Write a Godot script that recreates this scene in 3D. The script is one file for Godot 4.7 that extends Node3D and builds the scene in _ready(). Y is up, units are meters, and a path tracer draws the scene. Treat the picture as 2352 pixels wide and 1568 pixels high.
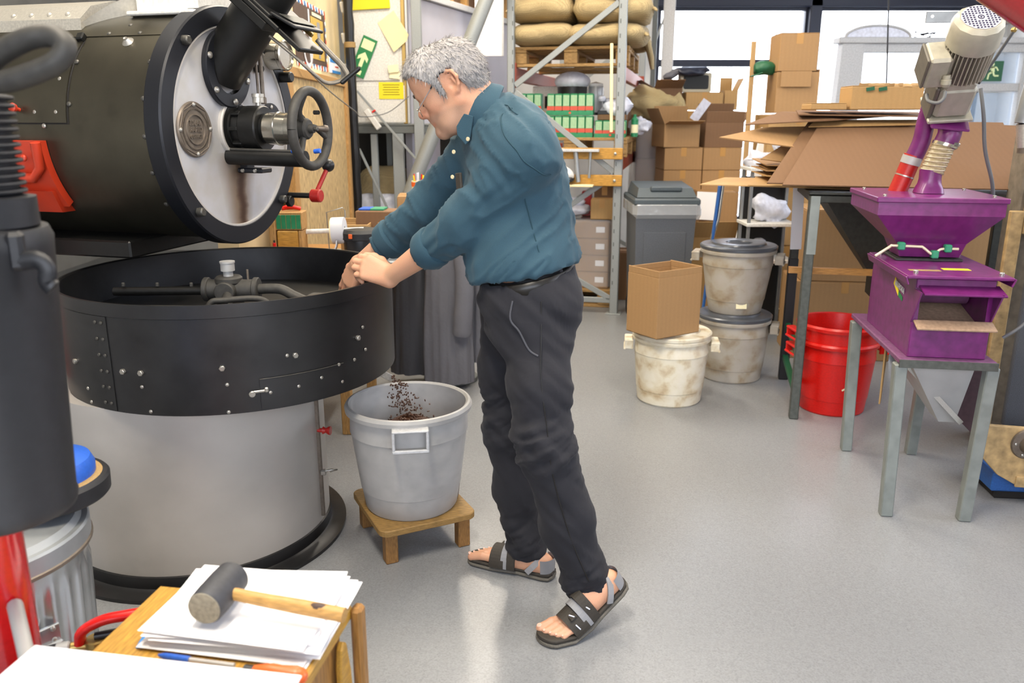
extends Node3D
# A coffee roastery: roaster and cooling pan on the left, a man scooping beans, racking and boxes behind, a purple mill on the right.

func _ready() -> void:
	rng.seed = 11
	# camera
	var cam := Camera3D.new()
	cam.name = "camera"
	cam.position = Vector3(0, 1.5, 0)
	cam.rotation_degrees = Vector3(-15.28, 0, 0)
	cam.fov = 44.84
	cam.near = 0.05
	cam.far = 100.0
	add_child(cam)
	var lens := CameraAttributesPhysical.new()
	lens.frustum_focal_length = 29.1
	lens.frustum_focus_distance = 2.75
	lens.exposure_aperture = 4.0
	cam.attributes = lens
	cam.fov = 44.84
	# sky and exposure
	var we := WorldEnvironment.new()
	we.name = "environment"
	var env := Environment.new()
	env.background_mode = Environment.BG_SKY
	var sky := Sky.new()
	var sm := ProceduralSkyMaterial.new()
	sm.sky_top_color = Color(0.88, 0.92, 1.0)
	sm.sky_horizon_color = Color(0.97, 0.98, 1.0)
	sm.ground_horizon_color = Color(0.80, 0.82, 0.84)
	sm.ground_bottom_color = Color(0.5, 0.5, 0.5)
	sm.sky_energy_multiplier = 2.6
	sm.ground_energy_multiplier = 2.2
	sky.sky_material = sm
	env.sky = sky
	env.tonemap_mode = Environment.TONE_MAPPER_LINEAR
	env.tonemap_exposure = 1.0
	env.sdfgi_enabled = true
	env.ssao_enabled = true
	env.ssil_enabled = true
	we.environment = env
	add_child(we)
	make_textures()
	# ceiling light panels: [x, z, width, length, energy]
	for k in LAMPS.size(): ceiling_light(LAMPS[k], ["the wooden cabinet", "the roaster drum", "the open floor right of the man", "the purple mill", "the packing bench", "the stacked bins", "the grey rack"][k])
	build_room()
	build_roaster()
	build_cooler()
	build_left_front()
	build_desk()
	build_bench()
	build_left_back()
	build_rack()
	build_back_boxes()
	build_bins()
	build_table()
	build_mill()
	build_right_edge()
	build_man()

const LAMPS := [
	[-0.55, -1.15, 0.3, 1.3, 11.0], [-1.7, -3.0, 0.3, 1.3, 5.5], [0.9, -2.2, 0.3, 1.3, 7.0], [2.7, -3.4, 0.3, 1.3, 1.6],
	[-0.4, -4.9, 0.3, 1.3, 8.0], [1.0, -5.3, 0.3, 1.3, 4.0], [-0.3, -7.6, 0.3, 1.3, 8.0],
]

func ceiling_light(p: Array, over: String) -> void:
	var t := thing("ceiling_light", "long white fluorescent ceiling light above " + over, "light", Vector3(p[0], 3.74, p[1]), 0, "fluorescent ceiling lights above the frame")
	obj("housing", S.new().at(V(0, 0.05, 0)).box(Vector3(p[2] + 0.04, 0.08, p[3] + 0.04), 0.01), "white_paint", t)
	obj("diffuser", S.new().at(V(0, 0.0, 0)).box(Vector3(p[2], 0.02, p[3]), 0.004), "lamp_glow", t)
	for s in [-1, 1]: obj("hanger", S.new().at(V(0, 0.09, s * p[3] * 0.35)).cyl(0.006, 0, 0.18, 6), "galv", t)
	var l := AreaLight3D.new()
	l.name = "area_light"
	l.area_size = Vector2(p[2], p[3])
	l.light_energy = p[4]
	l.light_color = Color(1.0, 0.955, 0.885)
	l.area_range = 14.0
	l.area_attenuation = 2.0
	l.shadow_enabled = true
	t.add_child(l)
	l.position = V(0, -0.02, 0)
	l.rotation_degrees = V(-90, 0, 0)
# ---------------------------------------------------------------- helpers
var used := {}
var M := {}
var T := {}
var rng := RandomNumberGenerator.new()

# S collects triangles (given counter-clockwise seen from outside) for ONE mesh.
class S:
	var st := SurfaceTool.new()
	var x := Transform3D()
	var g := 1
	func _init() -> void:
		st.begin(Mesh.PRIMITIVE_TRIANGLES)
	func at(o: Vector3, b := Basis()) -> S:
		x = Transform3D(b, o)
		return self
	func v(p: Vector3) -> void:
		st.add_vertex(x * p)
	func tri(a: Vector3, b: Vector3, c: Vector3) -> void:
		v(a); v(c); v(b)
	func quad(a: Vector3, b: Vector3, c: Vector3, d: Vector3) -> void:
		tri(a, b, c)
		tri(a, c, d)
	func flat() -> void:
		st.set_smooth_group(-1)
	func smooth() -> void:
		g += 1
		st.set_smooth_group(g)
	func box(s: Vector3, k := 0.0, c := Vector3.ZERO) -> S:
		flat()
		var h := s * 0.5
		k = minf(k, minf(h.x, minf(h.y, h.z)) * 0.9)
		for a in 3:
			var b := (a + 1) % 3
			var d := (a + 2) % 3
			for sg in [-1.0, 1.0]:
				var q := []
				for e in [[-1, -1], [1, -1], [1, 1], [-1, 1]]:
					var p := Vector3.ZERO
					p[a] = sg * h[a]
					p[b] = e[0] * (h[b] - k)
					p[d] = e[1] * (h[d] - k)
					q.append(p + c)
				if sg > 0: quad(q[0], q[1], q[2], q[3])
				else: quad(q[3], q[2], q[1], q[0])
		if k > 0.0:
			for a in 3:
				var b := (a + 1) % 3
				var d := (a + 2) % 3
				for sb in [-1.0, 1.0]:
					for sd in [-1.0, 1.0]:
						var p0 := Vector3.ZERO
						p0[b] = sb * h[b]
						p0[d] = sd * (h[d] - k)
						var p1 := Vector3.ZERO
						p1[b] = sb * (h[b] - k)
						p1[d] = sd * h[d]
						var e := Vector3.ZERO
						e[a] = h[a] - k
						if sb * sd > 0: quad(c + p0 - e, c + p1 - e, c + p1 + e, c + p0 + e)
						else: quad(c + p1 - e, c + p0 - e, c + p0 + e, c + p1 + e)
			for sx in [-1.0, 1.0]:
				for sy in [-1.0, 1.0]:
					for sz in [-1.0, 1.0]:
						var m := Vector3(sx, sy, sz)
						var i := m * (h - Vector3.ONE * k)
						var t1 := c + i + Vector3(sx * k, 0, 0)
						var t2 := c + i + Vector3(0, sy * k, 0)
						var t3 := c + i + Vector3(0, 0, sz * k)
						if sx * sy * sz > 0: tri(t1, t2, t3)
						else: tri(t1, t3, t2)
		return self
	# profile of (radius, y) turned about y; the outside lies to the right of the way the profile runs when it runs upwards
	func lathe(pr: Array, n := 32, a0 := 0.0, a1 := TAU) -> S:
		smooth()
		var closed := absf(a1 - a0 - TAU) < 1e-4
		for i in pr.size() - 1:
			var p: Vector2 = pr[i]
			var q: Vector2 = pr[i + 1]
			if i > 0:
				var d0: Vector2 = (p - pr[i - 1]).normalized()
				if d0.dot((q - p).normalized()) < 0.86: smooth()
			for k in n:
				var t0 := a0 + (a1 - a0) * k / n
				var t1 := a0 if closed and k == n - 1 else a0 + (a1 - a0) * (k + 1) / n
				var A := Vector3(p.x * cos(t0), p.y, -p.x * sin(t0))
				var B := Vector3(p.x * cos(t1), p.y, -p.x * sin(t1))
				var C := Vector3(q.x * cos(t1), q.y, -q.x * sin(t1))
				var D := Vector3(q.x * cos(t0), q.y, -q.x * sin(t0))
				if p.x < 1e-6: tri(A, C, D)
				elif q.x < 1e-6: tri(A, B, C)
				else: quad(A, B, C, D)
		return self
	func cyl(r: float, y0: float, y1: float, n := 20, k := 0.0, r1 := -1.0) -> S:
		var e := r if r1 < 0 else r1
		if k > 0: return lathe([Vector2(0, y0), Vector2(r - k, y0), Vector2(r, y0 + k), Vector2(e, y1 - k), Vector2(e - k, y1), Vector2(0, y1)], n)
		return lathe([Vector2(0, y0), Vector2(r, y0), Vector2(e, y1), Vector2(0, y1)], n)
	func tube(pts: Array, r: float, n := 10, rs := [], capped := true, sq := 1.0) -> S:
		smooth()
		var rings := []
		var up := Vector3.UP
		for i in pts.size():
			var d: Vector3 = (pts[mini(i + 1, pts.size() - 1)] - pts[maxi(i - 1, 0)]).normalized()
			if i == 0: up = Vector3.UP if absf(d.y) < 0.9 else Vector3.RIGHT
			var s := d.cross(up).normalized()
			up = s.cross(d).normalized()
			var rr: float = rs[i] if rs.size() else r
			var ring := []
			for k in n:
				var t := TAU * k / n
				ring.append(pts[i] + (s * cos(t) - up * sin(t) * sq) * rr)
			rings.append(ring)
		for i in rings.size() - 1:
			for k in n:
				var j := (k + 1) % n
				quad(rings[i][k], rings[i][j], rings[i + 1][j], rings[i + 1][k])
		if capped:
			flat()
			for k in range(1, n - 1):
				tri(rings[0][0], rings[0][k + 1], rings[0][k])
				var e: Array = rings[-1]
				tri(e[0], e[k], e[k + 1])
		return self
	func bar(a: Vector3, b: Vector3, w: float, h: float, k := 0.0, roll := Vector3.UP) -> S:
		var keep := x
		var d := (b - a)
		var z := d.normalized()
		if absf(z.dot(roll)) > 0.98: roll = Vector3.RIGHT
		var s := roll.cross(z).normalized()
		x = keep * Transform3D(Basis(s, z.cross(s), z), (a + b) * 0.5)
		box(Vector3(w, h, d.length()), k)
		x = keep
		return self
	# polygon (counter-clockwise in x,y) pulled along z from z0 to z1, edges eased by k
	func prism(poly: PackedVector2Array, z0: float, z1: float, k := 0.0, round_sides := false) -> S:
		if Geometry2D.is_polygon_clockwise(poly): poly.reverse()
		var ins := poly
		if k > 0:
			var o := Geometry2D.offset_polygon(poly, -k)
			if o.size() and o[0].size() == poly.size():
				ins = o[0]
				if Geometry2D.is_polygon_clockwise(ins): ins.reverse()
				var bi := 0
				for i in ins.size():
					if ins[i].distance_squared_to(poly[0]) < ins[bi].distance_squared_to(poly[0]): bi = i
				var re := PackedVector2Array()
				for i in ins.size(): re.append(ins[(bi + i) % ins.size()])
				ins = re
			else: k = 0.0
		flat()
		var t := Geometry2D.triangulate_polygon(ins)
		for i in range(0, t.size(), 3):
			var a := ins[t[i]]
			var b := ins[t[i + 1]]
			var c := ins[t[i + 2]]
			if (b - a).cross(c - a) < 0:
				var w := b
				b = c
				c = w
			tri(Vector3(a.x, a.y, z1), Vector3(b.x, b.y, z1), Vector3(c.x, c.y, z1))
			tri(Vector3(a.x, a.y, z0), Vector3(c.x, c.y, z0), Vector3(b.x, b.y, z0))
		if round_sides: smooth()
		var n := poly.size()
		for i in n:
			var j := (i + 1) % n
			var a := poly[i]
			var b := poly[j]
			quad(Vector3(a.x, a.y, z0 + k), Vector3(b.x, b.y, z0 + k), Vector3(b.x, b.y, z1 - k), Vector3(a.x, a.y, z1 - k))
		if k > 0:
			flat()
			for i in n:
				var j := (i + 1) % n
				var a := poly[i]
				var b := poly[j]
				var c := ins[i]
				var d := ins[j]
				quad(Vector3(a.x, a.y, z1 - k), Vector3(b.x, b.y, z1 - k), Vector3(d.x, d.y, z1), Vector3(c.x, c.y, z1))
				quad(Vector3(b.x, b.y, z0 + k), Vector3(a.x, a.y, z0 + k), Vector3(c.x, c.y, z0), Vector3(d.x, d.y, z0))
		return self
	# rings of equal length joined into a skin
	func loft(rings: Array, closed := true, cap := true, is_flat := false) -> S:
		if is_flat: flat()
		else: smooth()
		var n: int = rings[0].size()
		for i in rings.size() - 1:
			for k in (n if closed else n - 1):
				var j := (k + 1) % n
				quad(rings[i][k], rings[i][j], rings[i + 1][j], rings[i + 1][k])
		if cap:
			if not is_flat: flat()
			for k in range(1, n - 1):
				tri(rings[0][0], rings[0][k + 1], rings[0][k])
				var e: Array = rings[-1]
				tri(e[0], e[k], e[k + 1])
		return self
	func ball(c: Vector3, r: Vector3, n := 16) -> S:
		var keep := x
		x = keep * Transform3D(Basis.from_scale(r), c)
		var pr := []
		for i in n / 2 + 1:
			var t := PI * i / (n / 2) - PI / 2
			pr.append(Vector2(cos(t) if i > 0 and i < n / 2 else 0.0, sin(t)))
		lathe(pr, n)
		x = keep
		return self
	func hexa(c: Array, k := 0.0) -> S:   # eight corners: bottom 0-3 counter-clockwise from above, top 4-7
		flat()
		quad(c[3], c[2], c[1], c[0])
		quad(c[4], c[5], c[6], c[7])
		for i in 4:
			var j := (i + 1) % 4
			quad(c[i], c[j], c[4 + j], c[4 + i])
		return self
	func mesh() -> ArrayMesh:
		st.generate_normals()
		st.index()
		return st.commit()

func numbered(called: String) -> String:
	var n: int = used.get(called, 0)
	used[called] = n + 1
	return called if n == 0 else "%s_%03d" % [called, n]

func tag(o: Node3D, label: String, category: String, group := "", kind := "") -> Node3D:
	o.set_meta("label", label)
	if category: o.set_meta("category", category)
	if group: o.set_meta("group", group)
	if kind: o.set_meta("kind", kind)
	return o

func thing(called: String, label: String, category: String, at := Vector3.ZERO, turn := 0.0, group := "") -> Node3D:
	var o := Node3D.new()
	o.name = numbered(called)
	add_child(o)
	o.position = at
	o.rotation_degrees.y = turn
	tag(o, label, category, group)
	return o

func obj(called: String, s, m, parent: Node3D = null, label := "") -> MeshInstance3D:
	var o := MeshInstance3D.new()
	o.mesh = s.mesh() if s is S else s
	o.material_override = mat(m) if m is String else m
	if parent == null:
		o.name = numbered(called)
		add_child(o)
	else:
		o.name = called
		var k := 0
		while parent.has_node(NodePath(o.name)):
			k += 1
			o.name = "%s_%03d" % [called, k]
		parent.add_child(o)
	if label: o.set_meta("label", label)
	return o

func struct(called: String, s, m, label: String, parent: Node3D = null) -> MeshInstance3D:
	var o := obj(called, s, m, parent)
	o.set_meta("label", label)
	if parent == null: o.set_meta("kind", "structure")
	return o

func dup(o: Node3D, at: Vector3, turn: float, label: String, group := "") -> Node3D:
	var c: Node3D = o.duplicate()
	var called := String(o.name)
	var cut := called.rfind("_")
	if cut > 0 and called.substr(cut + 1).is_valid_int(): called = called.substr(0, cut)
	c.name = numbered(called)
	add_child(c)
	c.position = at
	c.rotation_degrees.y = turn
	c.set_meta("label", label)
	if group: c.set_meta("group", group)
	return c

func B(rx := 0.0, ry := 0.0, rz := 0.0) -> Basis:
	return Basis.from_euler(Vector3(deg_to_rad(rx), deg_to_rad(ry), deg_to_rad(rz)))

func to_dir(d: Vector3) -> Basis:   # basis whose y axis points along d
	d = d.normalized()
	var s := Vector3.RIGHT if absf(d.x) < 0.9 else Vector3.BACK
	var z := s.cross(d).normalized()
	return Basis(d.cross(z).normalized(), d, z)

func V(x: float, y: float, z: float) -> Vector3:
	return Vector3(x, y, z)

func smoothed(pts: Array, per := 6) -> Array:   # Catmull-Rom through the points
	var out := []
	for i in pts.size() - 1:
		for k in per:
			out.append((pts[i] as Vector3).cubic_interpolate(pts[i + 1], pts[maxi(i - 1, 0)], pts[mini(i + 2, pts.size() - 1)], float(k) / per))
	out.append(pts[-1])
	return out

func rrect(w: float, h: float, r: float, n := 5) -> PackedVector2Array:
	var p := PackedVector2Array()
	for c in 4:
		var o: Vector2 = [Vector2(1, 1), Vector2(-1, 1), Vector2(-1, -1), Vector2(1, -1)][c]
		for i in n + 1:
			var t := PI / 2 * (c + float(i) / n)
			p.append(Vector2(o.x * (w / 2 - r) + cos(t) * r, o.y * (h / 2 - r) + sin(t) * r))
	return p

func ngon(r: float, n: int, a0 := 0.0, ry := -1.0) -> PackedVector2Array:
	var p := PackedVector2Array()
	for i in n: p.append(Vector2(cos(a0 + TAU * i / n) * r, sin(a0 + TAU * i / n) * (r if ry < 0 else ry)))
	return p

func text(called: String, words: String, size: float, m, parent: Node3D, at: Vector3, b := Basis(), depth := 0.002, font := "Droid Sans", bold := false) -> MeshInstance3D:
	var f := SystemFont.new()
	f.font_names = [font]
	f.font_weight = 700 if bold else 400
	var t := TextMesh.new()
	t.font = f
	t.text = words
	t.font_size = 32
	t.pixel_size = size / 32.0
	t.depth = depth
	t.curve_step = 1.0
	var o := obj(called, t, m, parent)
	o.transform = Transform3D(b, at)
	return o

# ---------------------------------------------------------------- surfaces
func noise_tex(kind: int, freq: float, oct: int, lo: float, hi: float, gamma := 1.0, size := 256, nseed := 1, normal := false, bump := 4.0) -> NoiseTexture2D:
	var f := FastNoiseLite.new()
	f.noise_type = kind
	f.frequency = freq
	f.fractal_octaves = oct
	f.seed = nseed
	if kind == FastNoiseLite.TYPE_CELLULAR: f.cellular_return_type = FastNoiseLite.RETURN_CELL_VALUE
	var t := NoiseTexture2D.new()
	t.width = size
	t.height = size
	t.seamless = true
	t.noise = f
	if normal:
		t.as_normal_map = true
		t.bump_strength = bump
	else:
		var r := Gradient.new()
		r.offsets = PackedFloat32Array([0.0, 0.25, 0.5, 0.75, 1.0])
		var cs := PackedColorArray()
		for i in 5:
			var k := lo + (hi - lo) * pow(i / 4.0, gamma)
			cs.append(Color(k, k, k))
		r.colors = cs
		t.color_ramp = r
	return t

func make_textures() -> void:
	var P := FastNoiseLite.TYPE_PERLIN
	var X := FastNoiseLite.TYPE_SIMPLEX_SMOOTH
	T.fine = noise_tex(X, 0.12, 4, 0.86, 1.0)
	T.blotch = noise_tex(X, 0.012, 5, 0.87, 1.0, 0.7)
	T.grime = noise_tex(X, 0.010, 5, 0.78, 1.0, 0.6, 512, 4)
	T.dirt = noise_tex(X, 0.011, 6, 0.0, 1.0, 0.4, 512, 14)
	var dg := Gradient.new()
	dg.offsets = PackedFloat32Array([0.0, 0.16, 0.34, 0.55, 1.0])
	dg.colors = PackedColorArray([Color(0.66, 0.55, 0.43), Color(0.80, 0.72, 0.61), Color(0.90, 0.86, 0.78), Color(0.97, 0.96, 0.93), Color(1, 1, 1)])
	(T.dirt as NoiseTexture2D).color_ramp = dg
	T.fleck = noise_tex(FastNoiseLite.TYPE_VALUE, 0.45, 2, 0.8, 1.0, 0.6, 512, 9)
	T.grain = noise_tex(P, 0.03, 5, 0.62, 1.0, 0.8, 512, 3)
	T.rough = noise_tex(X, 0.03, 5, 0.78, 1.0, 0.8, 256, 7)
	T.bump = noise_tex(X, 0.06, 4, 0, 1, 1, 256, 5, true, 3.0)
	T.dent = noise_tex(X, 0.008, 2, 0, 1, 1, 256, 6, true, 5.0)
	T.cloth = noise_tex(P, 0.2, 3, 0.8, 1.0, 1.0, 256, 8)
	T.hair = noise_tex(X, 0.03, 4, 0.8, 1.0, 0.7, 256, 12)
	# woven sacking
	var im := Image.create(64, 64, false, Image.FORMAT_RGB8)
	for y in 64:
		for x in 64:
			var over := ((x / 8) + (y / 8)) % 2 == 0
			var u := absf(fmod(x if over else y, 8.0) - 3.5) / 3.5
			var k := 1.0 - 0.45 * u * u - 0.08 * rng.randf()
			im.set_pixel(x, y, Color(k, k, k))
	im.generate_mipmaps()
	T.weave = ImageTexture.create_from_image(im)
	# corrugated board: faint lines
	im = Image.create(128, 128, false, Image.FORMAT_RGB8)
	for y in 128:
		for x in 128:
			var k := 0.96 + 0.008 * sin(x * TAU / 8.0) + 0.03 * (rng.randf() - 0.5)
			im.set_pixel(x, y, Color(k, k, k))
	im.generate_mipmaps()
	T.board = ImageTexture.create_from_image(im)

# name: [colour, roughness, metallic, texture, texture scale (per metre) or Vector3, extras]
func mat(called: String) -> StandardMaterial3D:
	if not M.has(called):
		var d: Array = LOOK[called]
		var m := StandardMaterial3D.new()
		m.resource_name = called
		m.albedo_color = Color(d[0])
		m.roughness = d[1]
		m.metallic = d[2]
		if d.size() > 3 and d[3]:
			m.albedo_texture = T[d[3]]
			m.uv1_triplanar = true
			m.uv1_scale = d[4] if d[4] is Vector3 else Vector3.ONE * d[4]
		if d.size() > 5:
			var e: Dictionary = d[5]
			if e.has("n"):
				m.normal_enabled = true
				m.normal_texture = T[e.n]
				m.normal_scale = e.get("ns", 0.4)
				m.uv1_triplanar = true
				if d[3] == "": m.uv1_scale = d[4] if d[4] is Vector3 else Vector3.ONE * d[4]
			if e.has("r"):
				m.roughness_texture = T[e.r]
			if e.has("cc"):
				m.clearcoat_enabled = true
				m.clearcoat = e.cc
				m.clearcoat_roughness = e.get("ccr", 0.15)
			if e.has("rim"):
				m.rim_enabled = true
				m.rim = e.rim
				m.rim_tint = 0.5
			if e.has("sss"):
				m.subsurf_scatter_enabled = true
				m.subsurf_scatter_strength = e.sss
			if e.has("back"):
				m.backlight_enabled = true
				m.backlight = Color(e.back)
			if e.has("a"):
				m.transparency = BaseMaterial3D.TRANSPARENCY_ALPHA
				m.albedo_color.a = e.a
			if e.has("em"):
				m.emission_enabled = true
				m.emission = Color(e.em)
				m.emission_energy_multiplier = e.get("ee", 1.0)
			if e.has("vc"): m.vertex_color_use_as_albedo = true
			if e.has("spec"): m.metallic_specular = e.spec
			if e.has("w"): m.uv1_world_triplanar = true
		M[called] = m
	return M[called]
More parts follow.
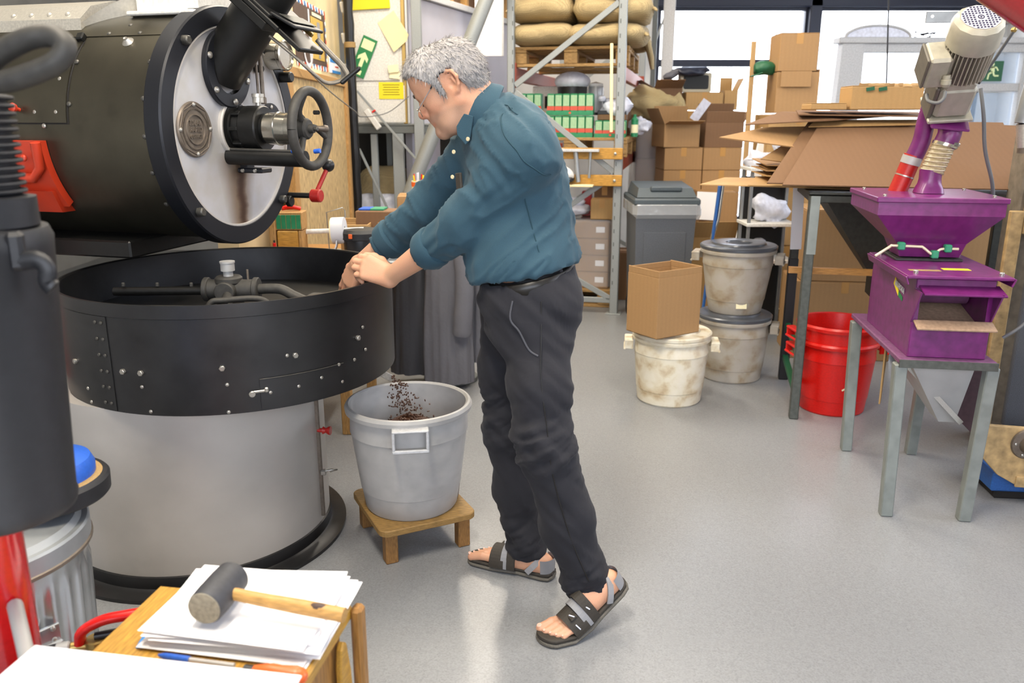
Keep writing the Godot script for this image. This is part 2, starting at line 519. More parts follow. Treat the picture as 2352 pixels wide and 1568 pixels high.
const LOOK := {
	"floor": ["#8f9193", 0.34, 0.0, "fleck", 1.15, {"w": 1, "spec": 0.5}],
	"lamp_glow": ["#ffffff", 0.5, 0.0, "", 1, {"em": "#fff6e6", "ee": 3.0}],
	"white_paint": ["#e8e6e0", 0.5, 0.0, "fine", 2.0],
	"wall_white": ["#d9d8d4", 0.8, 0.0, "blotch", 0.5],
	"wall_cream": ["#dcc79c", 0.8, 0.0, "blotch", 0.6],
	"wall_lilac": ["#c8c8d4", 0.6, 0.0, "blotch", 0.4],
	"frame_dark": ["#23283a", 0.45, 0.1, "fine", 3.0],
	"frame_pale": ["#c9cacb", 0.5, 0.0, "fine", 2.0],
	"glass": ["#e8f2ff", 0.02, 0.0, "", 1, {"a": 0.06}],
	"glass_blue": ["#b8d4f0", 0.05, 0.0, "", 1, {"a": 0.22}],
	"paving": ["#c9c7c2", 0.9, 0.0, "rough", 0.4],
	"drum_black": ["#5a564a", 0.40, 0.85, "grime", 0.9],
	"ring_black": ["#1c1e24", 0.42, 0.3, "fine", 6.0],
	"pan_black": ["#4a4a4b", 0.38, 0.85, "grime", 1.1],
	"pan_inside": ["#121212", 0.55, 0.3, "rough", 2.0],
	"cast_grey": ["#4a4844", 0.6, 0.4, "rough", 5.0],
	"cast_black": ["#1a1a19", 0.42, 0.25, "rough", 5.0],
	"plate_grey": ["#b9b8b6", 0.5, 0.3, "blotch", 2.0],
	"pale_metal": ["#c8c3bc", 0.46, 0.3, "blotch", 0.8],
	"cast_alloy": ["#7f7a72", 0.5, 0.5, "rough", 5.0],
	"bronze": ["#7d7266", 0.5, 0.5, "grime", 8.0],
	"steel": ["#cfcabc", 0.22, 0.95, "fine", 6.0],
	"galv": ["#a3a7a9", 0.4, 0.6, "blotch", 3.0],
	"galv_bin": ["#c4c8ca", 0.26, 0.85, "blotch", 3.0],
	"brass": ["#b79a5c", 0.35, 0.8, "fine", 6.0],
	"alu": ["#d7d2c6", 0.36, 0.6, "fine", 3.0],
	"bolt": ["#bdb9b0", 0.35, 0.8, "fine", 8.0],
	"bolt_dark": ["#5c5a55", 0.45, 0.6, "fine", 8.0],
	"orange_paint": ["#c23a1e", 0.4, 0.0, "blotch", 2.0],
	"red_paint": ["#b3231d", 0.35, 0.0, "fine", 3.0],
	"red_gloss": ["#c3131a", 0.2, 0.0, "fine", 3.0, {"cc": 0.6}],
	"red_plastic": ["#e0150d", 0.32, 0.0, "fine", 3.0],
	"blue_plastic": ["#2a62c9", 0.4, 0.0, "fine", 3.0],
	"blue_paint": ["#2b63ad", 0.45, 0.0, "fine", 3.0],
	"black_rubber": ["#1d1e22", 0.5, 0.0, "rough", 5.0],
	"black_plastic": ["#16171a", 0.4, 0.0, "fine", 4.0],
	"cork": ["#a98a58", 0.85, 0.0, "rough", 20.0],
	"mallet_rubber": ["#3c3d42", 0.6, 0.0, "rough", 9.0],
	"mallet_end": ["#97907c", 0.8, 0.0, "rough", 12.0],
	"wood_handle": ["#d9a75e", 0.45, 0.0, "grain", Vector3(3, 30, 30)],
	"desk_wood": ["#d8a444", 0.38, 0.0, "grain", Vector3(20, 20, 1.6)],
	"desk_side": ["#b98545", 0.45, 0.0, "grain", Vector3(14, 1.2, 14)],
	"pine": ["#c99a5a", 0.6, 0.0, "grain", Vector3(18, 2.0, 18)],
	"pine_x": ["#c08a48", 0.6, 0.0, "grain", Vector3(1.6, 20, 20)],
	"pallet": ["#c29a60", 0.75, 0.0, "grain", Vector3(2.2, 18, 18)],
	"stool_top": ["#b08a4e", 0.6, 0.0, "grain", Vector3(2.5, 20, 16)],
	"stool_leg": ["#a87a42", 0.6, 0.0, "grain", Vector3(24, 3, 24)],
	"plywood": ["#dcbc85", 0.65, 0.0, "grain", Vector3(3, 1.2, 3)],
	"yellow_wood": ["#d8a040", 0.55, 0.0, "grain", Vector3(1.6, 20, 20)],
	"paper": ["#f4f4f6", 0.8, 0.0, "", 1],
	"paper_edge": ["#dcdde2", 0.8, 0.0, "fine", 30.0],
	"paper_cream": ["#efdfae", 0.8, 0.0, "", 1],
	"yellow_paper": ["#ead62a", 0.75, 0.0, "", 1],
	"note": ["#ece4bd", 0.8, 0.0, "", 1],
	"ink": ["#2a2a2a", 0.8, 0.0, "", 1],
	"ink_olive": ["#8d8412", 0.8, 0.0, "", 1],
	"sign_green": ["#1f7a45", 0.5, 0.0, "", 1],
	"sign_dark": ["#1b5a3a", 0.5, 0.0, "", 1],
	"sign_glow": ["#dcebb4", 0.6, 0.0, "", 1],
	"blue_ink": ["#2f86cf", 0.6, 0.0, "", 1],
	"red_ink": ["#d84a2e", 0.6, 0.0, "", 1],
	"photo_brown": ["#4f3a30", 0.6, 0.0, "blotch", 9.0],
	"photo_ochre": ["#c7a54a", 0.6, 0.0, "blotch", 9.0],
	"card": ["#a98458", 0.75, 0.0, "board", Vector3(2.2, 2.2, 2.2), {}],
	"card_light": ["#b8935f", 0.75, 0.0, "board", 2.2],
	"card_dark": ["#7c5c40", 0.8, 0.0, "board", 2.2],
	"card_edge": ["#c9a574", 0.85, 0.0, "fine", 20.0],
	"tape": ["#b68a50", 0.3, 0.0, "", 1],
	"burlap": ["#d3bb8a", 0.9, 0.0, "weave", 12.0],
	"burlap_pale": ["#dcc48e", 0.9, 0.0, "weave", 14.0],
	"tin_green": ["#2e8a5c", 0.4, 0.1, "blotch", 6.0],
	"tin_label": ["#9fc59a", 0.45, 0.0, "blotch", 8.0],
	"tin_red": ["#d2543e", 0.45, 0.0, "fine", 8.0],
	"film": ["#e6ecf4", 0.18, 0.0, "", 1, {"a": 0.26, "n": "dent", "ns": 1.0}],
	"bag_film": ["#dfe3e6", 0.2, 0.0, "", 6.0, {"a": 0.38, "n": "dent", "ns": 1.2}],
	"poly": ["#dfe3f2", 0.35, 0.0, "blotch", 8.0, {"n": "dent", "ns": 1.0}],
	"grey_bin": ["#5e6268", 0.5, 0.0, "fine", 3.0],
	"grey_lid": ["#4c565c", 0.5, 0.0, "fine", 3.0],
	"bin_grey": ["#b4b2ae", 0.45, 0.0, "blotch", 3.5],
	"bin_inside": ["#b9bbba", 0.5, 0.0, "blotch", 4.0],
	"bin_white": ["#e6e1d2", 0.5, 0.0, "dirt", 1.7],
	"bin_dirty": ["#b0aba3", 0.5, 0.0, "dirt", 1.4],
	"bin_lid_dark": ["#5b5f66", 0.28, 0.2, "fine", 4.0],
	"stain_brown": ["#6b4a2e", 0.8, 0.0, "rough", 8.0, {"a": 0.5}],
	"crt": ["#b9b29c", 0.55, 0.0, "fine", 4.0],
	"crt_glass": ["#2d3033", 0.12, 0.0, "", 1],
	"rack_grey": ["#9ea3a3", 0.5, 0.3, "fine", 5.0],
	"rack_dark": ["#6b6f6d", 0.5, 0.3, "fine", 5.0],
	"rack_orange": ["#a5452a", 0.45, 0.1, "fine", 5.0],
	"iron_dark": ["#43443f", 0.5, 0.5, "rough", 4.0],
	"iron_leg": ["#62655f", 0.45, 0.5, "rough", 4.0],
	"leg_galv": ["#8f9590", 0.45, 0.35, "blotch", 3.0],
	"purple": ["#7a2670", 0.34, 0.0, "rough", 2.5, {"cc": 0.3, "ccr": 0.25}],
	"purple_dusty": ["#7a4a72", 0.55, 0.0, "rough", 4.0],
	"dust": ["#b3957a", 0.9, 0.0, "rough", 6.0],
	"hole_dark": ["#1b1815", 0.8, 0.0, "", 1],
	"motor": ["#b3ae9c", 0.42, 0.15, "blotch", 6.0],
	"motor_dark": ["#6b665c", 0.5, 0.2, "blotch", 6.0],
	"motor_face": ["#d3d2dc", 0.5, 0.0, "fine", 6.0],
	"navy_hole": ["#1c1a40", 0.6, 0.0, "", 1],
	"hose_film": ["#c9b88e", 0.25, 0.0, "rough", 9.0, {"a": 0.72}],
	"hose_wire": ["#d8ccb0", 0.35, 0.3, "", 1],
	"teal_clip": ["#2f8a66", 0.45, 0.0, "", 1],
	"cable": ["#6d6f70", 0.5, 0.0, "", 1],
	"cable_black": ["#1c1c1f", 0.5, 0.0, "", 1],
	"felt": ["#55575b", 0.95, 0.0, "rough", 25.0],
	"brown_ply": ["#4a333a", 0.5, 0.0, "rough", 4.0],
	"birch": ["#d9b77f", 0.6, 0.0, "grain", Vector3(1.5, 1.5, 1.5)],
	"post_stone": ["#83796a", 0.8, 0.0, "rough", 2.0],
	"coat": ["#6d6d74", 0.9, 0.0, "cloth", 12.0, {"n": "dent", "ns": 0.8}],
	"coat_dark": ["#505157", 0.9, 0.0, "cloth", 12.0, {"n": "dent", "ns": 0.8}],
	"shirt": ["#2d4f5f", 0.85, 0.0, "cloth", 9.0, {"rim": 0.35, "n": "dent", "ns": 0.5}],
	"trousers": ["#1e1e25", 0.85, 0.0, "cloth", 9.0, {"rim": 0.25, "n": "dent", "ns": 0.5}],
	"belt": ["#17140f", 0.4, 0.0, "fine", 10.0],
	"skin": ["#dda685", 0.52, 0.0, "fine", 14.0, {"sss": 0.12, "vc": 1}],
	"hair": ["#b5b1ae", 0.75, 0.0, "hair", Vector3(30, 12, 30), {"vc": 1}],
	"lens": ["#f0f4f8", 0.02, 0.0, "", 1, {"a": 0.1}],
	"sandal": ["#3a342c", 0.7, 0.0, "rough", 20.0],
	"sandal_sole": ["#6b665c", 0.7, 0.0, "rough", 20.0],
	"sandal_grey": ["#8a8a8c", 0.7, 0.0, "", 1],
	"nail": ["#e3b5a0", 0.35, 0.0, "", 1],
	"eye_white": ["#e8e2da", 0.2, 0.0, "", 1],
	"brow": ["#5e544c", 0.8, 0.0, "hair", 40.0],
	"lip": ["#b5705f", 0.45, 0.0, "fine", 20.0],
	"button": ["#c9bb95", 0.35, 0.0, "", 1],
	"stitch": ["#1f3f4b", 0.9, 0.0, "", 1],
	"bean": ["#4a2d1c", 0.45, 0.0, "", 1],
	"orange_grip": ["#e0642c", 0.35, 0.0, "", 1],
	"red_mark": ["#c8382c", 0.5, 0.0, "", 1],
	"foliage": ["#4c6b3c", 0.8, 0.0, "rough", 3.0],
}
func wall_holes(called: String, x0: float, x1: float, y0: float, y1: float, holes: Array, th: float, o: Vector3, b: Basis, m: String, label: String) -> void:
	# a wall in its own x,y plane, th thick, with rectangular openings [x0, x1, y0, y1]
	var xs := [x0, x1]
	var ys := [y0, y1]
	for h in holes:
		for q in [h[0], h[1]]: if not q in xs: xs.append(q)
		for q in [h[2], h[3]]: if not q in ys: ys.append(q)
	xs.sort()
	ys.sort()
	var s := S.new()
	for i in xs.size() - 1:
		for j in ys.size() - 1:
			var cx: float = (xs[i] + xs[i + 1]) / 2
			var cy: float = (ys[j] + ys[j + 1]) / 2
			var open := false
			for h in holes: if cx > h[0] and cx < h[1] and cy > h[2] and cy < h[3]: open = true
			if not open: s.at(o + b * V(cx, cy, 0), b).box(V(xs[i + 1] - xs[i], ys[j + 1] - ys[j], th))
	struct(called, s, m, label)

func window(n: int, x0: float, x1: float, y0: float, y1: float, z: float, bars: Array, label: String) -> void:
	var t := thing("window_%d" % n, label, "", V((x0 + x1) / 2, y0, z))
	t.remove_meta("category")
	t.set_meta("kind", "structure")
	var w := x1 - x0
	var h := y1 - y0
	var f := S.new()
	for q in [0.0, h]: f.at(V(0, q, 0)).box(V(w + 0.05, 0.07, 0.07), 0.006)
	obj("bottom_and_top_rail", f, "frame_dark", t)
	for q in [-w / 2, w / 2]: obj("jamb", S.new().at(V(q, h / 2, 0)).box(V(0.05, h - 0.07, 0.07), 0.006), "frame_dark", t)
	for q in bars: obj("transom", S.new().at(V(q[1], q[0], 0)).box(V(q[2], q[3], 0.065), 0.006), "frame_dark", t)
	obj("pane", S.new().at(V(0, h / 2, -0.01)).box(V(w - 0.05, h - 0.07, 0.006)), "glass", t)

func build_room() -> void:
	struct("floor", S.new().at(V(0.4, -0.06, -3.4)).box(V(10.2, 0.12, 13.0)), "floor", "speckled grey resin workshop floor")
	struct("ceiling", S.new().at(V(0.4, 4.06, -3.4)).box(V(10.2, 0.12, 13.0)), "wall_white", "white workshop ceiling")
	# back wall with the shop windows
	var back := [[1.58, 3.18, 0.35, 2.62], [3.31, 5.10, 0.10, 2.62], [1.58, 3.18, 2.74, 3.7], [3.31, 5.10, 2.74, 3.7], [-1.74, -1.62, 1.17, 1.31], [-1.16, -0.98, 1.10, 1.32]]
	wall_holes("wall_back", -4.6, 5.4, 0, 4.0, back, 0.2, V(0, 0, -9.6), Basis(), "wall_white", "white back wall around the shop windows")
	window(1, 1.58, 3.18, 0.35, 2.62, -9.53, [[1.70, -0.1, 1.4, 0.075]], "wide dark framed window with a low transom behind the stacked boxes")
	window(2, 3.31, 5.10, 0.10, 2.62, -9.53, [], "tall dark framed window behind the pale porch")
	window(3, 1.58, 3.18, 2.74, 3.7, -9.53, [], "high window above the boxes")
	window(4, 3.31, 5.10, 2.74, 3.7, -9.53, [], "high window above the porch")
	struct("trim_1", S.new().at(V(3.4, 2.66, -9.46)).box(V(3.75, 0.09, 0.08), 0.01), "frame_dark", "dark lintel rail along the tops of the shop windows")
	struct("trim_2", S.new().at(V(3.245, 1.95, -9.46)).box(V(0.13, 3.4, 0.08), 0.01), "frame_dark", "dark upright between the two shop windows")
	wall_holes("wall_left", -6.6, 6.5, 0, 4.0, [], 0.2, V(-4.6, 0, -3.4), B(0, 90, 0), "wall_white", "white side wall left of the roaster")
	wall_holes("wall_right", -6.6, 6.5, 0, 4.0, [[-3.0, 2.5, 2.2, 3.6]], 0.2, V(5.45, 0, -3.4), B(0, 90, 0), "wall_white", "white side wall with a long high window opening")
	wall_holes("wall_front", -4.6, 5.4, 0, 4.0, [[-2.5, 3.0, 1.3, 3.3]], 0.2, V(0, 0, 3.0), Basis(), "wall_white", "white wall behind the camera with a wide window opening")
	struct("ground_outside", S.new().at(V(0, -0.3, -3)).box(V(60, 0.2, 60)), "paving", "pale paving outside the shop windows")
# ---------------------------------------------------------------- coffee roaster
func wrap_patch(s: S, x0: float, x1: float, a0: float, a1: float, r0: float, r1: float, yc: float, n := 14) -> void:
	# a bent plate on a drum lying along x; angles in degrees from +z up towards +y
	s.smooth()
	for i in n:
		var t0 := deg_to_rad(a0 + (a1 - a0) * i / n)
		var t1 := deg_to_rad(a0 + (a1 - a0) * (i + 1) / n)
		var p := func(x: float, r: float, t: float) -> Vector3: return V(x, yc + r * sin(t), r * cos(t))
		s.quad(p.call(x0, r1, t0), p.call(x1, r1, t0), p.call(x1, r1, t1), p.call(x0, r1, t1))
	s.flat()
	for i in n:
		var t0 := deg_to_rad(a0 + (a1 - a0) * i / n)
		var t1 := deg_to_rad(a0 + (a1 - a0) * (i + 1) / n)
		var p := func(x: float, r: float, t: float) -> Vector3: return V(x, yc + r * sin(t), r * cos(t))
		s.quad(p.call(x1, r1, t0), p.call(x1, r0, t0), p.call(x1, r0, t1), p.call(x1, r1, t1))
		s.quad(p.call(x0, r0, t0), p.call(x0, r1, t0), p.call(x0, r1, t1), p.call(x0, r0, t1))
		if i == 0: s.quad(p.call(x0, r0, t0), p.call(x1, r0, t0), p.call(x1, r1, t0), p.call(x0, r1, t0))
		if i == n - 1: s.quad(p.call(x0, r1, t1), p.call(x1, r1, t1), p.call(x1, r0, t1), p.call(x0, r0, t1))

func hex_bolt(r: float, h: float) -> ArrayMesh:
	return S.new().lathe([Vector2(0, 0), Vector2(r, 0), Vector2(r, h * 0.8), Vector2(r * 0.8, h), Vector2(0, h)], 6).mesh()

func round_screw(r: float) -> ArrayMesh:
	return S.new().lathe([Vector2(r, 0), Vector2(r * 0.9, r * 0.35), Vector2(r * 0.55, r * 0.6), Vector2(0, r * 0.7)], 10).mesh()

func stick(called: String, m: Mesh, look: String, parent: Node3D, at: Vector3, dir: Vector3) -> MeshInstance3D:
	var o := obj(called, m, look, parent)
	o.transform = Transform3D(to_dir(dir), at)
	return o

func build_roaster() -> void:
	var t := thing("coffee_roaster", "large black drum coffee roaster with a pale front plate, cast badge and handwheel", "roaster", V(-0.99, 0, -3.037), -15.55)
	var Y := 1.455
	var ax := to_dir(V(1, 0, 0))
	# drum body and front ring
	obj("drum", S.new().at(V(0, Y, 0), ax).lathe([Vector2(0, -1.55), Vector2(0.385, -1.55), Vector2(0.388, -0.02), Vector2(0.3, -0.02)], 96), "drum_black", t)
	obj("front_ring", S.new().at(V(0, Y, 0), ax).lathe([Vector2(0.36, -0.05), Vector2(0.402, -0.05), Vector2(0.407, -0.045), Vector2(0.407, 0.008), Vector2(0.402, 0.014), Vector2(0.345, 0.014), Vector2(0.340, 0.010), Vector2(0.340, -0.02)], 96), "ring_black", t)
	obj("front_plate", S.new().at(V(0, Y, 0), ax).lathe([Vector2(0.3, -0.02), Vector2(0.345, -0.02), Vector2(0.345, 0.004), Vector2(0, 0.004)], 96), front_plate_look(), t)
	obj("plate_rim", S.new().at(V(0, Y, 0), ax).lathe([Vector2(0.345, 0.0), Vector2(0.345, 0.012), Vector2(0.337, 0.012), Vector2(0.335, 0.003)], 96), "pale_metal", t)
	# sheet seams, hatch and screws on the drum
	var s := S.new()
	wrap_patch(s, -1.5, -0.05, 49.0, 100.0, 0.385, 0.3905, Y, 18)
	obj("top_sheet", s, "drum_black", t)
	s = S.new()
	wrap_patch(s, -1.05, -0.352, 3.2, 45.5, 0.385, 0.3925, Y, 16)
	var hatch := obj("hatch", s, "drum_black", t)
	s = S.new()
	wrap_patch(s, -1.06, -0.346, 2.5, 46.2, 0.385, 0.3888, Y, 16)
	obj("hatch_gap", s, "hole_dark", hatch)
	var scr := round_screw(0.0085)
	var spots := [[-0.27, 50.8], [-0.151, 50.8], [-0.03, 50.6], [-0.339, 32.9], [-0.342, 11.8], [-0.444, 1.8], [-0.387, 24.0], [-0.392, 8.2], [-0.476, 8.2], [-0.649, 40.4], [-0.06, 32.2], [-0.062, 14.2], [-0.064, -2.9], [-0.068, -20.1], [-0.074, -37.8], [-0.215, 58.0]]
	for q in spots:
		var a := deg_to_rad(q[1])
		stick("screw", scr, "bolt_dark" if q[0] > -0.38 else "bolt", t, V(q[0], Y + 0.3885 * sin(a), 0.3885 * cos(a)), V(0, sin(a), cos(a)))
	var a1 := deg_to_rad(44.7)
	stick("air_cone", S.new().lathe([Vector2(0.02, 0), Vector2(0.013, 0.006), Vector2(0.007, 0.012), Vector2(0.006, 0.016), Vector2(0, 0.014)], 14).mesh(), "bolt", t, V(-0.177, Y + 0.388 * sin(a1), 0.388 * cos(a1)), V(0, sin(a1), cos(a1)))
	var a2 := deg_to_rad(47.2)
	obj("hatch_hinge", S.new().tube([V(-0.66, Y + 0.40 * sin(a2), 0.40 * cos(a2)), V(-0.50, Y + 0.40 * sin(a2), 0.40 * cos(a2))], 0.010, 10).at(V(-0.362, Y + 0.396 * sin(a2), 0.396 * cos(a2)), B(-45, 0, 10)).box(V(0.026, 0.03, 0.022), 0.004), "cast_black", t)
	stick("hatch_knob", S.new().lathe([Vector2(0.006, 0), Vector2(0.006, 0.012), Vector2(0.014, 0.018), Vector2(0.016, 0.028), Vector2(0.009, 0.036), Vector2(0, 0.038)], 16).mesh(), "orange_paint", t, V(-0.535, Y + 0.392 * sin(0.16), 0.392 * cos(0.16)), V(-0.1, 0.25, 0.95))
	# bright cowl along the top left, and the white hopper base
	var cw := [V(0, 0.315, 0.225), V(0, 0.355, 0.225), V(0, 0.40, 0.17), V(0, 0.43, 0.05), V(0, 0.42, -0.1), V(0, 0.36, -0.2), V(0, 0.30, -0.2)]
	var rings := []
	for q in [[-1.45, 0.0], [-0.40, 0.0], [-0.395, 0.0]]:
		var r := []
		for p in cw: r.append(V(q[0], Y + p.y, p.z))
		rings.append(r)
	obj("top_cowl", S.new().loft(rings, true, true, true), "alu", t)
	s = S.new()
	s.smooth()
	var prev := []
	for i in 9:
		var u := i / 8.0
		var r := [V(-0.40 + 0.20 * u, Y + 0.388 * sin(1.0 + 0.55 * u) + 0.002, 0.388 * cos(1.0 + 0.55 * u)), V(-0.40 + 0.18 * u, Y + 0.34 + 0.075 * sin(u * PI * 0.62) + 0.03 * u, 0.222 - 0.17 * u)]
		if i: s.quad(prev[0], r[0], r[1], prev[1])
		prev = r
	obj("cowl_end", s, "alu", t)
	for i in 5: stick("rivet", scr, "alu", t, V(-0.46 - 0.075 * i, Y + 0.372, 0.206), V(0, 0.7, 0.7))
	obj("feed_base", S.new().at(V(-0.13, Y + 0.41, 0.0)).box(V(0.24, 0.10, 0.26), 0.006).at(V(-0.13, Y + 0.372, 0.02)).box(V(0.26, 0.014, 0.30), 0.004), "white_paint", t)
	obj("feed_hopper", S.new().at(V(-0.13, Y + 0.455, 0.0)).hexa([V(-0.10, 0, 0.11), V(0.10, 0, 0.11), V(0.10, 0, -0.11), V(-0.10, 0, -0.11), V(-0.2, 0.35, 0.2), V(0.16, 0.35, 0.2), V(0.16, 0.35, -0.2), V(-0.2, 0.35, -0.2)]), "white_paint", t)
	# ring bolts
	var hb := hex_bolt(0.016, 0.022)
	for q in [[0.266, 0.243], [-0.268, 0.265], [0.247, -0.281], [-0.278, -0.263]]:
		var v := Vector2(q[0], q[1]).normalized() * 0.374
		stick("ring_bolt", hb, "bolt_dark", t, V(0.014, Y + v.x, v.y), V(1, 0, 0))
	# loading pipe with its round flange, gate and bracket
	var pc := V(0.0, Y + 0.203, 0.03)
	var pd := V(0.65, 0.76, 0).normalized()
	var pipe := obj("chute_pipe", S.new().tube([pc + V(-0.02, -0.02, 0), pc + pd * 0.62], 0.082, 40), "cast_black", t)
	obj("pipe_flange", S.new().at(V(0.004, Y + 0.2, 0.03), ax).lathe([Vector2(0.08, 0), Vector2(0.128, 0), Vector2(0.130, 0.003), Vector2(0.130, 0.017), Vector2(0.126, 0.02), Vector2(0.085, 0.02)], 56), "ring_black", pipe)
	var pb := round_screw(0.012)
	for k in 6:
		var an := deg_to_rad(20 + 60 * k)
		stick("flange_bolt", pb, "bolt", pipe, V(0.024, Y + 0.2 + 0.112 * sin(an), 0.03 + 0.112 * cos(an)), V(1, 0, 0))
	var gb := Basis(V(0, 0, 1).cross(pd).normalized() * -1.0, pd, V(0, 0, 1))
	gb = Basis(pd.cross(V(0, 0, 1)).normalized(), pd, V(0, 0, 1))
	var gc := pc + pd * 0.245
	var gate := obj("gate_frame", S.new().at(gc, gb).box(V(0.215, 0.030, 0.23), 0.003).at(gc + pd * 0.036, gb).box(V(0.20, 0.012, 0.22), 0.003), "cast_black", t)
	obj("gate_slide", S.new().at(gc + gb.x * 0.16 + pd * 0.012, gb).box(V(0.14, 0.016, 0.16), 0.003), "cast_black", gate)
	var pl := gc + gb.x * 0.135 + pd * 0.052
	obj("gate_plate", S.new().at(pl, gb * B(0, 0, 12)).box(V(0.10, 0.010, 0.19), 0.003), "black_plastic", gate)
	obj("plate_border", S.new().at(pl + V(0.004, 0.008, 0), gb * B(0, 0, 12)).box(V(0.058, 0.003, 0.15), 0.001), "iron_dark", gate)
	for k in 2: obj("gate_rail", S.new().at(gc + gb.x * 0.0 + pd * 0.024 + V(0, 0, 0.112 * (1 - 2 * k)), gb).box(V(0.30, 0.016, 0.012), 0.003), ["cast_black", "brass"][k], gate)
	# loop bracket hanging under the gate
	var h0 := gc + gb.x * 0.10 + V(0, -0.03, 0.075)
	var lp := smoothed([h0, h0 + V(0.07, -0.055, -0.01), h0 + V(0.125, -0.115, -0.045), h0 + V(0.16, -0.145, -0.08), h0 + V(0.205, -0.125, -0.125), h0 + V(0.185, -0.09, -0.14), h0 + V(0.14, -0.05, -0.15), h0 + V(0.09, 0.0, -0.15)], 4)
	obj("loop_bracket", S.new().tube(lp, 0.0095, 8, [], true, 0.6), "cast_alloy", gate)
	obj("bracket_ear", S.new().at(h0 + V(0.225, -0.12, -0.115), B(0, 25, 38)).box(V(0.085, 0.014, 0.045), 0.005), "cast_black", gate)
	# cast badge
	var badge := obj("badge", S.new().at(V(0.004, Y, 0.233), ax).lathe([Vector2(0.088, 0), Vector2(0.09, 0.004), Vector2(0.086, 0.010), Vector2(0.078, 0.008), Vector2(0.05, 0.008), Vector2(0.049, 0.012), Vector2(0.046, 0.012), Vector2(0.045, 0.007), Vector2(0, 0.007)], 40), "bronze", t)
	var sp := S.new()
	for k in 64:
		if k % 8 == 0: continue
		var an := TAU * k / 64
		sp.at(V(0.0125, Y + 0.0645 * sin(an), 0.233 + 0.0645 * cos(an)), Basis(V(1, 0, 0), -an + PI / 2) * B(0, 0, 0)).box(V(0.004, 0.004 if k % 2 else 0.003, 0.024), 0)
	# scalloped border
	for k in 8:
		var pts := []
		for i in 7:
			var an := TAU * (k + i / 6.0) / 8
			var rr := 0.083 - 0.007 * sin(PI * i / 6.0)
			pts.append(V(0.013, Y + rr * sin(an), 0.233 + rr * cos(an)))
		sp.at(V(0, 0, 0)).tube(pts, 0.0022, 5)
	obj("badge_relief", sp, "bronze", badge)
	var ylist := [0.021, 0.0, -0.022]
	var words := ["IDEAL", "RAPID", "GOTHOT"]
	var sizes := [0.0215, 0.0215, 0.0165]
	for k in 3: text("badge_letters", words[k], sizes[k], "bronze", badge, V(0.0125, Y + ylist[k], 0.233), Basis(V(0, 0, -1), V(0, 1, 0), V(1, 0, 0)), 0.006, "Droid Sans", true)
	var bs := round_screw(0.0085)
	for q in [[0.0, 0.079], [0.079, 0.0], [0.0, -0.079], [-0.079, 0.0]]: stick("badge_screw", bs, "bolt", badge, V(0.013, Y + q[0], 0.233 + q[1]), V(1, 0, 0))
	# bearing hub, barrel and handwheel
	var hub := obj("bearing_housing", S.new().at(V(0, Y, 0), ax).lathe([Vector2(0.088, 0.004), Vector2(0.088, 0.02), Vector2(0.073, 0.022), Vector2(0.073, 0.03), Vector2(0.064, 0.03), Vector2(0.064, 0.062), Vector2(0.076, 0.062), Vector2(0.078, 0.065), Vector2(0.078, 0.125), Vector2(0.074, 0.13), Vector2(0.05, 0.13), Vector2(0.05, 0.145)], 48), "cast_black", t)
	obj("housing_base", S.new().at(V(0, Y, 0), ax).lathe([Vector2(0.07, 0.004), Vector2(0.099, 0.004), Vector2(0.099, 0.014), Vector2(0.095, 0.018), Vector2(0.089, 0.018)], 48), "pale_metal", hub)
	for k in 8:
		var an := TAU * k / 8
		obj("housing_fin", S.new().at(V(0.045, Y + 0.069 * sin(an), 0.069 * cos(an)), Basis(V(1, 0, 0), -an)).box(V(0.036, 0.014, 0.016), 0.003), "cast_black", hub)
	obj("steel_barrel", S.new().at(V(0, Y, 0), ax).lathe([Vector2(0.04, 0.14), Vector2(0.052, 0.14), Vector2(0.055, 0.145), Vector2(0.055, 0.180), Vector2(0.058, 0.182), Vector2(0.058, 0.188), Vector2(0.055, 0.190), Vector2(0.053, 0.226), Vector2(0.0555, 0.227), Vector2(0.0555, 0.262), Vector2(0.05, 0.268), Vector2(0.03, 0.27)], 48), "steel", t)
	obj("oil_cup", S.new().at(V(0.095, Y + 0.074, -0.02)).lathe([Vector2(0.01, 0), Vector2(0.01, 0.014), Vector2(0.019, 0.014), Vector2(0.019, 0.032), Vector2(0.021, 0.033), Vector2(0.021, 0.044), Vector2(0, 0.045)], 20), "alu", hub)
	obj("oil_line", S.new().tube(smoothed([V(0.03, Y + 0.118, -0.095), V(0.05, Y + 0.105, -0.08), V(0.08, Y + 0.105, -0.05), V(0.093, Y + 0.112, -0.035)], 4), 0.003, 6), "bolt_dark", hub)
	# handwheel
	var wx := 0.305
	var wp := []
	for k in 49: wp.append(V(wx, Y + 0.126 * sin(TAU * k / 48), 0.126 * cos(TAU * k / 48)))
	var wheel := obj("handwheel", S.new().tube(wp, 0.0165, 14, [], false), "cast_grey", t)
	obj("wheel_hub", S.new().at(V(0, Y, 0), ax).lathe([Vector2(0, 0.26), Vector2(0.036, 0.262), Vector2(0.036, 0.292), Vector2(0.03, 0.30), Vector2(0.016, 0.302), Vector2(0.014, 0.318), Vector2(0, 0.32)], 28), "cast_grey", wheel)
	for k in 3:
		var an := deg_to_rad(-62 + 120 * k)
		var d := V(0, sin(an), cos(an))
		var d2 := V(0, sin(an + 0.3), cos(an + 0.3))
		obj("spoke", S.new().tube(smoothed([V(0.282, Y, 0) + d * 0.025, V(0.285, Y, 0) + d * 0.07, V(0.303, Y, 0) + d2 * 0.115], 4), 0.011, 8, [], true), "cast_grey", wheel)
